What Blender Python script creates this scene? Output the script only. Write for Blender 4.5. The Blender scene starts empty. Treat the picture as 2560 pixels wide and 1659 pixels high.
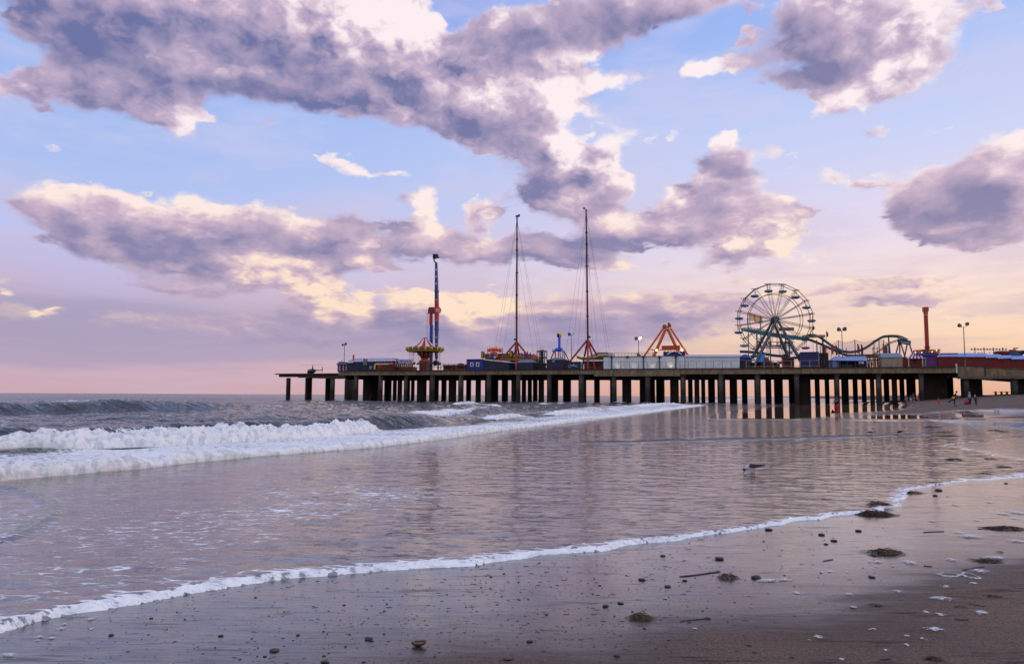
import bpy, bmesh, math, random
import numpy as np
from mathutils import Vector, Matrix, noise as mnoise
random.seed(7)
rng = np.random.default_rng(7)
S = bpy.context.scene
COL = S.collection
R = math.radians
# ------------------------------------------------------------------ camera
FPX, CX, CY, CAMH = 1850.0, 1280.0, 829.5, 1.7
PITCH, ROLL = 4.88, 0.27
camM = Matrix.Rotation(R(90 + PITCH), 3, 'X') @ Matrix.Rotation(R(ROLL), 3, 'Z')
cam_d = bpy.data.cameras.new("camera")
cam = bpy.data.objects.new("camera", cam_d)
COL.objects.link(cam)
cam.location = (0, 0, CAMH)
cam.rotation_euler = camM.to_euler()
cam_d.sensor_width = 36.0
cam_d.lens = 36.0 * FPX / 2560.0
cam_d.clip_start = 0.1
cam_d.clip_end = 30000
S.camera = cam
CAM = Vector((0, 0, CAMH))

def ray(px, py):
    return (camM @ Vector(((px - CX) / FPX, -(py - CY) / FPX, -1.0)))

def gnd(px, py, z=0.0):
    d = ray(px, py)
    t = (z - CAMH) / d.z
    return CAM + d * t

def kpx(p):
    """metres per photo pixel at a point, measured along the optical axis"""
    return (Vector(p) - CAM).dot(camM @ Vector((0, 0, -1))) / FPX

# pier frame: s along the pier towards the shore, w away from the camera
PA = Vector((20.7, 174.0, 0.0))
PU = Vector((math.cos(R(19)), -math.sin(R(19)), 0))
PN = Vector((math.sin(R(19)), math.cos(R(19)), 0))
DECK = 7.75                                    # deck level
PROT = -R(19)                                  # rotation of things that face along the pier

def sz(px, py, w=0.0):
    d = ray(px, py)
    t = (PA + PN * w - CAM).dot(PN) / d.dot(PN)
    P = CAM + d * t
    return (P - PA).dot(PU), P.z

def W(s, w, z):
    p = PA + PU * s + PN * w
    return Vector((p.x, p.y, z))

def lin(c):
    o = []
    for v in c:
        v = v / 255.0
        o.append(v / 12.92 if v <= 0.04045 else ((v + 0.055) / 1.055) ** 2.4)
    return tuple(o)

# ------------------------------------------------------------------ node helper
class NT:
    def __init__(self, tree):
        self.t = tree; self.n = tree.nodes; self.l = tree.links
    def node(self, typ, **kw):
        n = self.n.new(typ)
        for k, v in kw.items():
            setattr(n, k, v)
        return n
    def put(self, sock, v):
        if isinstance(v, bpy.types.NodeSocket):
            self.l.new(v, sock)
        elif v is not None:
            if hasattr(sock.default_value, '__len__') and not hasattr(v, '__len__'):
                v = (v,) * len(sock.default_value)
            if hasattr(sock.default_value, '__len__') and len(sock.default_value) == 4 and len(v) == 3:
                v = tuple(v) + (1.0,)
            sock.default_value = v
    def m(self, op, a, b=None, c=None, clamp=False):
        n = self.node('ShaderNodeMath', operation=op, use_clamp=clamp)
        self.put(n.inputs[0], a)
        if b is not None: self.put(n.inputs[1], b)
        if c is not None: self.put(n.inputs[2], c)
        return n.outputs[0]
    def vm(self, op, a, b=None, c=None):
        n = self.node('ShaderNodeVectorMath', operation=op)
        self.put(n.inputs[0], a)
        if b is not None:
            self.put(n.inputs[3 if op == 'SCALE' else 1], b)
        if c is not None: self.put(n.inputs[2], c)
        return n.outputs['Value' if op in ('DOT_PRODUCT', 'LENGTH', 'DISTANCE') else 'Vector']
    def mapr(self, v, a, b, c=0.0, d=1.0, smooth=True):
        n = self.node('ShaderNodeMapRange', interpolation_type='SMOOTHSTEP' if smooth else 'LINEAR')
        for i, x in enumerate((v, a, b, c, d)):
            self.put(n.inputs[i], x)
        return n.outputs[0]
    def mix(self, f, a, b, mode='MIX'):
        n = self.node('ShaderNodeMix', data_type='RGBA', blend_type=mode)
        n.clamp_factor = True
        self.put(n.inputs[0], f); self.put(n.inputs[6], a); self.put(n.inputs[7], b)
        return n.outputs[2]
    def ramp(self, f, stops, interp='LINEAR'):
        n = self.node('ShaderNodeValToRGB')
        cr = n.color_ramp
        cr.interpolation = interp
        while len(cr.elements) < len(stops):
            cr.elements.new(0.5)
        for e, (p, c) in zip(cr.elements, stops):
            e.position = p
            if not hasattr(c, '__len__'): c = (c, c, c)
            e.color = (c[0], c[1], c[2], 1)
        self.put(n.inputs[0], f)
        return n.outputs[0]
    def noise(self, v, scale, detail=4, rough=0.55, dist=0.0, dims='3D', lac=2.0, typ='FBM'):
        n = self.node('ShaderNodeTexNoise', noise_dimensions=dims, noise_type=typ)
        if v is not None: self.put(n.inputs['Vector'], v)
        for k, x in (('Scale', scale), ('Detail', detail), ('Roughness', rough), ('Distortion', dist), ('Lacunarity', lac)):
            n.inputs[k].default_value = x
        return n.outputs['Fac'], n.outputs['Color']
    def voro(self, v, scale, feature='F1', smooth=0.5, detail=0, rnd=1.0, dims='3D'):
        n = self.node('ShaderNodeTexVoronoi', feature=feature, voronoi_dimensions=dims)
        if v is not None: self.put(n.inputs['Vector'], v)
        n.inputs['Scale'].default_value = scale
        n.inputs['Randomness'].default_value = rnd
        if 'Detail' in n.inputs: n.inputs['Detail'].default_value = detail
        if feature == 'SMOOTH_F1': n.inputs['Smoothness'].default_value = smooth
        return n.outputs['Distance']
    def mapping(self, v, loc=(0, 0, 0), rot=(0, 0, 0), sc=(1, 1, 1), typ='POINT'):
        n = self.node('ShaderNodeMapping', vector_type=typ)
        self.put(n.inputs[0], v)
        n.inputs[1].default_value = loc
        n.inputs[2].default_value = rot
        n.inputs[3].default_value = sc
        return n.outputs[0]
    def comb(self, x, y, z=0.0):
        n = self.node('ShaderNodeCombineXYZ')
        self.put(n.inputs[0], x); self.put(n.inputs[1], y); self.put(n.inputs[2], z)
        return n.outputs[0]
    def sep(self, v):
        n = self.node('ShaderNodeSeparateXYZ')
        self.put(n.inputs[0], v)
        return n.outputs

# ------------------------------------------------------------------ sky
SUN_AZ, SUN_EL = 66.0, 7.0          # degrees clockwise from the view axis, degrees up
def build_world():
    w = bpy.data.worlds.new("World")
    S.world = w
    w.use_nodes = True
    T = NT(w.node_tree)
    T.n.clear()
    tc = T.node('ShaderNodeTexCoord')
    x, y, z = T.sep(T.vm('NORMALIZE', tc.outputs['Generated']))[:3]
    az = T.m('MULTIPLY', T.m('ARCTAN2', x, y), 57.29578)
    el = T.m('MULTIPLY', T.m('ARCSINE', z), 57.29578)
    elp = T.m('MAXIMUM', el, 0.0)
    # clear-sky colours: cool side and sunset side; unseen zenith brightened as fill
    def stops(lst):
        return [(e / 60.0, lin(c)) for e, c in lst]
    f = T.m('DIVIDE', elp, 60.0)
    cool = T.ramp(f, stops([(0, (202, 168, 180)), (1.8, (200, 170, 188)), (3.4, (180, 163, 188)), (5.2, (174, 165, 195)), (7.6, (194, 182, 216)), (10.5, (190, 194, 236)),
                            (15, (172, 192, 240)), (22, (158, 184, 240)), (28, (124, 158, 232)), (38, (120, 150, 226)), (60, (196, 198, 226))]))
    warm = T.ramp(f, stops([(0, (226, 166, 136)), (1.5, (236, 188, 152)), (4.5, (246, 212, 184)), (8, (246, 222, 216)), (12, (228, 216, 236)),
                            (19, (196, 208, 246)), (26, (160, 186, 244)), (38, (124, 150, 226)), (60, (196, 198, 226))]))
    side = T.mapr(az, -34, 34)
    side = T.m('MULTIPLY', side, T.mapr(az, 130, 80))
    sky = T.mix(side, cool, warm)
    # unseen sky behind the camera, made brighter to light surfaces facing it
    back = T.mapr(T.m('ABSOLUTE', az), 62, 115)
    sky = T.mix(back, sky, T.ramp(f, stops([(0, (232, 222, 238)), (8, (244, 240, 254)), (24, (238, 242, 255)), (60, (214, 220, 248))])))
    nish = T.node('ShaderNodeTexSky', sky_type='NISHITA')
    nish.sun_disc = False
    nish.sun_elevation = R(SUN_EL)
    nish.sun_rotation = R(SUN_AZ)
    sky = T.mix(1.0, sky, T.vm('SCALE', nish.outputs[0], 0.006), 'ADD')
    # ---- cloud field in (azimuth, elevation) degrees
    def deg(px, py):
        d = ray(px * 1.0756, py * 1.0756).normalized()
        return math.degrees(math.atan2(d.x, d.y)), math.degrees(math.asin(d.z))
    # vertical stretch towards the horizon makes low clouds flatter
    ve = T.m('ADD', el, T.m('MULTIPLY', T.m('SUBTRACT', 1.0, T.m('POWER', 2.71828, T.m('MULTIPLY', elp, -0.16))), 16.0))
    nc = T.comb(T.m('MULTIPLY', az, 0.75), ve)
    n_w, n_wc = T.noise(nc, 0.16, 3, 0.55, dims='2D')
    warp = T.vm('MULTIPLY', T.vm('SUBTRACT', n_wc, (0.5, 0.5, 0.5)), (2.6, 1.7, 0.0))
    n_w2, n_wc2 = T.noise(nc, 0.75, 2, 0.6, dims='2D')
    warp2 = T.vm('MULTIPLY', T.vm('SUBTRACT', n_wc2, (0.5, 0.5, 0.5)), (1.3, 0.9, 0.0))
    P = T.vm('ADD', T.vm('ADD', T.comb(az, el), warp), warp2)

    # the hand-placed cloud masses: a smooth field over (azimuth, elevation), written as a short sum of
    # products f(az)*g(el) so that a few curve nodes evaluate it
    AZ0, AZ1, EL0, EL1, NG = -48.0, 48.0, -2.0, 38.0, 192
    ga = np.linspace(AZ0, AZ1, NG)[:, None]
    ge = np.linspace(EL0, EL1, NG)[None, :]
    def grid(lst):
        acc = np.zeros((NG, NG))
        for b in lst:
            cx, cy, rx, ry = b[:4]
            rot = b[4] if len(b) > 4 else 0
            wgt = b[5] if len(b) > 5 else 1.0
            a, e = deg(cx, cy)
            ra = abs(deg(cx + rx, cy)[0] - deg(cx - rx, cy)[0]) / 2
            re = max(abs(deg(cx, cy + ry)[1] - deg(cx, cy - ry)[1]) / 2, 0.35)
            ct, st = math.cos(R(rot)), math.sin(R(rot))
            u = ((ga - a) * ct + (ge - e) * st) / ra
            v = (-(ga - a) * st + (ge - e) * ct) / re
            r2 = u * u + v * v
            acc += wgt * np.exp(-0.8 * r2 - 0.12 * r2 * r2)
        return acc
    def coords(P_):
        pa, pe = T.sep(P_)[:2]
        ta = T.mapr(pa, AZ0, AZ1, smooth=False)
        te = T.mapr(pe, EL0, EL1, smooth=False)
        return T.comb(ta, ta, ta), T.comb(te, te, te)
    ca, ce = coords(P)
    def curve3(vec, tabs):
        n = T.node('ShaderNodeRGBCurve')
        mp = n.mapping
        for c in range(3):
            cu = mp.curves[c]
            y = tabs[c]
            xs = np.linspace(0, 1, len(y))
            cu.points[0].location = (0, float(y[0])); cu.points[1].location = (1, float(y[-1]))
            for xx, yy in zip(xs[1:-1], y[1:-1]):
                cu.points.new(float(xx), float(yy))
            for p in cu.points: p.handle_type = 'VECTOR'
        mp.update()
        T.l.new(vec, n.inputs['Color'])
        return n.outputs[0]
    def lowrank(F, groups, ca=ca, ce=ce):
        U, s_, Vt = np.linalg.svd(F)
        acc = None
        for g in range(groups):
            us, vs, uo, vo, ut, vt = [], [], [], [], [], []
            for k in range(3 * g, 3 * g + 3):
                fu = U[:, k] * s_[k] ** .5; fv = Vt[k] * s_[k] ** .5
                fu = fu[::2] if False else np.interp(np.linspace(0, NG - 1, 96), np.arange(NG), fu)
                fv = np.interp(np.linspace(0, NG - 1, 96), np.arange(NG), fv)
                us.append(float(np.ptp(fu)) + 1e-9); uo.append(float(fu.min())); ut.append((fu - fu.min()) / us[-1])
                vs.append(float(np.ptp(fv)) + 1e-9); vo.append(float(fv.min())); vt.append((fv - fv.min()) / vs[-1])
            a_ = T.vm('MULTIPLY_ADD', curve3(ca, ut), us, uo)
            b_ = T.vm('MULTIPLY_ADD', curve3(ce, vt), vs, vo)
            d_ = T.vm('DOT_PRODUCT', a_, b_)
            acc = d_ if acc is None else T.m('ADD', acc, d_)
        ap = (U[:, :3 * groups] * s_[:3 * groups]) @ Vt[:3 * groups]
        return acc
    D0 = lowrank(np.minimum(grid(CLOUDS), 1.15), 9)
    Lb = lowrank(grid(BRIGHT), 7)
    cl, ch = coords(T.vm('ADD', P, (1.9, 1.5, 0.0)))
    D0s = lowrank(np.minimum(grid(CLOUDS), 1.15), 6, cl, ch)      # the same masses a step towards the light

    def field(v, det=7):
        a, _ = T.noise(v, 0.22, det, 0.58, lac=2.1, dims='2D')
        return T.m('MULTIPLY', T.m('SUBTRACT', a, 0.5), 2.0)
    def billow(v, det):
        # rounded heads: folded noise, creases between the lumps
        out = None
        for i in range(det):
            n, _ = T.noise(v, 0.25 * 2.05 ** i, 0, 0.5, dims='2D')
            g = T.m('ABSOLUTE', T.m('SUBTRACT', n, 0.5))
            out = T.m('MULTIPLY', g, 1.0) if out is None else T.m('MULTIPLY_ADD', g, 0.54 ** i, out)
        return out
    v0 = T.vm('ADD', nc, T.vm('SCALE', warp2, 0.6))
    LD = (0.7, 0.95, 0.0)
    n0 = field(v0)
    n1 = field(T.vm('ADD', v0, (1.3, 1.6, 0.0)), 4)
    b0 = billow(v0, 5)
    b1 = billow(T.vm('ADD', v0, LD), 4)
    puff = T.m('MULTIPLY', T.m('SUBTRACT', b0, 0.27), 1.0)
    wisp, _ = T.noise(T.vm('MULTIPLY', v0, (0.8, 1.2, 1.0)), 0.42, 4, 0.55, dims='2D')
    D0 = T.m('MULTIPLY_ADD', T.mapr(wisp, 0.57, 0.76), T.mapr(elp, 4, 11, 0.15, 0.62), D0)
    D = T.m('ADD', T.m('SUBTRACT', D0, 0.50), T.m('ADD', T.m('MULTIPLY', n0, 0.40), T.m('MULTIPLY', puff, 0.75)))
    alpha = T.mapr(D, -0.12, T.mapr(Lb, 0.0, 0.6, 0.40, 0.22))
    edge = T.mapr(D, 0.0, 0.60)                       # 0 thin rim .. 1 core
    shade = T.m('ADD', T.m('MULTIPLY', T.m('SUBTRACT', n0, n1), 0.46), T.m('MULTIPLY', T.m('SUBTRACT', b0, b1), 1.0))
    Lt = T.m('ADD', T.m('ADD', 0.35, T.m('MULTIPLY', shade, T.mapr(Lb, -0.5, 0.9, 0.55, 1.3))), T.m('ADD', T.m('MULTIPLY', T.m('MINIMUM', Lb, 1.05), 0.46), T.m('MULTIPLY', T.m('SUBTRACT', D0, D0s), 0.42)))
    Lt = T.m('ADD', Lt, T.m('MULTIPLY', T.m('SUBTRACT', 0.55, edge), 0.36))
    Lt = T.m('ADD', Lt, T.m('MULTIPLY', T.m('SUBTRACT', n_w, 0.47), 0.7))
    # colours
    hi = T.mapr(elp, 4, 20)
    sunw = T.mapr(az, -26, 26)
    dark = T.mix(hi, lin((146, 140, 176)), lin((108, 113, 160)))
    dark = T.mix(T.m('MULTIPLY', sunw, 0.5), dark, lin((148, 138, 170)))
    mid = T.mix(hi, lin((208, 180, 196)), lin((208, 184, 206)))
    litc = T.mix(hi, lin((255, 226, 198)), lin((255, 240, 242)))
    c1 = T.mix(T.mapr(Lt, -0.04, 0.56, smooth=False), dark, mid)
    c2 = T.mix(T.mapr(Lt, 0.46, 0.95), c1, litc)
    out = T.mix(T.m('MULTIPLY', alpha, 0.96), sky, c2)
    # thin high veil
    vn, _ = T.noise(T.vm('MULTIPLY', nc, (0.5, 1.3, 1.0)), 0.16, 4, 0.6, dims='2D')
    veil = T.m('MULTIPLY', T.mapr(vn, 0.40, 0.66), T.mapr(elp, 2, 10, 0.6, 0.42))
    base = T.mix(T.m('MULTIPLY', veil, T.m('SUBTRACT', 1.0, alpha)), out, T.mix(hi, lin((206, 178, 196)), lin((214, 208, 236))))
    # grey-violet bank low over the sea
    bn, _ = T.noise(T.vm('MULTIPLY', nc, (0.35, 0.9, 1.0)), 0.20, 4, 0.55, dims='2D')
    bank = T.m('MULTIPLY', T.m('MULTIPLY', T.mapr(T.m('ADD', el, T.m('MULTIPLY', T.m('SUBTRACT', bn, 0.5), 3.0)), 1.5, 2.6), T.mapr(T.m('ADD', el, T.m('MULTIPLY', T.m('SUBTRACT', bn, 0.5), 6.0)), 7.2, 4.6)), T.mapr(az, 17, 4))
    base = T.mix(T.m('MULTIPLY', T.m('MULTIPLY', bank, 0.62), T.m('SUBTRACT', 1.0, T.m('MULTIPLY', T.mapr(Lb, 0.1, 0.5), alpha))), base, lin((168, 157, 188)))
    bg = T.node('ShaderNodeBackground')
    T.l.new(T.vm('SCALE', base, 10.0), bg.inputs[0])
    bg.inputs[1].default_value = 0.1
    o = T.node('ShaderNodeOutputWorld')
    T.l.new(bg.outputs[0], o.inputs[0])
    w.cycles.sampling_method = 'MANUAL'
    w.cycles.sample_map_resolution = 512

# (centre x, centre y, half width, half height, tilt, weight) as seen from the viewpoint, turned into azimuth / elevation
CLOUDS = [
    (130, 40, 190, 110), (280, 140, 170, 110), (400, 200, 70, 90, 0, .9), (85, 195, 90, 34, 0, .9), (200, 220, 160, 40, 0, .8), (405, 275, 34, 34, 0, .7), (350, 30, 180, 90),
    (45, 140, 60, 34, -20, -.75), (468, 205, 16, 44, 10, -.5),
    (560, 180, 130, 70), (700, 190, 180, 64, -6), (560, 50, 150, 90), (760, 60, 170, 110), (900, 70, 110, 90), (860, 190, 160, 70), (960, 30, 50, 50),
    (980, 230, 150, 70, -10), (1080, 270, 150, 60, -14), (1190, 320, 110, 44, -10), (1100, 180, 130, 80), (1270, 230, 105, 100), (1030, 15, 26, 50, 0, -1.1), (1400, 170, 30, 40, 0, -.2),
    (1170, 80, 140, 70, 8), (1330, 60, 190, 74, 14), (1500, 20, 180, 56, 8), (1250, 130, 80, 50), (1660, 0, 90, 28, 8, .8),
    (1435, 178, 96, 38, 4), (1615, 158, 54, 28, 0, 1.0), (1690, 150, 50, 15, 6, .9), (1690, 127, 24, 7, 0, .7),
    (1860, 50, 140, 90), (1990, 90, 140, 90), (1870, 185, 90, 24, -6, .95), (2060, 160, 110, 84), (1960, 225, 90, 40, 10, .9), (2140, 40, 90, 70, 20, .85), (2200, 120, 60, 60, 0, .4), (2270, 20, 90, 40, 0, .6),
    (190, 475, 130, 48, -4), (350, 510, 170, 60, -6), (180, 530, 110, 50, -16), (330, 590, 180, 60, -10), (540, 540, 180, 70, -4), (540, 620, 200, 40, -4), (690, 560, 120, 60), (70, 480, 40, 16, 0, .6),
    (650, 640, 130, 44, -8), (735, 690, 50, 46, 0, .95), (840, 600, 110, 40, -6, .9), (780, 560, 80, 36, 0, .8),
    (825, 512, 90, 26, 4, .95), (930, 460, 26, 18, 0, .8), (990, 480, 44, 50, 0, .95), (960, 550, 80, 40, 0, .9), (1060, 575, 110, 38, -6, .95), (1130, 495, 60, 36, -8, .95), (1140, 580, 70, 34, 0, .8),
    (1050, 490, 14, 22, 0, -.5), (1215, 500, 40, 30, 0, -.4),
    (1310, 380, 70, 50), (1250, 450, 60, 40), (1370, 420, 90, 60), (1420, 430, 44, 60), (1380, 500, 120, 30, -10), (1480, 525, 110, 34, -10, .95), (1560, 520, 70, 60, 0, .85), (1245, 355, 40, 16, 0, .8),
    (1235, 570, 50, 36, -10, .9), (1310, 580, 60, 38, 0, .95), (1390, 590, 70, 40, 0, .9), (1440, 622, 60, 12, 0, .7),
    (1690, 328, 36, 22, 0, .95), (1665, 380, 50, 36, 0, .95), (1720, 395, 80, 30, -8), (1640, 460, 80, 44), (1740, 470, 110, 44, -6), (1850, 490, 54, 26, -4), (1720, 540, 120, 44, -14), (1800, 545, 70, 50), (1690, 600, 80, 32, 0, .95), (1590, 450, 40, 24, 0, .7),
    (1785, 350, 46, 14, -4, .85), (1915, 398, 40, 12, -22, .85), (1950, 412, 24, 12, 0, .8), (2012, 432, 30, 10, 0, .7), (820, 402, 54, 14, 0, .85), (900, 408, 46, 10, -4, .8), (535, 382, 20, 10, 0, .65), (325, 330, 18, 26, 0, .6), (445, 330, 24, 12, 0, .55), (1455, 320, 70, 18, 22, .62), (1405, 270, 60, 24, -24, .55), (715, 438, 22, 10, 0, .65), (1120, 400, 14, 12, 0, .6), (860, 452, 30, 9, 0, .6), (1185, 395, 30, 20, 0, .6),
    (2130, 460, 80, 60, 8), (2240, 440, 120, 80, 16), (2340, 370, 80, 90, 20), (2330, 490, 130, 80), (2230, 545, 130, 24, 0, .9), (2110, 520, 40, 24, 0, .7),
    (1100, 775, 560, 60, 0, .34), (1500, 760, 500, 60, 0, .3), (1330, 705, 260, 26, 0, .74), (1560, 720, 240, 40, 0, .66), (1250, 770, 300, 50, 0, .7), (1800, 700, 120, 20, 0, .6), (600, 760, 260, 36, 0, .72), (880, 780, 260, 40, 0, .68), (400, 742, 150, 16, 0, .68), (1000, 720, 260, 24, 0, .6),
    (50, 722, 90, 36, -2, 1.0), (170, 716, 50, 8, 0, .7), (2, 650, 24, 22, 0, .9), (390, 672, 140, 10, 0, .66), (470, 690, 100, 8, 0, .6),
    (1990, 666, 120, 15, 2, 1.0), (2140, 658, 140, 11, 4, .95), (2200, 690, 180, 15, 1, 1.0), (2260, 726, 120, 12, 0, .9), (2030, 702, 90, 11, 0, .8), (2030, 626, 50, 5, 0, .5),
    (1068, 708, 40, 28, 0, .9), (1150, 704, 44, 18, 0, .85), (950, 688, 70, 20, -4, .85), (835, 705, 16, 24, 0, .8), (1540, 612, 40, 10, -8, .6),
]
BRIGHT = [
    (880, 50, 120, 70, 0, 1.1), (960, 60, 50, 60, 0, .5), (730, 40, 90, 60, 0, .45), (820, 130, 120, 40, 0, .3), (1310, 190, 60, 70, 0, 1.0), (1330, 270, 50, 50, 0, .5), (1370, 120, 50, 22, 24, .7), (1180, 220, 110, 60, -10, .5), (1060, 170, 80, 60, 0, .45),
    (2090, 130, 70, 80, 0, 1.0), (2030, 210, 90, 34, 10, 1.0), (1930, 240, 60, 24, 0, .8), (2170, 30, 60, 60, 0, .7), (1400, 195, 60, 20, 0, .8), (1490, 190, 40, 14, 0, .5), (1615, 158, 60, 30, 0, 1.1), (1700, 150, 40, 16, 0, .7),
    (240, 440, 130, 16, -4, 1.0), (400, 465, 120, 14, -6, .8), (560, 480, 100, 12, -4, .7), (700, 510, 50, 24, -10, .8), (235, 560, 30, 10, 10, .7), (640, 640, 110, 32, -10, 1.15), (735, 690, 56, 56, 0, 1.2), (850, 600, 60, 20, 0, .6),
    (985, 470, 36, 46, -10, 1.0), (1040, 530, 40, 20, 0, .6), (1140, 470, 24, 16, 0, .6), (1310, 365, 60, 36, -10, 1.15), (1425, 400, 34, 50, 0, 1.1), (1330, 460, 60, 26, 0, .6), (1690, 328, 40, 24, 0, .9), (1600, 430, 40, 18, 0, .9), (1665, 432, 40, 12, 0, 1.0), (1836, 462, 26, 14, 0, 1.1), (1560, 480, 50, 40, 0, .5),
    (1740, 520, 60, 16, -24, .8), (1815, 555, 46, 44, 20, 1.1), (1710, 560, 60, 24, -10, .8), (1680, 590, 40, 20, 0, .5), (1068, 708, 50, 36, 0, 1.1), (1150, 704, 54, 22, 0, 1.0), (960, 690, 70, 22, 0, .9), (112, 725, 34, 30, 0, 1.1), (2, 650, 36, 30, 0, .9), (835, 705, 24, 34, 0, .8), (900, 408, 50, 12, 0, .7),
    (2350, 320, 50, 40, 20, .6), (2230, 570, 110, 12, 0, .6), (430, 285, 40, 40, 0, .5), (340, 240, 50, 30, 0, .4), (1440, 622, 70, 12, 0, .5), (500, 60, 80, 70, 0, .15),
    (240, 110, 150, 90, 0, -.35), (640, 200, 150, 50, -6, -.4), (1350, 50, 180, 60, 10, -.4), (1150, 110, 80, 40, 0, -.3), (1130, 310, 160, 26, -14, -.3), (1880, 60, 110, 80, 0, -.3), (1870, 185, 90, 24, -6, -.3), (440, 570, 220, 50, -8, -.35), (2250, 470, 140, 80, 12, -.5), (825, 512, 90, 26, 4, -.55), (645, 500, 34, 34, -30, -.7), (950, 455, 20, 20, 0, -.5),
    (1240, 450, 44, 34, 0, -.5), (1345, 420, 30, 22, 0, -.8), (1720, 390, 90, 36, -8, -.6), (1770, 480, 80, 20, 0, -.5), (1860, 495, 44, 20, 0, -.7), (1330, 585, 120, 34, 0, -.55), (1240, 570, 44, 30, 0, -.4), (930, 460, 26, 18, 0, -.5), (1060, 585, 120, 30, 0, -.3), (60, 720, 40, 20, 0, -.3),
]
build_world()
sun_d = bpy.data.lights.new("sun", 'SUN')
sun_d.energy = 0.55
sun_d.angle = R(3.0)
sun_d.color = (1.0, 0.72, 0.46)
sun = bpy.data.objects.new("sun", sun_d)
COL.objects.link(sun)
sd = Vector((math.sin(R(SUN_AZ)) * math.cos(R(SUN_EL)), math.cos(R(SUN_AZ)) * math.cos(R(SUN_EL)), math.sin(R(SUN_EL))))
sun.rotation_euler = sd.to_track_quat('Z', 'Y').to_euler()
sun.location = sd * 300
S.view_settings.view_transform = 'Standard'
S.view_settings.look = 'None'
S.view_settings.exposure = 0.0
S.view_settings.gamma = 1.0
S.view_settings.use_curve_mapping = False
S.cycles.max_bounces = 6
S.cycles.use_denoising = True
# ------------------------------------------------------------------ object helpers
def tag(o, label=None, cat=None, group=None, kind=None):
    if label: o['label'] = label
    if cat: o['category'] = cat
    if group: o['group'] = group
    if kind: o['kind'] = kind
    return o

def grid_mesh(name, X, Y, Z, mat, attrs=None, keep=None, smooth=True):
    """a sheet from 2-D coordinate arrays, optional float attributes and a face mask"""
    n, m = X.shape
    co = np.stack([X, Y, Z], -1).reshape(-1, 3)
    idx = np.arange(n * m).reshape(n, m)
    f = np.stack([idx[:-1, :-1], idx[:-1, 1:], idx[1:, 1:], idx[1:, :-1]], -1).reshape(-1, 4)
    if keep is not None:
        k = keep[:-1, :-1] | keep[:-1, 1:] | keep[1:, 1:] | keep[1:, :-1]
        f = f[k.reshape(-1)]
        used = np.zeros(n * m, bool); used[f.reshape(-1)] = True
        new = np.cumsum(used) - 1
        co = co[used]; f = new[f]
    else:
        used = None
    me = bpy.data.meshes.new(name)
    me.vertices.add(len(co)); me.vertices.foreach_set('co', co.astype(np.float32).reshape(-1))
    me.loops.add(len(f) * 4); me.loops.foreach_set('vertex_index', f.astype(np.int32).reshape(-1))
    me.polygons.add(len(f))
    me.polygons.foreach_set('loop_start', np.arange(0, len(f) * 4, 4, dtype=np.int32))
    me.polygons.foreach_set('loop_total', np.full(len(f), 4, dtype=np.int32))
    me.polygons.foreach_set('use_smooth', np.full(len(f), smooth, dtype=bool))
    me.update(calc_edges=True)
    for k, v in (attrs or {}).items():
        a = me.attributes.new(k, 'FLOAT', 'POINT')
        v = v.reshape(-1)
        if used is not None: v = v[used]
        a.data.foreach_set('value', v.astype(np.float32))
    me.materials.append(mat)
    o = bpy.data.objects.new(name, me)
    COL.objects.link(o)
    return o

# vectorised gradient noise
_perm = rng.permutation(256).astype(np.int64)
_perm = np.concatenate([_perm, _perm, _perm])
_g3 = rng.normal(size=(256, 3)); _g3 /= np.linalg.norm(_g3, axis=1)[:, None]
def pn(x, y, z=0.0):
    x, y, z = np.broadcast_arrays(np.asarray(x, float), np.asarray(y, float), np.asarray(z, float))
    xi, yi, zi = np.floor(x).astype(np.int64), np.floor(y).astype(np.int64), np.floor(z).astype(np.int64)
    xf, yf, zf = x - xi, y - yi, z - zi
    u, v, w = (t * t * t * (t * (t * 6 - 15) + 10) for t in (xf, yf, zf))
    xi &= 255; yi &= 255; zi &= 255
    out = 0
    for a in (0, 1):
        pa_ = _perm[xi + a]
        for b in (0, 1):
            pb_ = _perm[pa_ + yi + b]
            for c in (0, 1):
                g = _g3[_perm[pb_ + zi + c] & 255]
                d = g[..., 0] * (xf - a) + g[..., 1] * (yf - b) + g[..., 2] * (zf - c)
                out = out + d * (u if a else 1 - u) * (v if b else 1 - v) * (w if c else 1 - w)
    return out * 1.6
def fbm(x, y, z=0.0, o=4, gain=0.5, billow=False):
    s, a = 0, 1.0
    for i in range(o):
        n = pn(x * 2.03 ** i + 17 * i, y * 2.03 ** i + 5 * i, z * 2.03 ** i if np.ndim(z) else z + 3.1 * i)
        s = s + a * (np.abs(n) * 2 - 0.5 if billow else n)
        a *= gain
    return s
def sstep(x, a, b):
    t = np.clip((x - a) / (b - a), 0, 1)
    return t * t * (3 - 2 * t)
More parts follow.
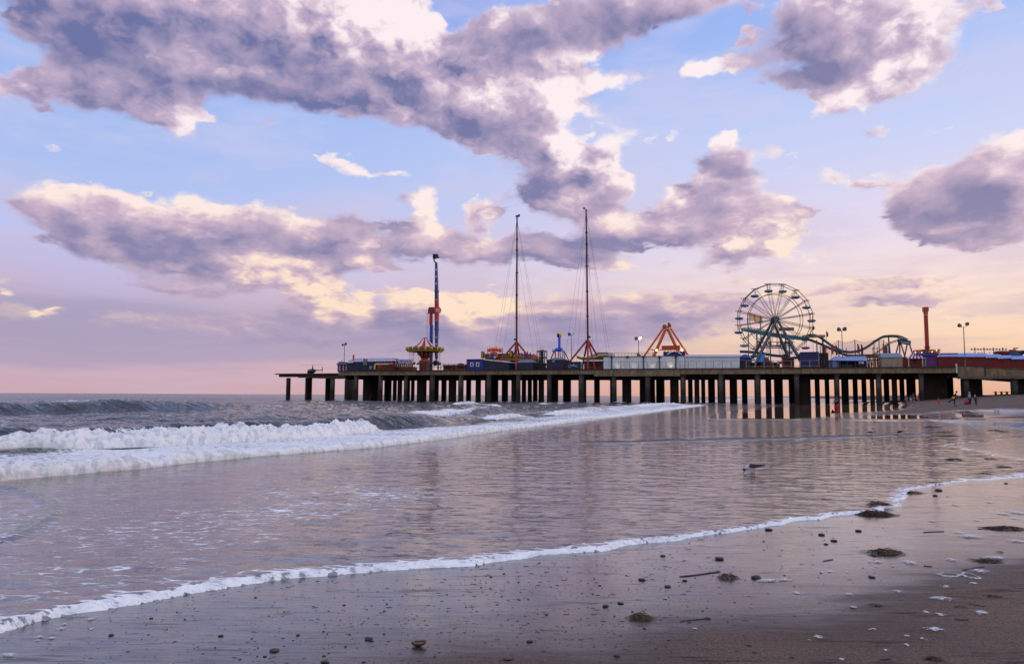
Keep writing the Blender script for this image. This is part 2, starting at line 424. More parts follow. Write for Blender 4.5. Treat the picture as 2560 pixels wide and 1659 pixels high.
def poly_dist(X, Y, P, closed=True):
    """signed distance to a polygon (positive inside), or plain distance to an open path plus arc position"""
    P = np.asarray(P, float)
    Q = np.roll(P, -1, 0) if closed else P[1:]
    A = P if closed else P[:-1]
    best = np.full(X.shape, 1e18); arc = np.zeros(X.shape); side = np.zeros(X.shape)
    ins = np.zeros(X.shape, bool)
    s0 = 0.0
    for (ax, ay), (bx, by) in zip(A, Q):
        dx, dy = bx - ax, by - ay
        L2 = dx * dx + dy * dy + 1e-12
        t = np.clip(((X - ax) * dx + (Y - ay) * dy) / L2, 0, 1)
        ex, ey = X - (ax + t * dx), Y - (ay + t * dy)
        d2 = ex * ex + ey * ey
        m = d2 < best
        best = np.where(m, d2, best)
        if not closed:
            arc = np.where(m, s0 + t * math.sqrt(L2), arc)
            side = np.where(m, np.sign(dx * (Y - ay) - dy * (X - ax)), side)
        s0 += math.sqrt(L2)
        if closed:
            c = (ay > Y) != (by > Y)
            ins ^= c & (X < (bx - ax) * (Y - ay) / (by - ay + 1e-12) + ax)
    d = np.sqrt(best)
    return np.where(ins, d, -d) if closed else (d, arc, side)
def px_path(pts, z=0.0):
    return [tuple(gnd(x, y, z)[:2]) for x, y in pts]
def spline(P, n):
    P = np.asarray(P, float)
    t = np.concatenate([[0], np.cumsum(np.linalg.norm(np.diff(P, axis=0), axis=1))])
    # Catmull-Rom through the points
    out = []
    for u in np.linspace(0, t[-1], n):
        i = min(max(np.searchsorted(t, u) - 1, 0), len(P) - 2)
        h = (u - t[i]) / (t[i + 1] - t[i] + 1e-9)
        p0, p1, p2, p3 = P[max(i - 1, 0)], P[i], P[i + 1], P[min(i + 2, len(P) - 1)]
        out.append(0.5 * (2 * p1 + (p2 - p0) * h + (2 * p0 - 5 * p1 + 4 * p2 - p3) * h * h + (3 * p1 - p0 - 3 * p2 + p3) * h ** 3))
    return np.array(out)

# ------------------------------------------------------------------ materials for water, foam, sand
def new_mat(name):
    m = bpy.data.materials.new(name)
    m.use_nodes = True
    T = NT(m.node_tree)
    b = T.n['Principled BSDF']
    return m, T, b
def attr(T, name):
    return T.node('ShaderNodeAttribute', attribute_name=name).outputs['Fac']
def bump(T, h, strength, dist, normal=None):
    n = T.node('ShaderNodeBump')
    T.put(n.inputs['Strength'], strength); n.inputs['Distance'].default_value = dist
    T.put(n.inputs['Height'], h)
    if normal is not None: T.l.new(normal, n.inputs['Normal'])
    return n.outputs[0]

def water_mat():
    m, T, b = new_mat('water')
    pos = T.node('ShaderNodeNewGeometry').outputs['Position']
    foam, shal = attr(T, 'foam'), attr(T, 'shallow')
    calm = attr(T, 'calm')
    dist = T.vm('LENGTH', pos)
    rip = T.mapping(pos, (0, 0, 0), (0, 0, R(10)), (1.0, 1.9, 1.0))
    n1, _ = T.noise(rip, 2.2, 5, 0.62, 0.6)
    n2, _ = T.noise(T.mapping(pos, (0, 0, 0), (0, 0, R(4)), (0.55, 1.8, 1.0)), 7.0, 4, 0.6, 0.5)
    n4, _ = T.noise(T.mapping(pos, (0, 0, 0), (0, 0, R(-8)), (0.5, 1.5, 1.0)), 0.9, 3, 0.6, 0.6)
    n3, _ = T.noise(rip, 0.45, 5, 0.62, 0.5)
    near = T.mapr(dist, 75, 14, 0.25, 1.0)
    far = T.mapr(dist, 25, 110)
    rough_sea = T.m('SUBTRACT', 1.0, calm)
    n5, _ = T.noise(T.mapping(pos, (0, 0, 0), (0, 0, R(3)), (0.42, 1.5, 1.0)), 3.6, 4, 0.62, 0.4)
    n6, _ = T.noise(T.mapping(pos, (0, 0, 0), (0, 0, R(-5)), (0.45, 1.7, 1.0)), 8.0, 3, 0.6, 0.3)
    dash = T.m('ADD', T.m('MULTIPLY', T.mapr(n5, 0.57, 0.66), 0.026), T.m('MULTIPLY', T.m('MULTIPLY', T.mapr(n6, 0.57, 0.67), 0.012), near))
    dash = T.m('MULTIPLY', T.m('MULTIPLY', dash, shal), T.mapr(n4, 0.35, 0.6, 0.5, 1.25))
    h = T.m('ADD', T.m('MULTIPLY', n1, 0.019), T.m('MULTIPLY', T.m('MULTIPLY', n2, 0.008), T.m('MULTIPLY', near, T.mapr(n4, 0.38, 0.62, 0.35, 1.3))))
    h = T.m('ADD', T.m('MULTIPLY', h, T.mapr(shal, 0, 1, 1.0, 0.30)), T.m('ADD', dash, T.m('MULTIPLY', T.m('MULTIPLY', n3, 0.55), T.m('SUBTRACT', 1.0, shal))))
    nrm = bump(T, T.m('MULTIPLY', h, rough_sea), 0.9, 1.0)
    T.l.new(nrm, b.inputs['Normal'])
    body = T.mix(shal, (0.014, 0.026, 0.027), (0.105, 0.070, 0.058))
    # lace of foam: threshold a streaky noise by the foam attribute
    fs = T.mapping(pos, (0, 0, 0), (0, 0, R(-6)), (1.0, 2.2, 1.0))
    f1, _ = T.noise(fs, 3.2, 6, 0.62, 0.8)
    v1 = T.voro(T.vm('ADD', fs, T.vm('SCALE', T.noise(fs, 4, 3)[1], 0.22)), 3.4, 'DISTANCE_TO_EDGE')
    lace = T.m('ADD', T.m('MULTIPLY', f1, 0.8), T.m('MULTIPLY', T.mapr(v1, 0.0, 0.28, 0.30, -0.10), 1.0))
    cov = T.mapr(T.m('ADD', lace, foam), 1.0, 1.16)
    rn, _ = T.noise(T.mapping(pos, (0, 0, 0), (0, 0, R(20)), (1, 1.6, 1)), 9.0, 6, 0.68)
    cov = T.m('MAXIMUM', cov, T.mapr(T.m('ADD', attr(T, 'rim'), T.m('MULTIPLY', T.m('SUBTRACT', rn, 0.5), 1.5)), 0.46, 0.66))
    bub, _ = T.noise(pos, 5.0, 4, 0.6)
    bub2, _ = T.noise(pos, 26, 4, 0.65)
    fcol = T.mix(T.mapr(T.m('ADD', T.m('MULTIPLY', bub, 0.6), T.m('MULTIPLY', bub2, 0.5)), 0.46, 0.72), (0.92, 0.94, 0.96), (0.68, 0.71, 0.78))
    T.put(b.inputs['Base Color'], T.mix(cov, body, fcol))
    T.put(b.inputs['Roughness'], T.mapr(cov, 0, 1, T.m('ADD', T.mapr(dist, 20, 300, 0.03, 0.18), T.m('MULTIPLY', T.m('MULTIPLY', shal, T.m('SUBTRACT', 1.0, calm)), T.mapr(dist, 22, 55, 0.0, 0.11))), 0.85))
    T.put(b.inputs['IOR'], T.mapr(shal, 0, 1, 1.40, 2.8))
    T.put(b.inputs['Specular IOR Level'], T.mix(cov, 0.55, 0.12))
    return m

def foam_mat():
    m, T, b = new_mat('sea foam')
    pos = T.node('ShaderNodeNewGeometry').outputs['Position']
    n1, _ = T.noise(pos, 7, 6, 0.7)
    n2, _ = T.noise(pos, 2.0, 3, 0.6)
    thin, _ = T.noise(T.mapping(pos, sc=(1.6, 1.6, 0.7)), 3.0, 4, 0.65)  # thin: grey streaks that put soft shading into the foam colour
    T.put(b.inputs['Base Color'], T.mix(T.mapr(thin, 0.52, 0.40, 0.0, 0.55), T.ramp(T.m('ADD', T.m('MULTIPLY', n1, .5), T.m('MULTIPLY', n2, .5)), [(0.34, (0.70, 0.76, 0.82)), (0.45, (0.92, 0.94, 0.96)), (0.6, (0.97, 0.97, 0.98))]), (0.46, 0.53, 0.60)))  # bluish low end of the ramp paints shade between the lumps
    b.inputs['Roughness'].default_value = 0.9
    b.inputs['Specular IOR Level'].default_value = 0.1
    b.inputs['Subsurface Weight'].default_value = 0.35
    b.inputs['Subsurface Radius'].default_value = (0.10, 0.12, 0.14)
    b.inputs['Subsurface Scale'].default_value = 1.0
    T.l.new(bump(T, T.m('ADD', n1, T.m('MULTIPLY', n2, 1.0)), 0.8, 0.09), b.inputs['Normal'])
    return m

def sand_mat():
    m, T, b = new_mat('beach sand')
    pos = T.node('ShaderNodeNewGeometry').outputs['Position']
    wet = attr(T, 'wet')
    dist = T.vm('LENGTH', pos)
    st = T.mapping(pos, (0, 0, 0), (0, 0, R(-4)), (0.35, 2.6, 1.0))       # backwash streaks
    s1, _ = T.noise(st, 1.6, 6, 0.62, 0.4)
    s2, _ = T.noise(st, 7.0, 4, 0.6, 0.2)
    big, _ = T.noise(pos, 0.55, 4, 0.55)
    g1, _ = T.noise(pos, 95, 3, 0.85)
    g2, _ = T.noise(pos, 45, 4, 0.6)
    w = T.m('ADD', wet, T.m('ADD', T.m('MULTIPLY', T.m('SUBTRACT', s1, 0.5), 0.5), T.m('MULTIPLY', T.m('SUBTRACT', big, 0.5), 0.5)))
    W_ = T.mapr(w, 0.22, 0.74)
    dry = T.mix(T.mapr(g1, 0.36, 0.64), (0.046, 0.029, 0.022), (0.200, 0.134, 0.102))
    dry = T.mix(T.mapr(g2, 0.42, 0.62, 0.0, 0.35), dry, (0.27, 0.20, 0.165))
    sp, _ = T.noise(pos, 150, 1, 0.5)
    dry = T.mix(T.mapr(sp, 0.66, 0.72, 0.0, 0.8), dry, (0.018, 0.014, 0.012))
    dry = T.mix(T.mapr(big, 0.35, 0.7, 0.0, 0.5), dry, (0.076, 0.052, 0.042))
    wetc = T.mix(T.mapr(s2, 0.35, 0.65), (0.026, 0.016, 0.012), (0.062, 0.039, 0.029))
    dk = T.mapr(T.m('ADD', T.m('MULTIPLY', s1, .5), T.m('MULTIPLY', s2, .5)), 0.52, 0.66)   # dark mineral streaks
    col = T.mix(W_, dry, wetc)
    col = T.mix(T.m('MULTIPLY', dk, 0.75), col, (0.014, 0.011, 0.010))
    T.put(b.inputs['Base Color'], col)
    T.put(b.inputs['Roughness'], T.m('ADD', T.mapr(W_, 0, 1, 0.72, 0.17), T.m('MULTIPLY', T.m('SUBTRACT', s2, 0.5), 0.30)))
    b.inputs['IOR'].default_value = 1.5
    T.put(b.inputs['Specular IOR Level'], T.mapr(W_, 0, 1, 0.12, 0.62))
    hb = T.m('ADD', T.m('MULTIPLY', g2, 0.006), T.m('ADD', T.m('MULTIPLY', T.m('MULTIPLY', g1, 0.0012), T.mapr(dist, 25, 6)), T.m('ADD', T.m('MULTIPLY', s2, 0.010), T.m('MULTIPLY', s1, 0.022))))
    nrm = bump(T, hb, T.mapr(W_, 0, 1, 1.0, 0.42), 1.0)
    T.l.new(nrm, b.inputs['Normal'])
    # film of water still standing on the sand
    T.put(b.inputs['Coat Weight'], T.m('MULTIPLY', T.m('MULTIPLY', T.mapr(w, 0.45, 1.0), T.mapr(dk, 0, 1, 1.0, 0.0)), 0.62))
    b.inputs['Coat Roughness'].default_value = 0.06
    b.inputs['Coat IOR'].default_value = 1.75
    cn = bump(T, T.m('ADD', T.m('MULTIPLY', s1, 0.010), T.m('MULTIPLY', s2, 0.004)), 0.35, 1.0)
    T.l.new(cn, b.inputs['Coat Normal'])
    return m
M_WATER, M_FOAM, M_SAND = water_mat(), foam_mat(), sand_mat()

# ------------------------------------------------------------------ shapes of the shore (photo points -> ground plane)
K = 1.0756
edge_px = [(-400, 1560), (-120, 1478), (0, 1446), (90, 1424), (180, 1404), (280, 1387), (380, 1369), (480, 1351), (560, 1339), (680, 1328), (800, 1316),
           (900, 1309), (1000, 1304), (1080, 1300), (1180, 1288), (1280, 1277), (1400, 1266), (1500, 1252), (1600, 1239), (1650, 1233),
           (1750, 1221), (1850, 1205), (1930, 1194), (1990, 1187), (2047, 1180), (2075, 1172), (2104, 1153), (2098, 1143), (2152, 1126), (2253, 1113), (2340, 1109), (2420, 1096)]
edge_near = [(x * K, y * K) for x, y in edge_px] + [(2700, 1172)]
back_px = [(2740, 1156), (2620, 1150), (2527, 1145), (2480, 1132), (2423, 1122), (2380, 1116), (2361, 1111), (2420, 1106), (2546, 1095), (2700, 1088), (2760, 1076),
           (2600, 1068), (2491, 1062), (2314, 1050), (2120, 1047.5), (1924, 1047), (1850, 1043), (1872, 1033), (2010, 1018), (1990, 1013), (1880, 1009.5)]
POLY = px_path(edge_near + back_px, 0.02)
far_close = [tuple(PN * 172 + PU * 9), tuple(PN * 260 + PU * 4), tuple(PN * 260 + PU * -60), tuple(PN * 2 + PU * -60), tuple(PN * -2 + PU * -20)]
POLY = POLY + [tuple(p[:2]) for p in far_close]
POLY = np.array(POLY)
POOLS = [  # standing water left by the tide: (points, level)
    ([(1836, 1046), (1842, 1034), (1900, 1022), (2010, 1013), (2140, 1009), (2220, 1011), (2250, 1019), (2190, 1027), (2080, 1033), (2095, 1040), (1990, 1046)], 0.05),
    ([(2150, 1042), (2240, 1036), (2330, 1037), (2392, 1040), (2300, 1046), (2200, 1047)], 0.10),
    ([(2376, 1036), (2440, 1031.5), (2530, 1030), (2545, 1036), (2530, 1042), (2440, 1043), (2390, 1040)], 0.16),
]
POOLP = [(np.array(px_path(p, z)), z) for p, z in POOLS]

def sand_z(X, Y):
    q = X * PU.x + Y * PU.y
    p = X * PN.x + Y * PN.y
    qe = q - sstep(p, 186, 260) * 46
    z = np.interp(qe, [-400, -60, -20, -12, -6, 5, 9, 12, 20, 30, 44, 60, 140, 600],
                  [-9, -3, -0.7, -0.2, -0.05, 0.0, 0.05, 0.14, 0.52, 1.0, 2.15, 2.9, 4.0, 5.0])
    return z
BORE_PX = [(-500, 1232), (-200, 1214), (0, 1196), (150, 1184), (300, 1171), (450, 1155), (600, 1141), (750, 1129), (900, 1118), (1000, 1107), (1100, 1095), (1200, 1082), (1300, 1069), (1400, 1057), (1500, 1045), (1600, 1033), (1700, 1020), (1760, 1013)]
BORE = spline(px_path(BORE_PX, 0.02), 400)
BRK_PX = [(-300, 1130), (-80, 1128), (60, 1123), (200, 1119), (400, 1112), (600, 1104), (800, 1090), (935, 1076)]
BRK = spline(px_path(BRK_PX, 0.0), 200)
RIDGE = spline(px_path([(1180, 1110), (1330, 1108), (1500, 1105), (1700, 1100), (1850, 1097), (2010, 1093), (2150, 1089), (2300, 1085)], 0.02), 60)
RIDGE2 = spline(px_path([(-120, 1372), (0, 1344), (45, 1331), (100, 1303), (138, 1276), (118, 1254), (60, 1226), (0, 1212), (-120, 1200)], 0.02), 60)

def build_sea():
    az = np.radians(np.linspace(-54, 58, 1050))
    dd = np.concatenate([np.exp(np.linspace(math.log(3.6), math.log(12), 170))[:-1], np.exp(np.linspace(math.log(12), math.log(75), 430))[:-1],
                         np.exp(np.linspace(math.log(75), math.log(300), 110))[:-1], np.exp(np.linspace(math.log(300), math.log(14000), 60))])
    A, Dm = np.meshgrid(az, dd)
    X, Y = np.sin(A) * Dm, np.cos(A) * Dm
    q = X * PU.x + Y * PU.y
    p = X * PN.x + Y * PN.y
    sd = poly_dist(X, Y, POLY)
    nz = fbm(X * 1.3, Y * 1.3, 4.0, 4)
    sd = sd + nz * np.clip(Dm * 0.010, 0.03, 0.4) + 0.014 * fbm(X * 5, Y * 5, 5.0, 3) * (Dm < 40)
    bd, barc, bside = poly_dist(X, Y, BORE, False)
    seaward = np.where(bside > 0, bd, -bd)                    # + on the sea side of the bore front
    seaward = np.where(p > 168, -q - 11.5, seaward)
    seaward = np.where(p < 8, -q - 13.5, seaward)
    deep = sstep(seaward, -0.2, 5)
    # open-water chop, growing seaward
    amp = sstep(seaward, 0.0, 14)
    lx, ly = q, p
    chop = 0.19 * fbm(lx * 0.50, ly * 0.22, 1.0, 5, 0.55) + 0.18 * fbm(lx * 0.12, ly * 0.05, 8.0, 3)
    z = 0.010 + amp * chop * np.clip(1.0 - Dm / 4000, 0.2, 1)
    z = z + (1 - amp) * 0.010 * fbm(X * 1.1, Y * 2.2, 2.0, 3)
    def swell(q0, width_back, width_front, height, env, lean=0.0):
        u = q - (q0 + 1.2 * pn(p * 0.06, q0, 0.0) + lean * (p - 50))
        prof = np.where(u < 0, np.exp(-(u / width_back) ** 2), np.exp(-(u / width_front) ** 2))
        return height * prof * env
    z = z + swell(-55, 5.0, 2.0, 0.95, sstep(p, 10, 34) * (1 - 0.85 * sstep(p, 54, 78)))
    z = z + swell(-40, 4.0, 2.5, 0.20, sstep(p, 30, 60) * (1 - sstep(p, 110, 150)))
    z = z + swell(-32, 3.0, 2.0, 0.22, sstep(p, 16, 40) * (1 - 0.5 * sstep(p, 70, 110)))
    u = q - (-19.3 + 0.2 * (np.minimum(p, 37) - 34))
    z = z + 0.56 * np.where(u < 0, np.exp(-(u / 3.0) ** 2), np.exp(-(u / 0.85) ** 2)) * (1 - 0.8 * sstep(p, 37, 46))
    z = z + swell(-25.5, 2.2, 0.9, 0.42, sstep(p, 44, 56) * (1 - sstep(p, 66, 90))) + swell(-33, 2.5, 1.1, 0.40, sstep(p, 70, 90) * (1 - sstep(p, 120, 150))) + swell(-18, 2.0, 0.9, 0.30, sstep(p, 62, 76) * (1 - sstep(p, 100, 120)))
    z = z + swell(-80, 6.0, 4.0, 0.35, sstep(p, 60, 90) * (1 - sstep(p, 140, 165)))
    # small fronts running over the swash
    rd, ra, rs = poly_dist(X, Y, RIDGE, False)
    z = z + 0.060 * np.exp(-(rd / 0.17) ** 2) * sstep(ra, 0, 6) * (1 + 0.5 * pn(X * .6, Y * .6, 3))
    rd2, ra2, rs2 = poly_dist(X, Y, RIDGE2, False)
    z = z + 0.016 * np.exp(-(rd2 / 0.12) ** 2)
    # lip at the water's edge, below the sand outside it
    lip = np.exp(-np.clip(sd - 0.10, 0, None) / 0.16) * sstep(sd, -0.02, 0.05)
    near = 1 - sstep(Dm, 30, 70)
    z = z + 0.006 * lip * near * (0.85 + 0.4 * pn(X * 1.2, Y * 1.2, 1))
    edge_zone = (p < 171) & (q > -14)
    z = np.where(edge_zone, np.where(sd < 0, np.maximum(-0.05, sd * 1.4), z), z)
    shallow = np.where(p < 172, 1 - deep, np.where(q > -8, 1.0, 0.0))
    shallow = shallow * (1 - 0.95 * np.exp(-(rd / 0.22) ** 2) * sstep(ra, 0, 6)) * (1 - 0.35 * np.exp(-(rd2 / 0.12) ** 2))  # dark shaded faces of the small fronts put into the shallow value
    calm = 0.25 * sstep(Dm, 40, 90) * (1 - deep)
    # ---- foam cover
    F = np.full(X.shape, 0.10)
    fl = fbm(X * 0.22, Y * 0.35, 6.0, 3) + 0.25
    F = np.maximum(F, (0.30 + 0.16 * fl) * (1 - deep) * (1 - sstep(Dm, 12, 24)) * (1 - 0.75 * sstep(X / Dm, -0.15, 0.10)))   # flecks in the swash
    ew = (0.010 + 0.034 * np.clip(0.4 + 1.6 * pn(X * .45, Y * .45, 9), 0, 1.6))
    fe = (1 - sstep(sd, ew * 0.5, ew * 1.9)) * (sd > -0.06)
    rim = np.clip(1.08 - np.clip(sd, 0, None) / (1.7 * ew + 0.012 + 0.003 * Dm), 0, 1) * (sd > -0.06) * np.clip(0.95 + 0.7 * pn(X * .9, Y * .9, 6.0), 0.72, 1.0)
    lw = (0.5 + 0.5 * np.clip(pn(X * .35, Y * .35, 2.0) + 0.3, 0, 1.2))
    F = np.maximum(F, 0.53 * (1 - sstep(sd, ew, ew + 0.55 * lw)) * (sd > 0) * (Dm < 30))
    behind = sstep(seaward, -0.1, 0.4)
    wid = np.interp(p, [0, 20, 32, 40, 60, 100, 170], [7.5, 8, 6, 4.2, 6.0, 9.0, 10.0]) * (1 + 0.35 * pn(p * .16, 2.2, 4.0))
    zone = behind * (1 - sstep(seaward, wid * 0.75, wid * 1.25))
    F = np.maximum(F, zone * (np.interp(p, [20, 34, 50], [0.78, 0.72, 0.64]) + 0.20 * fbm(X * .35, Y * .35, 2.0, 3)))
    trail = behind * (1 - sstep(seaward, 8, 24)) * sstep(p, 30, 60) * 0.40
    F = np.maximum(F, trail + 0.20 * fbm(q * .12, p * .05, 7, 3) * trail * 4)
    crest = np.exp(-((q + 18.8) / 1.1) ** 2) * sstep(p, 36, 40) * (1 - sstep(p, 52, 64)) * sstep(pn(p * .25, 3, 1), -0.2, 0.3)
    F = np.maximum(F, 0.85 * crest)
    crest2 = np.exp(-((q + 25.6) / 1.0) ** 2) * sstep(p, 47, 52) * (1 - sstep(p, 60, 78))
    F = np.maximum(F, 0.85 * crest2)
    for q0, pa, pb in ((-32.6, 78, 130), (-17.6, 68, 112), (-24.0, 100, 165), (-42.0, 118, 168)):
        wv = np.exp(-((q - q0 - 2.0 * pn(p * .07, q0, 3.0)) / 1.1) ** 2) * sstep(p, pa, pa + 10) * (1 - sstep(p, pb - 12, pb)) * sstep(pn(p * .13, q0 * .3, 1), -0.15, 0.25)
        F = np.maximum(F, 0.80 * wv)
    cap = np.exp(-((q + 55.5) / 1.3) ** 2) * np.exp(-((p - 47) / 2.5) ** 2)
    F = np.maximum(F, 0.8 * cap)
    pile = np.exp(-((p - 170) / 5.0) ** 2) * sstep(q, -70, -30) * (1 - sstep(q, -9, -4)) * (0.62 + 0.5 * fbm(q * .2, p * .2, 5.0, 3))
    F = np.maximum(F, pile)
    keep = (sd > -0.8) | (q < -12) | ((p > 180) & (q < 60))
    o = grid_mesh('sea', X, Y, z, M_WATER, dict(foam=F, shallow=shallow, calm=calm, rim=rim), keep)
    tag(o, 'shallow grey lavender sea washing over the beach', 'sea', kind='structure')

def build_sand():
    az = np.radians(np.linspace(-78, 80, 720))
    dd = np.concatenate([np.exp(np.linspace(math.log(0.6), math.log(30), 260))[:-1], np.exp(np.linspace(math.log(30), math.log(300), 260))[:-1], np.exp(np.linspace(math.log(300), math.log(6000), 40))])
    A, Dm = np.meshgrid(az, dd)
    X, Y = np.sin(A) * Dm, np.cos(A) * Dm
    q = X * PU.x + Y * PU.y
    p = X * PN.x + Y * PN.y
    z = sand_z(X, Y)
    sd = poly_dist(X, Y, POLY)
    z = np.where(sd > 0, np.minimum(z, -0.02 * sstep(sd, 0, 0.6)), z)
    rough = sstep(-sd, 1.0, 12) * sstep(q, 6, 16)
    z = z + rough * (0.06 * fbm(X * .35, Y * .35, 1.0, 4) + 0.05 * fbm(X * .08, Y * .08, 2.0, 3))
    z = z + 0.004 * fbm(X * 1.4, Y * 2.4, 3.0, 3) * (sd < 0)
    wet = 1 - sstep(-sd, 0.8, 4.4 + 0.04 * Dm)
    wet = np.maximum(wet, (1 - sstep(q, 6, 14)) * sstep(Dm, 40, 60) * 0.9)
    for P_, zp in POOLP:
        ps = poly_dist(X, Y, P_)
        t = sstep(ps, -4.0, -0.2)
        z = z * (1 - t) + (zp + 0.006 - 0.05 * sstep(ps, 0.0, 1.2)) * t
        wet = np.maximum(wet, sstep(ps, -5, 0))
    o = grid_mesh('sand', X, Y, z, M_SAND, dict(wet=wet))
    tag(o, 'wet brown sand beach rising to the right', 'beach', kind='structure')

def build_pools():
    for P_, zp in POOLP:
        c = P_.mean(0)
        n = 28
        ring = spline(np.vstack([P_, P_[:1]]), 90)[:-1]
        k = np.linspace(0, 1, n)[:, None]
        X = c[0] + (ring[:, 0] - c[0])[None, :] * k
        Y = c[1] + (ring[:, 1] - c[1])[None, :] * k
        wob = 1 + 0.10 * pn(X * .15, Y * .3, zp * 40) * k
        X = c[0] + (X - c[0]) * wob; Y = c[1] + (Y - c[1]) * wob
        X = np.hstack([X, X[:, :1]]); Y = np.hstack([Y, Y[:, :1]])
        Z = np.full(X.shape, zp)
        one = np.ones(X.shape)
        o = grid_mesh('water_pool', X, Y, Z, M_WATER, dict(foam=0.1 * one, shallow=one, calm=0.97 * one))
        tag(o, 'still pool of tide water on the sand before the pier', 'pool', kind='structure')

def foam_roll(name, path, prof, label, seed, env=None, amp=0.10, zbase=0.02):
    """a tumbling roll of foam along a path: prof(arc) -> (back width, front width, height)"""
    P = np.asarray(path)
    d = np.linalg.norm(P, axis=1)
    seg = np.linalg.norm(np.diff(P, axis=0), axis=1)
    arc = np.concatenate([[0], np.cumsum(seg)])
    # sample so that the step grows with distance from the shore walker
    ts = [0.0]
    while ts[-1] < arc[-1]:
        dist = np.interp(ts[-1], arc, d)
        ts.append(ts[-1] + 0.0016 * max(dist, 12))
    ts = np.array(ts)
    x, y = np.interp(ts, arc, P[:, 0]), np.interp(ts, arc, P[:, 1])
    tx, ty = np.gradient(x), np.gradient(y)
    k = 25
    ker = np.ones(2 * k + 1) / (2 * k + 1)
    tx = np.convolve(np.pad(tx, k, 'edge'), ker, 'valid'); ty = np.convolve(np.pad(ty, k, 'edge'), ker, 'valid')
    L = np.hypot(tx, ty); nx, ny = -ty / L, tx / L                        # to the left of the path = seaward
    U = np.linspace(0, 1, 40)
    wb, wf, h = prof(ts)
    e = np.ones(len(ts)) if env is None else env(ts)
    Uo = U[None, :]
    # cross-section: long back, rounded crest, steep front that bulges a little forward
    off = np.where(Uo < 0.5, wb[:, None] * (1 - Uo / 0.5) ** 1.2, -wf[:, None] * np.sin((Uo - 0.5) / 0.5 * math.pi * 0.5))
    zz = h[:, None] * np.where(Uo < 0.5, np.sin(Uo * math.pi) ** 1.3, np.cos((Uo - 0.5) * math.pi) ** 0.75)
    jit = 0.25 * fbm(ts * 0.5, 3.3 + 0 * ts, seed, 4)
    X = x[:, None] + nx[:, None] * (off + jit[:, None] * wf[:, None]); Y = y[:, None] + ny[:, None] * (off + jit[:, None] * wf[:, None])
    lump = 0.85 + 0.38 * fbm(ts[:, None] * 0.9, off * 0.9, seed + 1, 3)
    Z = zbase + zz * np.clip(lump, 0.25, 1.6) * e[:, None]
    s = 3.6
    mask = np.sin(np.clip(Uo, 0, 1) * math.pi) ** 0.4 * e[:, None]
    for ax in range(3):
        n = fbm(X * s, Y * s, Z * s + seed * 7 + ax * 31, 4, 0.6, True) * 0.7 + 0.6 * fbm(X * 1.1, Y * 1.1, Z * 1.1 + ax * 11 + seed, 2)
        dsp = amp * mask * n
        if ax == 0: X = X + dsp
        elif ax == 1: Y = Y + dsp
        else: Z = Z + dsp * 1.1 + 0.02 * mask
    Z[:, 0] = zbase - 0.15; Z[:, -1] = np.minimum(Z[:, -1], zbase - 0.05)
    o = grid_mesh(name, X, Y, Z, M_FOAM)
    return tag(o, label, 'foam', kind='stuff')

build_sea(); build_sand(); build_pools()
foam_roll('sea_foam', BRK, lambda t: (np.full_like(t, 0.9), np.full_like(t, 0.55), np.interp(t, [0, 6, 22], [.68, .66, .50])),
          'tall white roller of foam tumbling along the breaking wave', 3.0,
          lambda t: sstep(t, 2.2, 3.6) * (1 - sstep(t, t[-1] - 1.5, t[-1])) * (0.90 + 0.10 * np.sin(t * 0.8)), 0.10, 0.03)
foam_roll('sea_foam', BORE, lambda t: (np.interp(t, [0, 12, 40, 160], [0.8, 0.7, 0.8, 1.2]), np.interp(t, [0, 30, 160], [0.30, 0.3, 0.5]), np.interp(t, [0, 12, 25, 50, 160], [.30, .29, .26, .25, .30])),
          'long low front of white foam sweeping in over the shallows', 9.0,
          lambda t: 0.8 + 0.2 * np.sin(t * 0.31 + 1) - 0.9 * sstep(t, t[-1] - 12, t[-1]), 0.075, 0.02)

for k, (pts, h) in enumerate((([(985, 1066), (1030, 1058), (1080, 1054), (1130, 1052), (1170, 1051)], .26), ([(1225, 1048), (1262, 1044), (1300, 1041), (1330, 1041)], .24), ([(1375, 1037), (1410, 1034), (1445, 1032), (1475, 1031)], .32), ([(1130, 1012), (1170, 1010), (1205, 1009)], .45), ([(1560, 1018), (1620, 1015), (1690, 1011.5), (1720, 1010.5)], .40))):
    foam_roll('sea_foam', spline(px_path(pts, 0.05), 60), lambda t, h=h: (np.full_like(t, 1.2), np.full_like(t, .4), np.full_like(t, h)),
              ['short crest of foam beside the green wave face', 'second short foam crest in the middle of the surf', 'third foam crest nearing the piles', 'small whitecap just before the seaward piles', 'foam tongue reaching the middle piles'][k], 11.0 + k,
              lambda t: sstep(t, 0, t[-1] * .25) * (1 - sstep(t, t[-1] * .7, t[-1])), 0.10, 0.06)
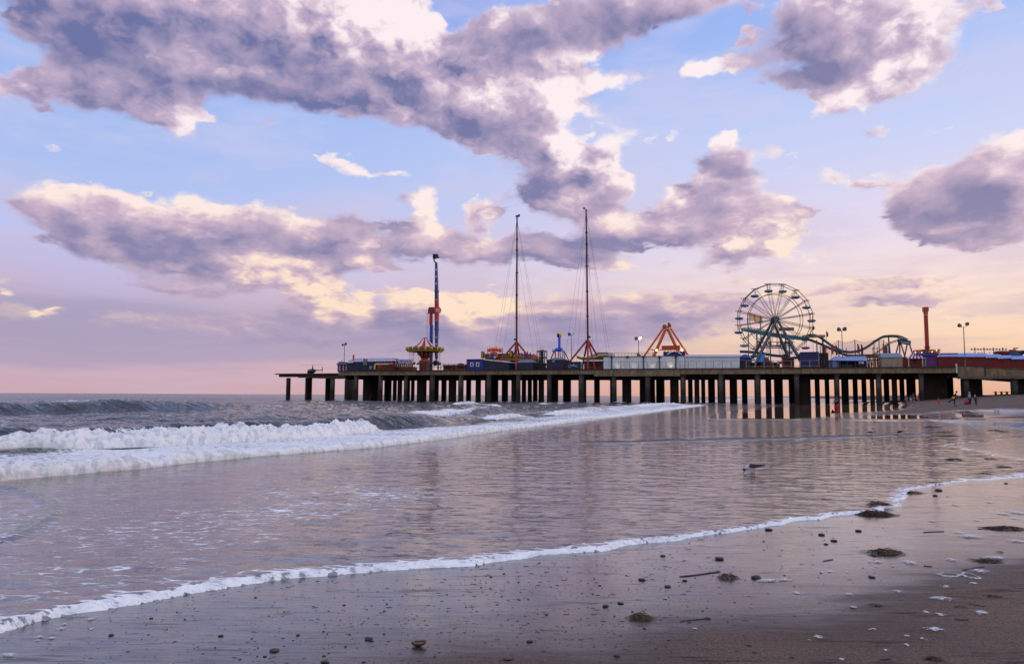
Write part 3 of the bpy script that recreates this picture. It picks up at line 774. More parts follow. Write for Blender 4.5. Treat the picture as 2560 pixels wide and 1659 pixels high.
# ------------------------------------------------------------------ mesh builder
class MB:
    def __init__(self):
        self.bm = bmesh.new()
    def face(self, pts):
        vs = [self.bm.verts.new(p) for p in pts]
        return self.bm.faces.new(vs)
    def hexa(self, b, t):
        v = [self.bm.verts.new(p) for p in list(b) + list(t)]
        for f in ((3, 2, 1, 0), (4, 5, 6, 7), (0, 1, 5, 4), (1, 2, 6, 5), (2, 3, 7, 6), (3, 0, 4, 7)):
            self.bm.faces.new([v[i] for i in f])
        return self
    def box(self, x0, x1, y0, y1, z0, z1):
        return self.hexa([(x0, y0, z0), (x1, y0, z0), (x1, y1, z0), (x0, y1, z0)], [(x0, y0, z1), (x1, y0, z1), (x1, y1, z1), (x0, y1, z1)])
    def bar(self, p, q, r, n=8, r2=None):
        p, q = Vector(p), Vector(q)
        r2 = r if r2 is None else r2
        d = q - p
        a = d.orthogonal().normalized(); b = d.normalized().cross(a)
        A, B = [], []
        for i in range(n):
            t = 2 * math.pi * (i + .5) / n
            o = a * math.cos(t) + b * math.sin(t)
            A.append(self.bm.verts.new(p + o * r)); B.append(self.bm.verts.new(q + o * r2))
        for i in range(n):
            self.bm.faces.new((A[i], A[(i + 1) % n], B[(i + 1) % n], B[i]))
        self.bm.faces.new(A[::-1]); self.bm.faces.new(B)
        return self
    def path(self, pts, r, n=6):
        for p, q in zip(pts[:-1], pts[1:]):
            self.bar(p, q, r, n)
        return self
    def tube(self, pts, r, n=6):
        """one continuous tube along points; r may be a list"""
        pts = [Vector(p) for p in pts]
        rr = r if hasattr(r, '__len__') else [r] * len(pts)
        prev = None; rings = []
        up = None
        for i, p in enumerate(pts):
            d = (pts[min(i + 1, len(pts) - 1)] - pts[max(i - 1, 0)]).normalized()
            if up is None: up = d.orthogonal().normalized()
            up = (up - d * up.dot(d)).normalized()
            b = d.cross(up)
            rings.append([self.bm.verts.new(p + (up * math.cos(2 * math.pi * k / n) + b * math.sin(2 * math.pi * k / n)) * rr[i]) for k in range(n)])
        for A, B in zip(rings[:-1], rings[1:]):
            for k in range(n):
                self.bm.faces.new((A[k], A[(k + 1) % n], B[(k + 1) % n], B[k]))
        self.bm.faces.new(rings[0][::-1]); self.bm.faces.new(rings[-1])
        return self
    def lathe(self, prof, c=(0, 0, 0), n=24, cap=True, ax='Z'):
        rings = []
        for r, z in prof:
            ring = []
            for k in range(n):
                t = 2 * math.pi * k / n
                v = (r * math.cos(t), r * math.sin(t), z)
                if ax == 'Y': v = (v[0], v[2], v[1])
                if ax == 'X': v = (v[2], v[0], v[1])
                ring.append(self.bm.verts.new(Vector(v) + Vector(c)))
            rings.append(ring)
        for A, B in zip(rings[:-1], rings[1:]):
            for k in range(n):
                self.bm.faces.new((A[k], A[(k + 1) % n], B[(k + 1) % n], B[k]))
        if cap:
            self.bm.faces.new(rings[0][::-1]); self.bm.faces.new(rings[-1])
        return self
    def loft(self, secs, n=14, ax='X', cap=True, pw=1.0):
        """rings along an axis: (pos, half-width, centre height, half-height[, sideways offset])"""
        rings = []
        for s in secs:
            x, hw, zc, hh = s[:4]; oy = s[4] if len(s) > 4 else 0
            ring = []
            for k in range(n):
                t = 2 * math.pi * k / n
                c, si = math.cos(t), math.sin(t)
                y = oy + hw * math.copysign(abs(c) ** pw, c); z = zc + hh * math.copysign(abs(si) ** pw, si)
                ring.append(self.bm.verts.new((x, y, z) if ax == 'X' else (y, z, x) if ax == 'Z' else (y, x, z)))
            rings.append(ring)
        for A, B in zip(rings[:-1], rings[1:]):
            for k in range(n):
                self.bm.faces.new((A[k], A[(k + 1) % n], B[(k + 1) % n], B[k]))
        if cap:
            self.bm.faces.new(rings[0][::-1]); self.bm.faces.new(rings[-1])
        return self
    def prism(self, poly, y0, y1):
        """polygon of (x, z) pushed from y0 to y1"""
        A = [self.bm.verts.new((x, y0, z)) for x, z in poly]; B = [self.bm.verts.new((x, y1, z)) for x, z in poly]
        n = len(poly)
        self.bm.faces.new(A); self.bm.faces.new(B[::-1])
        for i in range(n):
            self.bm.faces.new((A[i], B[i], B[(i + 1) % n], A[(i + 1) % n]))
        return self
    def ball(self, c, r, sc=(1, 1, 1), u=10, v=7):
        m = Matrix.Translation(c) @ Matrix.Diagonal((*sc, 1))
        bmesh.ops.create_uvsphere(self.bm, u_segments=u, v_segments=v, radius=r, matrix=m)
        return self
    def build(self, name, mat, parent=None, smooth=None, loc=None):
        bm = self.bm
        bmesh.ops.recalc_face_normals(bm, faces=bm.faces)
        me = bpy.data.meshes.new(name)
        bm.to_mesh(me); bm.free()
        if smooth:
            me.polygons.foreach_set('use_smooth', [True] * len(me.polygons))
            me.set_sharp_from_angle(angle=R(smooth))
        for mm in (mat if isinstance(mat, (list, tuple)) else [mat]):
            me.materials.append(mm)
        o = bpy.data.objects.new(name, me)
        COL.objects.link(o)
        if parent: o.parent = parent
        if loc: o.location = loc
        return o

def thing(name, label, cat, px=None, py=None, w=0.0, loc=None, rot=PROT, group=None, base=None):
    o = bpy.data.objects.new(name, None)
    COL.objects.link(o)
    o.empty_display_size = 0.5
    if loc is None:
        s, z = sz(px, py if py else 925, w)
        loc = W(s, w, DECK if base is None else base)
        o['s0'], o['w0'], o['z0'] = s, w, (DECK if base is None else base)
    o.location = loc
    o.rotation_euler = (0, 0, rot)
    return tag(o, label, cat, group)

class Fr:
    """local frame of a thing on the pier: photo point at depth w -> local x, y, z"""
    def __init__(self, o):
        self.s, self.w, self.z = o['s0'], o['w0'], o['z0']
        for k in ('s0', 'w0', 'z0'): del o[k]
    def __call__(self, px, py, w=None):
        w = self.w if w is None else w
        s, z = sz(px, py, w)
        return Vector((s - self.s, w - self.w, z - self.z))
    def x(self, px, w=None): return self(px, 920, w).x
    def zz(self, py, px=1280, w=None): return self(px, py, w).z

_pm = {}
def paint(rgb, rough=0.5, dirt=0.25, scale=1.3, metal=0.0, srgb=True, spec=0.4):
    key = (rgb, rough, dirt, scale, metal, srgb, spec)
    if key in _pm: return _pm[key]
    m, T, b = new_mat('paint')
    c = lin(rgb) if srgb else rgb
    tc = T.node('ShaderNodeTexCoord').outputs['Object']
    n1, _ = T.noise(tc, scale, 5, 0.65)
    st, _ = T.noise(T.mapping(tc, sc=(3, 3, 0.35)), scale * 1.5, 4, 0.6)
    k = T.mapr(T.m('ADD', T.m('MULTIPLY', n1, .5), T.m('MULTIPLY', st, .5)), 0.36, 0.66)
    T.put(b.inputs['Base Color'], T.mix(k, tuple(v * (1 - dirt) * 0.9 for v in c), tuple(min(v * (1 + dirt * .3), 0.85) for v in c)))
    T.put(b.inputs['Roughness'], T.mapr(n1, 0.3, 0.7, rough * 0.8, min(rough * 1.2, 1)))
    b.inputs['Metallic'].default_value = metal
    b.inputs['Specular IOR Level'].default_value = spec
    _pm[key] = m
    return m
def glow(rgb, strength, name='lamp glow'):
    key = ('glow', rgb, strength)
    if key in _pm: return _pm[key]
    m, T, b = new_mat(name)
    T.put(b.inputs['Base Color'], lin(rgb))
    T.put(b.inputs['Emission Color'], lin(rgb)); b.inputs['Emission Strength'].default_value = strength
    _pm[key] = m
    return m
def concrete(name, rgb, growth=None, streak=0.5):
    m, T, b = new_mat(name)
    pos = T.node('ShaderNodeNewGeometry').outputs['Position']
    n1, _ = T.noise(pos, 0.8, 6, 0.65)
    st, _ = T.noise(T.mapping(pos, sc=(1.6, 1.6, 0.12)), 1.2, 5, 0.6)
    rust, _ = T.noise(T.mapping(pos, sc=(0.6, 0.6, 0.15)), 0.9, 4, 0.6)
    fine, _ = T.noise(pos, 6, 4, 0.6)
    c = lin(rgb)
    col = T.mix(T.mapr(n1, 0.3, 0.7), tuple(v * .62 for v in c), tuple(v * 1.15 for v in c))
    col = T.mix(T.m('MULTIPLY', T.mapr(st, 0.5, 0.72), streak), col, (0.045, 0.038, 0.03))
    col = T.mix(T.mapr(rust, 0.62, 0.75, 0, 0.55), col, (0.13, 0.07, 0.03))
    if growth is not None:                               # weed and tar below the high-water line
        z = T.sep(pos)[2]
        g = T.mapr(T.m('ADD', z, T.m('MULTIPLY', n1, 2.2)), growth + 2.4, growth - 0.2)
        col = T.mix(g, col, T.mix(fine, (0.012, 0.010, 0.009), (0.034, 0.026, 0.020)))
    T.put(b.inputs['Base Color'], col)
    b.inputs['Roughness'].default_value = 0.88
    b.inputs['Specular IOR Level'].default_value = 0.25
    T.l.new(bump(T, T.m('ADD', n1, T.m('MULTIPLY', fine, .3)), 0.4, 0.05), b.inputs['Normal'])
    return m
M_FASCIA = concrete('weathered concrete beam', (122, 106, 84), None, 0.75)
M_PILE = concrete('stained concrete pile', (80, 74, 70), 3.4, 0.8)
M_SHADED = concrete('shade-darkened underdeck', (52, 44, 40), 3.0, 0.7)  # rear piles and beams: shade under the deck put into the colour
M_DECK = concrete('deck planks', (96, 84, 76))
BLACK = paint((28, 28, 32), 0.6)
DKSTEEL = paint((58, 60, 66), 0.5, 0.3)
GALV = paint((120, 116, 118), 0.5, 0.3)
WHITE = paint((222, 222, 222), 0.55, 0.18)

# ------------------------------------------------------------------ the pier
def S_(px, w=0.0): return sz(px, 925, w)[0]
GAPS = [(690, 714.5), (726, 762), (780, 812.5), (837, 860.5), (896, 906.5), (957.5, 960), (979, 981.5), (991.8, 993.3), (1005.5, 1009), (1025, 1027), (1036.5, 1041.5),
        (1066.5, 1072.5), (1097, 1103), (1116.5, 1121), (1141, 1145), (1159, 1165), (1178, 1188.5), (1202.5, 1212), (1246, 1254), (1270.5, 1278), (1302, 1304), (1315.5, 1319),
        (1330, 1332), (1344, 1346), (1360.5, 1366.5), (1396, 1407), (1428, 1446), (1466, 1485), (1500, 1525), (1542, 1555), (1579, 1599), (1638, 1640), (1662, 1675),
        (1697.5, 1701), (1715, 1720), (1732, 1736), (1749, 1753), (1763.5, 1770), (1788, 1793.5), (1814, 1824), (1843.5, 1854.5), (1869, 1886), (1902.5, 1914), (1929, 1935),
        (1958, 1972), (2027.5, 2037), (2050, 2062), (2074, 2085.5), (2099.5, 2103.5), (2122.5, 2132), (2145, 2154), (2167, 2175), (2187, 2190), (2205, 2209.5), (2224, 2229.5),
        (2244, 2249), (2262, 2266), (2290.5, 2297), (2312, 2315.5), (2385, 2407)]
FRONT = [(825, 837), (884, 896), (945.5, 957), (1010, 1019), (1075, 1087), (1146, 1158), (1216, 1228), (1290, 1301.5), (1367, 1379), (1447, 1460), (1529, 1541), (1613, 1626),
         (1702, 1713), (1796, 1809), (1888, 1901), (1986, 1999), (2087, 2098.5), (2191, 2203.5), (2298, 2310.5)]
def build_pier():
    t = thing('pier', 'long concrete amusement pier on dark piles reaching into the sea', 'pier', 1600, 925, 0.0, base=0.0)
    f = Fr(t); s0 = f.s
    xl, xm, xr, xe = S_(697) - s0, S_(846) - s0, S_(2391) - s0, S_(2391) + 62 - s0
    top = DECK
    MB().box(xm, xr, 0.35, 36, top - 0.55, top - 0.02).build('deck', M_DECK, t)
    m = MB()
    a1, a2 = S_(1485) - s0, S_(1700) - s0
    for x0, x1, zt, zb, y0 in ((xm, a1, top, 6.72, 0.0), (a1, a2, top - 0.12, 6.22, -0.12), (a2, xr, top - 0.02, 6.62, 0.0)):
        n = max(1, int((x1 - x0) / 8.5))
        for i in range(n):                               # separate precast lengths with narrow joints
            u0, u1 = x0 + (x1 - x0) * i / n, x0 + (x1 - x0) * (i + 1) / n
            m.box(u0 + 0.015, u1 - 0.015, y0 + 0.04 * ((i * 7) % 3), 0.36, zb, zt)
    m.build('fascia_beam', M_FASCIA, t)
    MB().box(xm, xr, -0.22, 0.5, top + 0.004, top + 0.20).build('deck_kerb', paint((44, 40, 40), 0.8), t)
    # helicopter pad: thinner slab on deep stepped girders
    m = MB()
    xh = S_(690.5) - s0
    m.box(xh, xm - 0.02, -0.6, 22, top - 0.72, top - 0.45)
    for i, (p0, p1, zb) in enumerate(((697, 745, 6.35), (745, 795, 6.15), (795, 862, 5.95))):
        m.box(S_(p0) - s0 + 0.02, S_(p1) - s0 - .02, 0.1 + .03 * i, 0.9, zb, top - 0.73)
        m.box(S_(p0) - s0 + 0.02, S_(p1) - s0 - .02, 14, 14.8, zb, top - 0.73)
    m.build('landing_pad', concrete('pad concrete', (70, 62, 56)), t)
    # piles
    npile = 0
    def pile(px0, px1, w, mat, ztop):
        nonlocal npile
        s, _ = sz((px0 + px1) / 2, 985, w)
        q = W(s, w, 2); d = kpx(q)
        r = (px1 - px0) / 2 * d * (d * FPX / (q - CAM).length) * 0.985
        MB().lathe([(r * 1.02, -2.5), (r, 0.5), (r, ztop)], (0, 0, 0), 16).build('pile', mat, t, 40, loc=(s - s0, w, 0))
        npile += 1
    for a, b in FRONT:
        pile(a, b, 0.9, M_PILE, 6.7)
    dark = []
    for (a, b), (c, d) in zip(GAPS[:-1], GAPS[1:]):
        seg = [(b, c)]
        for fa, fb in FRONT:
            new = []
            for u, v in seg:
                if fb <= u or fa >= v: new.append((u, v))
                else:
                    if fa - u > 0.6: new.append((u, max(fa + 2, u + 7)))
                    if v - fb > 0.6: new.append((min(fb - 2, v - 7), v))
            seg = new
        dark += seg
    rows = [8.5, 16.0, 23.5, 31.0]
    k = 0
    for u, v in dark:
        if u < 846: wmax = [12.0]
        else: wmax = rows
        n = max(1, round((v - u) / 24.0))
        for i in range(n):
            a = u + (v - u) * i / n; b = u + (v - u) * (i + 1) / n
            pile(a - (0.4 if i else 0), b + (0.4 if i < n - 1 else 0), wmax[k % len(wmax)], M_SHADED, 6.4)
            k += 1
    m = MB()
    for a, b in FRONT:
        s = S_((a + b) / 2) - s0
        m.box(s - 0.5, s + 0.5, 0.4, 33, 5.95, 6.60)
    m.build('cross_beam', M_SHADED, t)
    m = MB()
    for i, w in enumerate((8.5, 16, 23.5, 31)):
        m.box(xm + .5, xr - .3, w - .35, w + .35, 5.90 + .02 * i, 7.15)
    m.build('long_beam', M_SHADED, t)
    # landward wing: solid pier wall and the approach ramp
    x2, x3 = S_(2316) - s0, S_(2384) - s0
    MB().box(x2, x3, 6, 7.2, 0.2, 6.6).build('pier_wall', M_SHADED, t)
    m = MB()
    zt0, zt1 = sz(2395, 915.5)[1], sz(2562, 927)[1]
    zb0, zb1 = sz(2395, 940)[1], sz(2562, 941)[1]
    slope_t, slope_b = (zt1 - zt0) / (S_(2562) - S_(2395)), (zb1 - zb0) / (S_(2562) - S_(2395))
    xa = S_(2394) - s0
    L = xe - xa
    m.prism([(xa, zb0), (xa + L, zb0 + slope_b * L), (xa + L, zt0 + slope_t * L), (xa, zt0)], -0.35, 0.5)
    m.build('ramp_beam', M_FASCIA, t)
    l0 = sz(2395, 946.5)[1]
    MB().prism([(xa + .15, l0), (xa + L, l0 - 0.05), (xa + L, zb0 + slope_b * L - .01), (xa + .15, zb0 - .01)], -0.25, 1.2).build('ramp_ledge', concrete('ledge', (104, 98, 92)), t)
    MB().prism([(xa, zt0 - 1.0), (xa + L, zt0 - 1.0 + slope_t * L), (xa + L, zt0 - .1 + slope_t * L), (xa, zt0 - .1)], 0.52, 34).build('ramp_deck', M_DECK, t)
    MB().box(xa - .35, xa - .1, -0.4, 0.1, 6.6, top + .75).build('expansion_joint', paint((190, 190, 190), 0.5), t)
    sj, zj = sz(2461, 920)
    MB().box(sj - s0 - .1, sj - s0 + .1, -.42, -.36, zb0, zt0 + .1).build('drain_pipe', BLACK, t)
    for a, b in ((2408, 2424), (2527, 2546)):
        s, _ = sz((a + b) / 2, 960, 0.9); r = (b - a) / 2 * kpx(W(s, .9, 2)) * .86
        MB().lathe([(r, -1), (r, 5.6)], (0, 0, 0), 18).build('pile', M_PILE, t, 40, loc=(s - s0, 1.2, 0))
    xw = S_(2424) - s0
    MB().box(xw, S_(2478) - s0, 7, 8, 0.5, 5.55).build('pier_wall', M_SHADED, t)
    MB().box(S_(2547) - s0, xe, 4, 5, 0.5, 5.6).build('pier_wall', M_SHADED, t)
    # railings along the deck edge
    def rail(p0, p1, step, zt, w, rp, mat, name='railing', mid=(0.55,), mesh=False):
        m = MB()
        x0, x1 = S_(p0, w) - s0, S_(p1, w) - s0
        n = max(2, round((x1 - x0) / step))
        for i in range(n + 1):
            x = x0 + (x1 - x0) * i / n
            m.bar((x, w, top), (x, w, top + zt), rp, 6)
        for fr in (1.0,) + tuple(mid):
            m.bar((x0, w, top + zt * fr), (x1, w, top + zt * fr), rp * .6, 5)
        m.build(name, mat, t)
    rail(872, 1172, 1.35, 1.75, 0.15, 0.055, paint((24, 22, 24), .6))
    rail(1172, 1500, 1.6, 1.0, 0.15, 0.035, paint((30, 26, 28), .6))
    rail(1508, 1712, 2.1, 1.75, 0.15, 0.04, paint((26, 28, 34), .6), mid=(0.06,))
    rail(1700, 1850, 1.75, 1.75, 0.15, 0.04, paint((26, 28, 34), .6), mid=(0.06,))
    rail(1866, 2048, 1.75, 1.7, 0.05, 0.075, paint((150, 130, 100), .7), mid=(0.3,))
    rail(2050, 2385, 2.2, 0.55, 0.1, 0.03, paint((30, 28, 30), .6), mid=())
    return t
build_pier()
# ------------------------------------------------------------------ things standing on the pier
NAVY = paint((26, 38, 136), 0.5, 0.3); DNAVY = paint((24, 28, 62), 0.55, 0.3); RED = paint((206, 30, 22), 0.5, 0.3); DRED = paint((104, 16, 20), 0.6, 0.35)
MAST = paint((150, 28, 20), 0.5, 0.35); BLUE = paint((28, 88, 220), 0.45, 0.25); TEAL = paint((28, 124, 140), 0.5, 0.3); ORANGE = paint((224, 98, 16), 0.5, 0.3)
YEL = paint((252, 190, 24), 0.5, 0.25); GOLD = paint((196, 132, 24), 0.4, 0.3, metal=0.2); CREAM = paint((220, 200, 150), 0.6, 0.2); PALE = paint((150, 170, 214), 0.6, 0.2)
GREYROOF = paint((112, 118, 128), 0.7, 0.3); PURPLE = paint((96, 26, 98), 0.55, 0.3); GREEN = paint((40, 112, 60), 0.55, 0.3); BROWN = paint((92, 58, 34), 0.7, 0.35)
OFFW = paint((206, 208, 214), 0.65, 0.16, 0.8); TAN = paint((150, 132, 118), 0.7, 0.25); OLIVE = paint((108, 104, 44), 0.6, 0.3); STEEL = paint((86, 92, 102), 0.45, 0.3, metal=0.3)
def text(name, s, size, mat, parent, loc, rot=(math.pi / 2, 0, 0), mirror=False, depth=0.02, spacing=1.0, bold=0.0):
    cu = bpy.data.curves.new(name, 'FONT')
    cu.body = s; cu.size = size; cu.offset = bold; cu.extrude = depth; cu.align_x = 'CENTER'; cu.align_y = 'CENTER'; cu.space_character = spacing
    tmp = bpy.data.objects.new(name, cu); COL.objects.link(tmp)
    me = bpy.data.meshes.new_from_object(tmp.evaluated_get(bpy.context.evaluated_depsgraph_get()))
    bpy.data.objects.remove(tmp)
    if mirror: me.transform(Matrix.Diagonal((-1, 1, 1, 1))); me.flip_normals()
    me.materials.clear(); me.materials.append(mat)
    o = bpy.data.objects.new(name, me); COL.objects.link(o)
    o.parent = parent; o.location = loc; o.rotation_euler = rot
    return o
def copy_tree(o, parent=None):
    c = o.copy(); COL.objects.link(c)
    if parent is not None: c.parent = parent
    for ch in [x for x in o.children]: copy_tree(ch, c)
    return c
def rbox(f, a, b, ya, yb, w0, w1, m=None, base=None):
    """box whose front face spans photo columns a..b and rows ya (top) .. yb at depth w0"""
    m = m or MB()
    x0, x1 = f.x(a, w0), f.x(b, w0)
    zt = f.zz(ya, (a + b) / 2, w0); zb = f.zz(yb, (a + b) / 2, w0) if yb else 0.0
    m.box(x0, x1, w0 - f.w, w1 - f.w, zb if base is None else base, zt)
    return m

def helicopter():
    t = thing('helicopter', 'small dark purple helicopter parked on the seaward landing pad of the pier', 'helicopter', 786, 928, 6.0, base=DECK - 0.45)
    f = Fr(t); k = kpx(W(f.s, f.w, 8))      # metres per photo pixel here
    X = lambda px: (px - 786) * k
    Z = lambda py: (929.6 - py) * k
    body = paint((34, 24, 62), 0.25, 0.2)
    MB().loft([(X(766), .06, Z(926), .08), (X(767), .34, Z(924.5), .38), (X(769.5), .56, Z(923), .58), (X(774), .66, Z(922.6), .66), (X(780), .66, Z(922.6), .64), (X(785), .52, Z(922), .54),
               (X(788), .34, Z(921), .36), (X(790), .18, Z(920.6), .18)], 16).build('fuselage', body, t, 50)
    MB().loft([(X(767.6), .30, Z(922.2), .26), (X(769.6), .575, Z(921.2), .40), (X(774), .675, Z(921), .40), (X(775.5), .66, Z(921), .36)], 16).build('windscreen', paint((60, 74, 84), 0.08, 0.1), t, 50)
    MB().loft([(X(786), .26, Z(920.4), .17), (X(796), .15, Z(920.2), .12), (X(808.5), .08, Z(919.7), .08)], 10).build('tail_boom', body, t, 50)
    MB().prism([(X(807.4), Z(920)), (X(808.3), Z(911.6)), (X(809.2), Z(911.6)), (X(809.0), Z(919.6)), (X(808.6), Z(926)), (X(807.9), Z(926))], -.05, .05).build('tail_fin', BLACK, t)
    MB().bar((X(808.6), .1, Z(919.2)), (X(808.6), .22, Z(919.2)), .04).bar((X(808.2), .2, Z(922.6)), (X(809), .2, Z(915.8)), .03).build('tail_rotor', BLACK, t)
    MB().loft([(Z(918.6), .34, X(781), .28), (Z(912), .14, X(780.2), .12), (Z(907.4), .07, X(779.8), .06)], 10).build('mast_fairing', body, t, 50).data.transform(Matrix(((0, 0, 1, 0), (0, 1, 0, 0), (1, 0, 0, 0), (0, 0, 0, 1))))
    r = MB(); r.bar((X(779.8), 0, Z(908)), (X(779.8), 0, Z(906.4)), .07)
    r.build('rotor_hub', BLACK, t)
    for sx, tip in ((-1, 739), (1, 820.5)):
        MB().hexa([(X(779.8), -.09, Z(907.1)), (X(tip), -.4 * sx - .08, Z(907.6 if sx > 0 else 907.2)), (X(tip), -.4 * sx + .09, Z(907.6 if sx > 0 else 907.2)), (X(779.8), .09, Z(907.1))],
                  [(X(779.8), -.09, Z(906.8)), (X(tip), -.4 * sx - .08, Z(907.3 if sx > 0 else 906.9)), (X(tip), -.4 * sx + .09, Z(907.3 if sx > 0 else 906.9)), (X(779.8), .09, Z(906.8))]).build('rotor_blade', DKSTEEL, t)
    for sy in (-1, 1):
        m = MB(); y = sy * .78
        m.tube([(X(767.5), y, .12), (X(769), y, .04), (X(790), y, .04)], .04)
        for px in (772, 784): m.bar((X(px), y, .05), (X(px), sy * .4, Z(926)), .035)
        m.build('skid', DKSTEEL, t)
helicopter()

def floodlight(px, ytop, w, label, heads, ybase=None, rp=0.09, face=(0, -1)):
    t = thing('floodlight_pole', label, 'floodlight', px, 920, w, group='floodlight poles along the pier')
    f = Fr(t)
    zt = f.zz(ytop, px)
    MB().bar((0, 0, 0), (0, 0, zt), rp * 1.3, 10, rp * .8).build('pole', GALV, t, 40)
    m = MB()
    for hx, hz, sc, lit in heads:
        m.tube([(0, 0, zt - .05), (hx * .5, 0, zt - .02), (hx * .85, 0, zt + hz * .6), (hx, 0, zt + hz)], .045, 6)
    m.build('bracket_arm', GALV, t, 40)
    for hx, hz, sc, lit in heads:
        s = 1 if hx > 0 else -1
        q = MB().lathe([(.12, -.30), (.26, -.24), (.42, .12), (.46, .16), (.46, .20)], (0, 0, 0), 14, ax='Y')
        h = q.build('lamp_head', BLACK, t, 40, loc=(hx, 0, zt + hz))
        h.rotation_euler = (R(25), R(0), R(180 - s * 35)); h.scale = (sc,) * 3
        g = MB().lathe([(.40, 0.21), (.36, .235), (.02, .24)], (0, 0, 0), 14, ax='Y').build('lamp_glass', glow((255, 232, 180), 9.0) if lit else paint((70, 72, 80), .15), h, 40)
    return t
floodlight(860, 862, 3, 'slim floodlight pole beside the striped pavilion near the seaward end', [(-.55, 0.0, .7, False), (.35, .25, 1.0, False)])
floodlight(1428.5, 838, 5, 'grey floodlight pole between the two tall masts', [(-.55, .22, 1.0, False), (.5, .30, .35, False)])
floodlight(1597, 848, 5, 'floodlight pole with one lamp shining white behind the long white wall', [(-.6, .15, 1.0, False), (.5, .15, .9, True)])
floodlight(2107.5, 826, 6, 'tall floodlight pole with two round lamps in front of the roller coaster', [(-.62, .22, 1.1, False), (.66, .26, 1.1, False)])
floodlight(2413.5, 817, 3, 'tall floodlight pole rising before the long red building', [(-.75, .30, 1.0, False), (.75, .55, .9, False)])

def pavilion():
    t = thing('pavilion', 'navy blue pavilion with a white and blue striped roof near the helicopter pad', 'pavilion', 920, 925, 3.0); f = Fr(t)
    rbox(f, 866, 902, 905, 0, 3.0, 11, base=0).build('wall', DNAVY, t)
    rbox(f, 902.2, 981, 902.5, 0, 3.1, 11, base=0).build('wall', DNAVY, t)
    m, T, b = new_mat('striped canvas')
    ox = T.sep(T.node('ShaderNodeTexCoord').outputs['Object'])[0]
    k = T.m('GREATER_THAN', T.m('FRACT', T.m('MULTIPLY', ox, 1.05)), 0.5)
    T.put(b.inputs['Base Color'], T.mix(k, lin((210, 206, 220)), lin((52, 46, 110)))); b.inputs['Roughness'].default_value = .7
    q = MB()
    e0, e1, r0, r1 = f(866, 904.6, 3), f(983, 902.4, 3), f(884, 895.5, 7), f(988, 894.6, 7)
    q.hexa([(e0.x, -.25, e0.z), (e1.x, -.25, e1.z), (e1.x, 8.4, e1.z), (e0.x, 8.4, e0.z)], [(r0.x, 3.6, r0.z), (r1.x, 3.6, r1.z), (r1.x, 4.4, r1.z), (r0.x, 4.4, r0.z)])
    q.build('roof', m, t)
    rbox(f, 907.5, 917, 896.8, 913, 2.86, 3.08).build('sign_panel', paint((110, 116, 110), .7), t)
    rbox(f, 867, 882, 904.4, 906.6, 2.6, 2.74).build('fascia_board', OFFW, t)
    rbox(f, 924, 930, 915, 922, 2.9, 3.08).build('service_window', PALE, t)
pavilion()
def kiosk():
    t = thing('kiosk', 'small hut with hipped purple roof and pale columns beside the landing pad', 'kiosk', 853, 925, 3.0); f = Fr(t)
    rbox(f, 846, 865.5, 911, 0, 3.6, 8, base=0).build('wall', paint((70, 60, 96), .6), t)
    for px in (843.2, 848.5, 857, 864.5):
        rbox(f, px, px + 1.8, 910.5, 0, 3.0, 3.3, base=0).build('column', paint((190, 176, 196), .6), t)
    a, b, c = f(840.5, 911, 2.6), f(866.5, 911, 2.6), f(853, 903.6, 5.5)
    MB().hexa([(a.x, -.5, a.z), (b.x, -.5, b.z), (b.x, 5.2, b.z), (a.x, 5.2, a.z)], [(c.x - .5, 2.2, c.z), (c.x + .9, 2.2, c.z), (c.x + .9, 2.8, c.z), (c.x - .5, 2.8, c.z)]).build('roof', paint((60, 50, 104), .6), t)
    MB().ball((c.x + .2, 2.5, c.z + .35), .13).bar((c.x + .2, 2.5, c.z), (c.x + .2, 2.5, c.z + .3), .03).build('finial', BROWN, t)
kiosk()
def windsock():
    t = thing('windsock', 'short red windsock hanging on its mast above the striped pavilion roof', 'windsock', 883, 925, 4.0); f = Fr(t)
    a, b = f(883, 887), f(883, 899.5)
    MB().bar((0, 0, 0), (0, 0, a.z + .1), .05).build('mast', GALV, t)
    MB().tube([(.0, -.02, a.z), (.05, -.05, a.z - .3), (.02, -.06, b.z + .4), (.06, -.05, b.z)], [.26, .25, .2, .14], 10).build('sleeve', paint((224, 40, 22), .7, .15), t, 50)
windsock()
def banner():
    t = thing('banner_sign', 'white banner sign with blue helicopter picture and purple lettering', 'sign', 1013.5, 925, 4.0); f = Fr(t)
    rbox(f, 996, 1031.3, 897.6, 908, 4.0, 4.12).build('board', paint((206, 190, 214), .7, .1), t)
    rbox(f, 997.6, 1007.6, 898.4, 907.2, 3.95, 3.995).build('picture_panel', paint((126, 140, 206), .6, .1), t)
    c = f(1002.6, 903.2, 3.93)
    MB().loft([(-.32, .02, -.03, .05), (-.1, .02, 0, .04), (.08, .02, .03, .09), (.28, .02, .06, .07), (.34, .02, .07, .03)], 8).build('picture', paint((34, 32, 84), .7), t, loc=(c.x, c.y, c.z))
    pl = paint((92, 30, 96), .7)
    u, v = f(1019.4, 900.9, 3.97), f(1019.4, 905.4, 3.97)
    text('lettering', 'Steel Pier', .54, pl, t, u, spacing=1.1, bold=.006); text('lettering', 'Bar & Grill', .54, pl, t, v, spacing=1.0, bold=.006)
    for px in (995, 1030.8): rbox(f, px, px + 1.0, 896.5, 0, 4.13, 4.3, base=0).build('post', DRED, t)
banner()
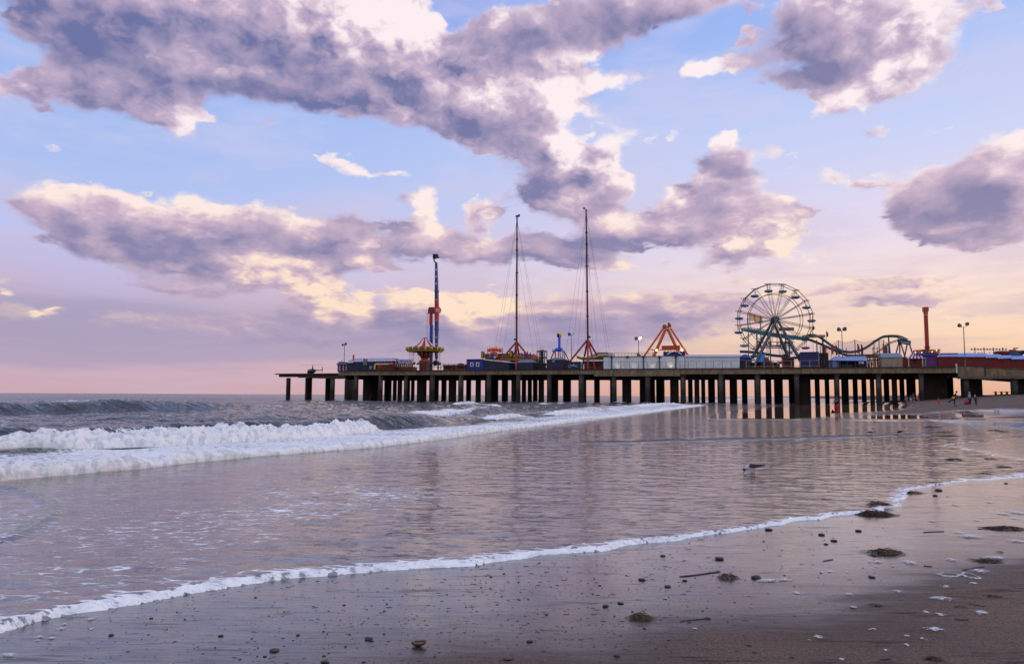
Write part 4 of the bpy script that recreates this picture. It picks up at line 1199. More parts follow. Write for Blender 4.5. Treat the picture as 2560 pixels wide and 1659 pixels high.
def striped_barrier():
    t = thing('striped_barrier', 'low red and white striped awning below the banner sign', 'awning', 1010, 925, 4.6); f = Fr(t)
    red, wh = MB(), MB()
    for i in range(18):
        rbox(f, 988 + i * 2.4, 990.4 + i * 2.4, 908.5 - (10 if i < 2 else 0), 916.5, 4.6, 4.66, red if i % 2 else wh)
    red.build('red_stripes', paint((130, 26, 36), .7), t); wh.build('white_stripes', paint((226, 214, 208), .7), t)
    rbox(f, 984, 1033, 916.6, 0, 4.7, 7, base=0).build('counter', BROWN, t)
striped_barrier()
def snack_stand():
    t = thing('snack_stand', 'low snack stand with rounded cream roof and red counter panel', 'food stand', 955, 925, 1.6); f = Fr(t)
    a, b = f(934, 911), f(971, 907.4)
    MB().prism([(a.x, a.z - 1.2), (a.x + .15, a.z - .2), (a.x + .5, b.z), (b.x, b.z - .05), (b.x, b.z - .4), (a.x + .75, b.z - .42), (a.x + .5, a.z - .35), (a.x + .4, a.z - 1.2)], 0, 2.2).build('roof', CREAM, t)
    rbox(f, 938, 982, 911.5, 0, 1.9, 3.6, base=0).build('wall', paint((96, 38, 26), .7), t)
    rbox(f, 945, 955.5, 913, 921, 1.8, 1.88).build('sign_panel', paint((176, 34, 28), .6), t)
    a, b = f(969, 910.5), f(981, 910.5); c = f(975, 906.5)
    MB().hexa([(a.x, -.1, a.z), (b.x, -.1, b.z), (b.x, 1.7, b.z), (a.x, 1.7, a.z)], [(c.x - .5, .6, c.z), (c.x + .4, .6, c.z), (c.x + .4, 1, c.z), (c.x - .5, 1, c.z)]).build('canopy', paint((196, 74, 34), .6), t)
snack_stand()
def booth(name, label, a, b, yt, w, wall, roof, cat='booth', awn=True, d=3.0, yr=None):
    t = thing(name, label, cat, (a + b) / 2, 925, w); f = Fr(t)
    rbox(f, a, b, yt, 0, w, w + d, base=0).build('wall', wall, t)
    x0, x1, zt = f.x(a), f.x(b), f.zz(yt, (a + b) / 2)
    MB().hexa([(x0 - .15, -.35, zt - .1), (x1 + .15, -.35, zt - .1), (x1 + .15, d + .2, zt + .02), (x0 - .15, d + .2, zt + .02)],
              [(x0 - .1, -.1, zt + .22), (x1 + .1, -.1, zt + .22), (x1 + .1, d, zt + .3), (x0 - .1, d, zt + .3)]).build('roof', roof, t)
    n = max(1, int((x1 - x0) / 2.2))
    for i in range(n):
        u = x0 + (x1 - x0) * (i + .5) / n
        MB().box(u - .75, u + .75, -.06, .05, zt * .45, zt * .86).build('counter_opening', paint((40, 30, 28), .8), t)
    return t
booth('game_booth', 'low brown game booth with red roof left of the blue cabin', 1108, 1134, 913.5, 2.2, BROWN, DRED)
booth('game_booth', 'smaller ochre game booth beside the blue cabin', 1137, 1163, 913, 2.6, paint((120, 82, 36), .7), paint((150, 40, 30), .6))
def parasol():
    t = thing('parasol', 'round purple parasol on a dark post left of the blue cabin', 'parasol', 1151.5, 925, 1.4); f = Fr(t)
    z = f.zz(908, 1151.5)
    MB().bar((0, 0, 0), (0, 0, z), .05).build('post', BLACK, t)
    MB().lathe([(.78, z - .34), (.74, z - .10), (.3, z + .06), (.02, z + .08)], n=14).build('canopy', paint((84, 60, 110), .7), t, 40)
parasol()

def swing_ride():
    t = thing('swing_ride', 'swing carousel with red and white striped canopy and golden rim', 'swing ride', 1061.5, 925, 11.0); f = Fr(t)
    k = kpx(W(f.s, f.w, 10))
    Z = lambda py: f.zz(py, 1061.5)
    rot = 0.12
    N = 16
    mats = [paint((176, 20, 22), .6, .15), paint((216, 208, 214), .6, .12)]
    bm = bmesh.new()
    prof = [(5.2, 845.5), (6.5, 846.5), (9.5, 850), (14, 855.5), (20.5, 861.5), (29, 866.5), (38, 869)]
    per = 4
    rings = [[bm.verts.new((r * k * math.cos(rot + 2 * math.pi * i / (N * per)), r * k * math.sin(rot + 2 * math.pi * i / (N * per)), Z(y))) for i in range(N * per)] for r, y in prof]
    for A, B in zip(rings[:-1], rings[1:]):
        for i in range(N * per):
            fc = bm.faces.new((B[i], B[(i + 1) % (N * per)], A[(i + 1) % (N * per)], A[i])); fc.material_index = (i // per) % 2; fc.smooth = True
    me = bpy.data.meshes.new('canopy'); bm.to_mesh(me); bm.free()
    for mm in mats: me.materials.append(mm)
    o = bpy.data.objects.new('canopy', me); COL.objects.link(o); o.parent = t
    MB().lathe([(6.6 * k, Z(846.3)), (6.2 * k, Z(844.6)), (3.5 * k, Z(843.9)), (.3 * k, Z(843.7))], n=20).build('cap', paint((150, 60, 50), .6), t, 40)
    MB().lathe([(44.5 * k, Z(879.3)), (47.2 * k, Z(868.6)), (46.4 * k, Z(868.4)), (30 * k, Z(869.5)), (30 * k, Z(878.8))], n=36).build('rim', paint((206, 140, 26), .35, .35, 2.5, .25), t, 40)
    for i in range(18):
        a = rot + 2 * math.pi * i / 18
        c = Vector((46.6 * k * math.cos(a), 46.6 * k * math.sin(a), Z(873.6)))
        d = MB().lathe([(.50, -.04), (.50, .05), (.40, .07)], (0, 0, 0), 14, ax='Y').build('medallion', paint((58, 110, 60), .4), t, 40, loc=c)
        d.rotation_euler = (R(-14), 0, a - math.pi / 2); d.scale = (1.0, 1.0, .86)
        p = MB().lathe([(.36, .071), (.34, .09), (.02, .095)], (0, 0, 0), 14, ax='Y').build('picture', paint((52, 96 + 30 * (i % 2), 150), .3, .5, 6), d, 40)
        b = MB().ball((47 * k * math.cos(a + math.pi / 18), 47 * k * math.sin(a + math.pi / 18), Z(872.5)), .34, (.7, .7, 1.25), 8, 6).build('ornament', YEL, t, 40)
    MB().lathe([(40 * k, Z(879.4)), (21 * k, Z(880.5)), (18.5 * k, Z(884)), (14.5 * k, Z(888.2)), (11.2 * k, Z(892)), (9.6 * k, Z(896))], n=24).build('centre_cone', paint((98, 26, 20), .5, .5, 2.5), t, 40)
    for i in range(10):
        a = 2 * math.pi * i / 10 + .2
        MB().lathe([(.42, -.02), (.42, .05), (.34, .06), (.34, -.02)], (0, 0, 0), 12, ax='Y').build('mirror_frame', GOLD, t, 40, loc=(16.3 * k * math.cos(a), 16.3 * k * math.sin(a), Z(885.4))).rotation_euler = (R(-38), 0, a - math.pi / 2)
    MB().lathe([(8.2 * k, Z(896.5)), (9 * k, Z(897.5)), (14.8 * k, Z(902.5)), (14.6 * k, Z(903.6))], n=8).build('lower_roof', ORANGE, t)
    MB().lathe([(13.4 * k, 0), (13.4 * k, Z(903.4))], n=8).build('base', paint((110, 62, 34), .6, .45, 1.8), t)
    for i in range(24):
        a = 2 * math.pi * i / 24
        rr = 38.5 if i % 2 else 33
        c = Vector((rr * k * math.cos(a), rr * k * math.sin(a), 0))
        m = MB()
        m.bar((c.x - .3 * math.sin(a), c.y + .3 * math.cos(a), Z(885)), (c.x + .3 * math.sin(a), c.y - .3 * math.cos(a), Z(885)), .05)
        m.bar((c.x, c.y, Z(879.5)), (c.x, c.y, Z(885)), .03)
        for sg in (-.22, .22): m.bar((c.x + sg * math.sin(a), c.y - sg * math.cos(a), Z(885)), (c.x + sg * math.sin(a), c.y - sg * math.cos(a), Z(909)), .018, 4)
        ch = m.build('chain', paint((150, 130, 136), .5), t)
        MB().box(c.x - .24, c.x + .24, c.y - .22, c.y + .22, Z(910.5), Z(909.6)).box(c.x - .24, c.x + .24, c.y + .16, c.y + .24, Z(909.6), Z(906)).build('swing_seat', paint((60, 50, 60), .6), t)
swing_ride()

def tower_ride():
    t = thing('booster_ride', 'tall red and blue swinging arm ride on its pylon behind the swing carousel', 'thrill ride', 1078, 925, 15.0); f = Fr(t)
    rd, db = paint((168, 26, 34), .4, .25), paint((24, 44, 128), .4, .3)
    P = lambda px, py, dy=0.0: (f(px, py, 15.0 + dy).x, dy, f(px, py, 15.0 + dy).z)
    MB().lathe([(.52, 0), (.50, P(1078, 812)[2])], (P(1078, 860)[0], 0, 0), 18).build('lower_pylon', paint((22, 62, 160), .4, .25), t, 40)
    MB().lathe([(.50, P(1078, 812)[2] + .01), (.48, P(1078, 780)[2])], (P(1077.6, 800)[0], 0, 0), 18).build('upper_pylon', rd, t, 40)
    a = [P(1071.5, 783.5), P(1071.6, 776), P(1074, 768), P(1085, 767.5), P(1088, 770), P(1088, 781), P(1084, 783.5)]
    MB().prism([(q[0], q[2]) for q in a], -.55, .55).build('hub_housing', paint((124, 22, 32), .45, .3), t)
    m = MB(); x0, x1 = P(1066.6, 780)[0], P(1071.2, 780)[0]
    m.box(x0, x1, -.4, .4, P(1078, 784.2)[2], P(1078, 783.6)[2])
    for x in (x0, x1): m.bar((x, -.38, P(1078, 784)[2]), (x, -.38, P(1078, 774)[2]), .035)
    m.bar((x0, -.38, P(1078, 774)[2]), (x1, -.38, P(1078, 774)[2]), .035)
    m.build('platform', paint((120, 40, 50), .5), t)
    m = MB(); xa, xb = P(1068.4, 800)[0], P(1071.2, 800)[0]
    for x in (xa, xb): m.bar((x, -.3, 1), (x, -.3, P(1078, 784)[2]), .03)
    for i in range(60):
        z = 1 + (P(1078, 784)[2] - 1) * i / 60; m.bar((xa, -.3, z), (xb, -.3, z), .02, 4)
    m.build('ladder', paint((150, 140, 160), .5), t)
    # the arm: blue - red - blue, tapering to both ends
    yc = -1.15
    segs = [(1090.6, 656.5, .27), (1091.2, 700, .36), (1091.8, 747, .45), (1092.2, 775, .50), (1092, 802.5, .46), (1091.6, 850, .37), (1091, 897, .29)]
    def arm(name, i0, i1, mat):
        m = MB()
        for (pa, ya, ra), (pb, yb, rb) in zip(segs[i0:i1], segs[i0 + 1:i1 + 1]):
            A, B = P(pa, ya, yc), P(pb, yb, yc)
            m.hexa([(B[0] - rb, yc - rb, B[2]), (B[0] + rb, yc - rb, B[2]), (B[0] + rb, yc + rb, B[2]), (B[0] - rb, yc + rb, B[2])],
                   [(A[0] - ra, yc - ra, A[2]), (A[0] + ra, yc - ra, A[2]), (A[0] + ra, yc + ra, A[2]), (A[0] - ra, yc + ra, A[2])])
        return m.build(name, mat, t)
    arm('upper_arm', 0, 2, db); arm('middle_arm', 2, 4, rd); arm('lower_arm', 4, 6, db)
    for px, py, h, c in ((1091.8, 675, .22, (190, 190, 210)), (1091.8, 692, .26, (190, 190, 210)), (1092, 709.5, .3, (180, 170, 180)), (1092.4, 750, .26, (224, 120, 90)), (1092.4, 801, .24, (224, 110, 80)), (1092, 843, .24, (150, 150, 180)), (1092, 860, .24, (190, 190, 210))):
        q = P(px, py, yc); MB().box(q[0] - .12, q[0] + .2, yc - .58, yc - .30, q[2] - h, q[2] + h).build('arm_lamp', paint(c, .4), t)
    for py in (728, 823):
        q = P(1091.8, py, yc); MB().box(q[0] - .52, q[0] + .52, yc - .5, yc + .5, q[2] - .22, q[2] + .22).build('collar', DKSTEEL, t)
    q = P(1094.6, 775, yc - .75)
    d = MB().lathe([(.95, 0), (.95, .2), (.86, .24)], (0, 0, 0), 26, ax='Y').build('medallion', paint((206, 62, 36), .4, .15), t, 40, loc=(q[0], yc - .75, q[2]))
    d.rotation_euler = (0, 0, R(38))
    for py in [d]:
        pl = MB().box(-.50, .50, -.06, -.012, -.36, .36).build('emblem', paint((222, 216, 210), .5, .1), d)
        for i, x in enumerate((-.34, -.11, .12, .34)):
            MB().box(x - .07, x + .07, -.085, -.061, -.2, .22).build('emblem_mark', paint((90, 84, 92), .5), pl)
    # gondolas at both ends of the arm
    for nm, pts, gx, gy in (('upper', [(1090.6, 657), (1088, 655.5), (1085.6, 652), (1085.4, 646)], 1090.5, 641), ('lower', [(1091, 896), (1090.5, 900), (1087.5, 903), (1087, 910)], 1092.5, 908)):
        MB().tube([(P(*p, yc)[0], yc, P(*p, yc)[2]) for p in pts], .2, 8).build('end_fork', db, t, 40)
        c = P(gx, gy, yc)
        g = MB().box(c[0] - .85, c[0] - .35, yc - .5, yc + .5, c[2] - .65, c[2] + .7).ball((c[0] - .1, yc, c[2] + .1), .6, (1, .8, .9)).box(c[0] - .1, c[0] + .75, yc - .45, yc + .45, c[2] - .5, c[2] - .1)
        g.build('gondola', BLACK, t, 40)
        MB().tube([(c[0] + .1 + .62 * math.cos(a), yc - .2, c[2] + .1 + .55 * math.sin(a)) for a in np.linspace(-1.2, 1.8, 9)], .1, 6).build('restraint_bar', paint((50, 50, 58), .5), t, 40)
        MB().ball((c[0] + .25, yc - .3, c[2] - .28), .3, (1.2, .6, .6)).build('seat', GALV, t, 40)
tower_ride()

def cabin():
    t = thing('cabin', 'square navy cabin with two white framed windows', 'cabin', 1187, 925, 2.5); f = Fr(t)
    rbox(f, 1166, 1208.2, 898, 0, 2.5, 7, base=0).build('wall', NAVY, t)
    rbox(f, 1165.2, 1209, 897.2, 898, 2.2, 7.3).build('roof', paint((44, 56, 140), .5), t)
    for a in (1175.8, 1190.2):
        fr = MB(); z0, z1 = f.zz(916.3, a), f.zz(905.8, a); x0, x1 = f.x(a), f.x(a + 8)
        fr.box(x0, x1, -.08, -.003, z0, z0 + .16).box(x0, x1, -.08, -.003, z1 - .16, z1).box(x0, x0 + .16, -.08, -.003, z0 + .161, z1 - .161).box(x1 - .16, x1, -.08, -.003, z0 + .161, z1 - .161)
        w = fr.build('window', WHITE, t)
        MB().box(x0 + .161, x1 - .161, -.05, -.01, z0 + .161, z1 - .161).build('pane', paint((40, 44, 70), .1), w)
cabin()
def wing():
    t = thing('annex', 'long navy annex with a white edged roof sloping down from the blue cabin', 'annex', 1240, 925, 2.7); f = Fr(t)
    a, b = f(1208.6, 899.5), f(1273, 906.4)
    MB().prism([(a.x, 0), (b.x, 0), (b.x, b.z), (a.x, a.z)], 0, 4).build('wall', DNAVY, t)
    MB().prism([(a.x, a.z + .01), (b.x + .2, b.z + .01), (b.x + .2, b.z + .24), (a.x, a.z + .24)], -.3, 4.3).build('roof_edge', WHITE, t)
    c, d = f(1240, 900, 5.5), f(1272, 902.4, 5.5)
    MB().prism([(c.x, c.z - .5), (d.x, d.z - .5), (d.x, d.z), (c.x, c.z)], 2.7, 4.2).build('upper_roof_edge', PALE, t)
wing()
def shed(name, label, a, b, yr, ye, w, wall, roof, peak=.5, d=5, cat='shed', top=0.7):
    t = thing(name, label, cat, (a + b) / 2, 925, w); f = Fr(t)
    rbox(f, a, b, ye, 0, w, w + d, base=0).build('wall', wall, t)
    x0, x1 = f.x(a), f.x(b); ze = f.zz(ye, (a + b) / 2); zr = f.zz(yr, (a + b) / 2, w + d * .4)
    xp0, xp1 = x0 + (x1 - x0) * (1 - top) * peak, x1 - (x1 - x0) * (1 - top) * (1 - peak)
    MB().hexa([(x0 - .15, -.25, ze + .003), (x1 + .15, -.25, ze + .003), (x1 + .15, d + .2, ze + .003), (x0 - .15, d + .2, ze + .003)], [(xp0, d * .35, zr), (xp1, d * .35, zr), (xp1, d * .65, zr), (xp0, d * .65, zr)]).build('roof', roof, t)
    return t, f
shed('shed', 'navy shed with a grey hipped roof between the legs of the left mast', 1292, 1333, 898.5, 906, 3.0, DNAVY, GREYROOF, .3)
t, f = shed('shed', 'dark navy ticket hut with faceted grey roof before the blue pendulum ride', 1367.5, 1408.5, 894, 899, 3.2, DNAVY, GREYROOF, .6, top=.5)
MB().box(f.x(1381), f.x(1383.4), -.05, -.005, f.zz(904, 1382), f.zz(901, 1382)).box(f.x(1384.2), f.x(1386.4), -.05, -.005, f.zz(904, 1385), f.zz(900.8, 1385)).build('emblem', paint((200, 200, 214), .6), t)

def funhouse():
    t = thing('funhouse', 'colourful funhouse with flame shaped sign, orange arch and little castle', 'funhouse', 1270, 925, 9.0); f = Fr(t)
    rbox(f, 1207, 1342, 896.5, 0, 9, 15, base=0).build('wall', paint((24, 66, 74), .6, .5), t)
    rbox(f, 1212, 1300, 884.5, 897, 9.6, 14.5).build('upper_storey', OLIVE, t)
    rbox(f, 1211, 1301, 883.3, 884.6, 9.4, 14.7).build('upper_roof', TEAL, t)
    rbox(f, 1250, 1342, 894.2, 897.2, 8.6, 8.98).build('balcony', paint((86, 112, 34), .6), t)
    rbox(f, 1262, 1342, 897.4, 900.4, 8.5, 8.95).build('fascia_board', paint((210, 84, 40), .6), t)
    rbox(f, 1238, 1260, 898, 904.5, 8.4, 8.9).build('red_panel', RED, t)
    for a, b, yt, yb in ((1204.2, 1210.8, 878.2, 895), (1275, 1283.4, 876.4, 893)):
        x0, x1, z0, z1 = f.x(a), f.x(b), f.zz(yb, a), f.zz(yt, a); r = (x1 - x0) / 2
        pts = [(x0, z0), (x1, z0)] + [(x0 + r + r * math.cos(q), z1 - r + r * math.sin(q)) for q in np.linspace(0, math.pi, 9)]
        p = MB().prism(pts, -.6, .2).build('pillar', paint((54, 40, 16), .5), t)
        MB().prism([(x0 + .14 + (x - x0) * (1 - .28 / (x1 - x0)), z0 + .2 + (z - z0) * .78) for x, z in pts], -.72, -.601).build('pillar_face', GOLD, p)
    # arch
    c = f(1237, 893); ro, ri = f.x(1248.2) - c.x, f.x(1244.2) - c.x
    pts = [(c.x + ro * math.cos(q), c.z + ro * 1.22 * math.sin(q)) for q in np.linspace(0, math.pi, 15)] + [(c.x + ri * math.cos(q), c.z + ri * 1.15 * math.sin(q)) for q in np.linspace(math.pi, 0, 15)]
    m = MB()
    for i in range(14):
        m.prism([pts[i], pts[i + 1], pts[28 - i], pts[29 - i]], -1.1, -.2)
    m.build('arch', paint((206, 78, 30), .5, .2), t)
    MB().prism([(c.x + ri * .98 * math.cos(q), c.z + ri * 1.1 * math.sin(q)) for q in np.linspace(0, math.pi, 13)], -.7, -.3).build('arch_panel', paint((30, 96, 190), .4, .35, 2), t)
    MB().ball((f.x(1240.7), -1.0, f.zz(893.8, 1240)), .3).build('globe_lamp', paint((214, 214, 224), .3), t, 40)
    m = MB()
    for px in (1219.6, 1257): m.bar((f.x(px), -.3, f.zz(884, px)), (f.x(px), -.3, f.zz(869, px)), .06)
    for q, (y0, y1) in enumerate(((872, 882), (882, 872))): m.bar((f.x(1220), -.25, f.zz(y0, 1220)), (f.x(1257), -.25, f.zz(y1, 1257)), .04)
    m.build('sign_frame', DNAVY, t)
    r2 = random.Random(5)
    for nm, mat, n, yy, hh in (('flame', YEL, 8, 873.5, 3.9), ('flame', paint((232, 110, 20), .5), 7, 875.5, 3.2), ('flame', paint((190, 30, 18), .5), 6, 877, 2.6)):
        m = MB()
        for i in range(n):
            px = 1221.5 + 34.5 * (i + .5) / n; py = yy - 2.2 * math.sin((i + .5) / n * math.pi) + r2.uniform(-1, 1)
            q = f(px, py); sx = .36 * r2.uniform(.8, 1.3); sz_ = hh * .1 * r2.uniform(.8, 1.3); yo = -.45 - .07 * (yy - 873.5) * .5 - r2.uniform(0, .04)
            lean = r2.uniform(-.3, .3)
            m.prism([(q.x - sx, q.z - sz_), (q.x + sx * .6, q.z - sz_ * 1.1), (q.x + sx, q.z - .1), (q.x + sx * .5 + lean, q.z + .1), (q.x + lean * 1.5, q.z + sz_ * 1.6), (q.x - sx * .3 + lean, q.z + .15), (q.x - sx * 1.1, q.z + .25)], yo - .06, yo)
        m.build(nm, mat, t)
    # castle at the right end
    rbox(f, 1309, 1328, 885, 895, 8.8, 9.6).build('castle_wall', paint((120, 84, 140), .6), t)
    for a, yt in ((1304, 880), (1310.5, 879.5), (1318, 875.5), (1325, 880)):
        x = f.x(a + 1.6); z = f.zz(886, a); zt = f.zz(yt, a)
        tw = MB().lathe([(.22, z - 1.0), (.22, z)], (x, -.3, 0), 8).build('turret', paint((110, 80, 150), .6), t)
        MB().lathe([(.3, z), (.01, zt)], (x, -.3, 0), 8).build('spire', paint((80, 60, 130), .6), tw)
    c = f(1335.5, 889)
    MB().lathe([(.75, -.4), (.78, 0), (.5, .25), (.05, .55)], (c.x, -.4, c.z), 12).build('carousel_roof', paint((206, 74, 36), .5, .3), t)
    for px in (1330.5, 1335.5, 1340.5): MB().bar((f.x(px), -.5, f.zz(897, px)), (f.x(px), -.5, f.zz(890, px)), .07).build('carousel_post', paint((220, 190, 180), .5), t)
    for i, px in enumerate(range(1286, 1306, 4)): MB().ball((f.x(px), -.35, f.zz(890, px)), .32, (1, .6, 1.2), 8, 6).build('ornament', (GOLD, OLIVE)[i % 2], t, 40)
funhouse()

def mast(label, apex, top, feet, lean, collars, wires):
    t = thing('mast_tower', label, 'ride mast', apex[0], 925, 8.0, group='slingshot ride masts'); f = Fr(t)
    A = f(*apex); B = f(*top)
    MB().bar(A, (B.x, 0, B.z), .27, 12, .19).build('mast', paint((84, 24, 18), .45, .5, .35), t, 40)
    m = MB()
    for py in collars:
        z = f.zz(py, apex[0]); u = (z - A.z) / (B.z - A.z); x = A.x + (B.x - A.x) * u
        m.lathe([(.34, z - .14), (.34, z + .14)], (x, 0, 0), 10)
    m.build('collar', BLACK, t)
    MB().box(B.x - .32, B.x + .5 * lean + .18, -.3, .3, B.z - .1, B.z + .24).ball((B.x + .55 * lean, 0, B.z + .3), .28, (1.2, .9, .8)).build('pulley_head', BLACK, t, 40)
    MB().ball((A.x + .45 * -lean, -.2, A.z + .6), .3, (1.1, .9, .8)).build('winch', BLACK, t, 40)
    for px, dw in feet:
        s = f.x(px, 8 + dw)
        MB().bar((A.x, 0, A.z), (s, dw, 0.0), .23, 10).build('leg', MAST, t, 40)
        MB().box(s - .5, s + .5, dw - .5, dw + .5, .004, .16).build('foot_plate', MAST, t)
    m = MB()
    for px, dw, u in wires:
        z = A.z + (B.z - A.z) * u; x = A.x + (B.x - A.x) * u
        m.bar((x, 0, z), (f.x(px, 8 + dw), dw, 1.2), .022, 4)
    m.build('guy_wire', paint((110, 100, 120), .5), t)
mast('tall thin red mast on splayed legs, second tallest and nearer the seaward end', (1291.6, 854), (1292.6, 541), [(1228, -4), (1279, 7), (1290.6, -6.5), (1306, 6), (1350, -2)], 1, (598, 626, 682, 737, 795),
     [(1230, -4, .98), (1240, 5, .98), (1252, -3, .6), (1285, 8, .98), (1302, 6, .97), (1338, 6, .75), (1352, -3, .97), (1361, 4, .98)])
mast('tallest thin red mast on splayed legs, next to the long white wall', (1469.6, 848), (1465.4, 523), [(1406, -4), (1453.5, 7), (1469.6, -6.5), (1489, -5), (1516, 5)], -1, (581, 610, 728, 665, 790),
     [(1410, -4, .98), (1428, 5, .98), (1440, -3, .7), (1462, 8, .98), (1484, 6, .97), (1500, 6, .72), (1522, -3, .97), (1530, 4, .98)])

def truss_tower():
    t = thing('truss_tower', 'short black lattice tower beside the left mast', 'lattice tower', 1352, 925, 5.0); f = Fr(t)
    x0, x1 = f.x(1342.5), f.x(1361.5); zt = f.zz(876.5, 1352)
    m = MB()
    for x in (x0, x1):
        for y in (0, 2): m.bar((x, y, 0), (x, y, zt), .11, 6)
    n = 3
    for i in range(n + 1):
        z = zt * i / n
        for y in (0, 2): m.bar((x0, y, z), (x1, y, z), .08, 5)
        for x in (x0, x1): m.bar((x, 0, z), (x, 2, z), .08, 5)
        if i < n:
            z2 = zt * (i + 1) / n
            for y in (0, 2): m.bar((x0, y, z), (x1, y, z2), .06, 5).bar((x1, y, z), (x0, y, z2), .06, 5)
    m.build('frame', BLACK, t)
    MB().box((x0 + x1) / 2 - .32, (x0 + x1) / 2 + .32, .6, 1.3, .2, zt).build('riser', paint((30, 28, 36), .6), t)
    MB().box(x0 + .15, x1 - .15, .2, 1.8, .15, zt * .4).build('engine_box', paint((24, 24, 30), .6), t)
    for px in (1349.8, 1354.6): MB().bar((f.x(px), 1, zt), (f.x(px), 1, zt + .45), .13).build('pulley', BLACK, t)
truss_tower()

def pendulum_ride():
    t = thing('pendulum_ride', 'blue pendulum ride with yellow tip raised above its white hub', 'thrill ride', 1398, 925, 9.0); f = Fr(t)
    P = lambda px, py, dy=0.0: Vector((f(px, py).x, dy, f(px, py).z))
    a, b = P(1398.5, 869), P(1398.5, 842)
    MB().box(a.x - .27, a.x + .27, -.25, .25, a.z, b.z).build('arm', BLUE, t)
    c = P(1396, 838); MB().lathe([(.2, -.35), (.52, -.25), (.52, .1), (.3, .2)], (c.x, 0, c.z), 12, ax='X').build('counterweight', BLACK, t, 40)
    c = P(1400.8, 837); MB().lathe([(.35, -.16), (.56, -.1), (.56, .25), (.4, .33)], (c.x, -.1, c.z), 14, ax='X').build('tip', YEL, t, 40)
    c = P(1397.6, 873.5); MB().lathe([(.3, -.9), (.48, -.85), (.5, .7), (.4, .82)], (c.x, 0, c.z), 16, ax='X').build('hub', BLUE, t, 40)
    MB().loft([(a.z, .27, a.x, .25), (c.z + .3, .5, c.x + .1, .4)], 10).build('arm_foot', BLUE, t, 40).data.transform(Matrix(((0, 0, 1, 0), (0, 1, 0, 0), (1, 0, 0, 0), (0, 0, 0, 1))))
    c = P(1385.4, 876); MB().lathe([(.30, -.4), (.42, -.36), (.42, .4)], (c.x, 0, c.z), 16, ax='X').build('bearing', paint((150, 146, 156), .4, .2), t, 40)
    c = P(1406.6, 875); MB().lathe([(.44, -.16), (.46, .2), (.3, .28)], (c.x, 0, c.z), 16, ax='X').build('bearing', paint((170, 170, 196), .4, .2), t, 40)
    for p, q, dy, mt, r in (((1385, 879), (1368, 903), -1.5, MAST, .16), ((1388, 879), (1386, 912), 1.5, MAST, .15), ((1396.5, 878), (1396.5, 912), -1, DRED, .12), ((1400, 878), (1400, 912), 1, DRED, .12),
                            ((1406.5, 877), (1408.5, 914), -1.2, paint((176, 180, 210), .5), .2), ((1409.5, 877), (1413.5, 914), 1.2, paint((176, 180, 210), .5), .13), ((1410, 876.5), (1432, 912), 1.5, paint((70, 40, 60), .5), .13)):
        A, B = P(*p), P(*q); B.y = dy; B.z = 0
        MB().bar(A, B, r, 8).build('leg', mt, t, 40)
    q0, q1 = P(1411, 885.5), P(1416.5, 885.5); MB().bar(q0, q1, .06).build('brace', DKSTEEL, t)
pendulum_ride()
def mural():
    t = thing('mural_wall', 'low black wall painted with a pale blue motorcycle picture', 'wall', 1433, 925, 4.0); f = Fr(t)
    rbox(f, 1415.5, 1450.5, 903.6, 0, 4, 6, base=0).build('wall', paint((20, 22, 36), .5), t)
    pale = paint((140, 164, 214), .6, .3)
    for px, py, r in ((1424.8, 914.8, .34), (1441, 914.6, .26)):
        q = f(px, py, 3.95); m = MB()
        m.tube([(q.x + r * math.cos(a), q.y, q.z + r * math.sin(a)) for a in np.linspace(0, 2 * math.pi, 15)], .07, 6); m.build('painted_wheel', pale, t, 40)
    pts = [(1426, 911), (1430, 912.5), (1434, 909), (1437, 912.6), (1442, 914), (1436, 915.8), (1431, 915)]
    m = MB(); P = [f(a, b, 3.95) for a, b in pts]; m.prism([(p.x, p.z) for p in P], P[0].y, P[0].y + .03); m.build('painted_body', pale, t)
    rbox(f, 1451.2, 1456, 905, 0, 4.2, 5.4, base=0).build('end_post', paint((110, 140, 140), .6), t)
mural()
def ship():
    t = thing('swinging_ship', 'yellow and green swinging ship with raised ends behind the right mast', 'ship ride', 1482, 925, 11.0); f = Fr(t)
    pts_t = [(1443, 890), (1449, 890.8), (1455, 893), (1470, 893.6), (1488, 893.2), (1497, 890), (1502, 888), (1510, 887.4), (1521, 887.8)]
    pts_b = [(1521, 890.6), (1512, 894.5), (1505, 899), (1492, 901), (1468, 901), (1456, 899), (1448, 896.5)]
    P = [f(a, b) for a, b in pts_t + pts_b]
    MB().prism([(p.x, p.z) for p in P], -1.2, 1.2).build('hull', paint((70, 66, 20), .5, .5, 1.6), t)
    m = MB()
    for (a, b), (c, d) in zip(pts_t[:-1], pts_t[1:]):
        p, q = f(a, b), f(c, d); m.bar((p.x, -1.25, p.z - .05), (q.x, -1.25, q.z - .05), .14)
    m.build('gunwale', YEL, t)
    m = MB()
    for (a, b), (c, d) in zip(pts_b[1:-1], pts_b[2:]):
        p, q = f(a, b - 2.6), f(c, d - 2.6); m.bar((p.x, -1.25, p.z), (q.x, -1.25, q.z), .16)
    m.build('stripe', GREEN, t)
    for px in (1447, 1503, 1509): p = f(px, 894 if px < 1450 else 891.5); MB().ball((p.x, -1.2, p.z), .24).build('ornament', paint((200, 50, 30), .5), t, 40)
    MB().box(f.x(1462), f.x(1500), -.8, .8, 0, f.zz(901.2, 1480)).build('plinth', DNAVY, t)
ship()
t = booth('game_booth', 'dark red booth with pale posters behind the legs of the right mast', 1462, 1507.5, 901.5, 4.5, DRED, paint((200, 190, 190), .6))
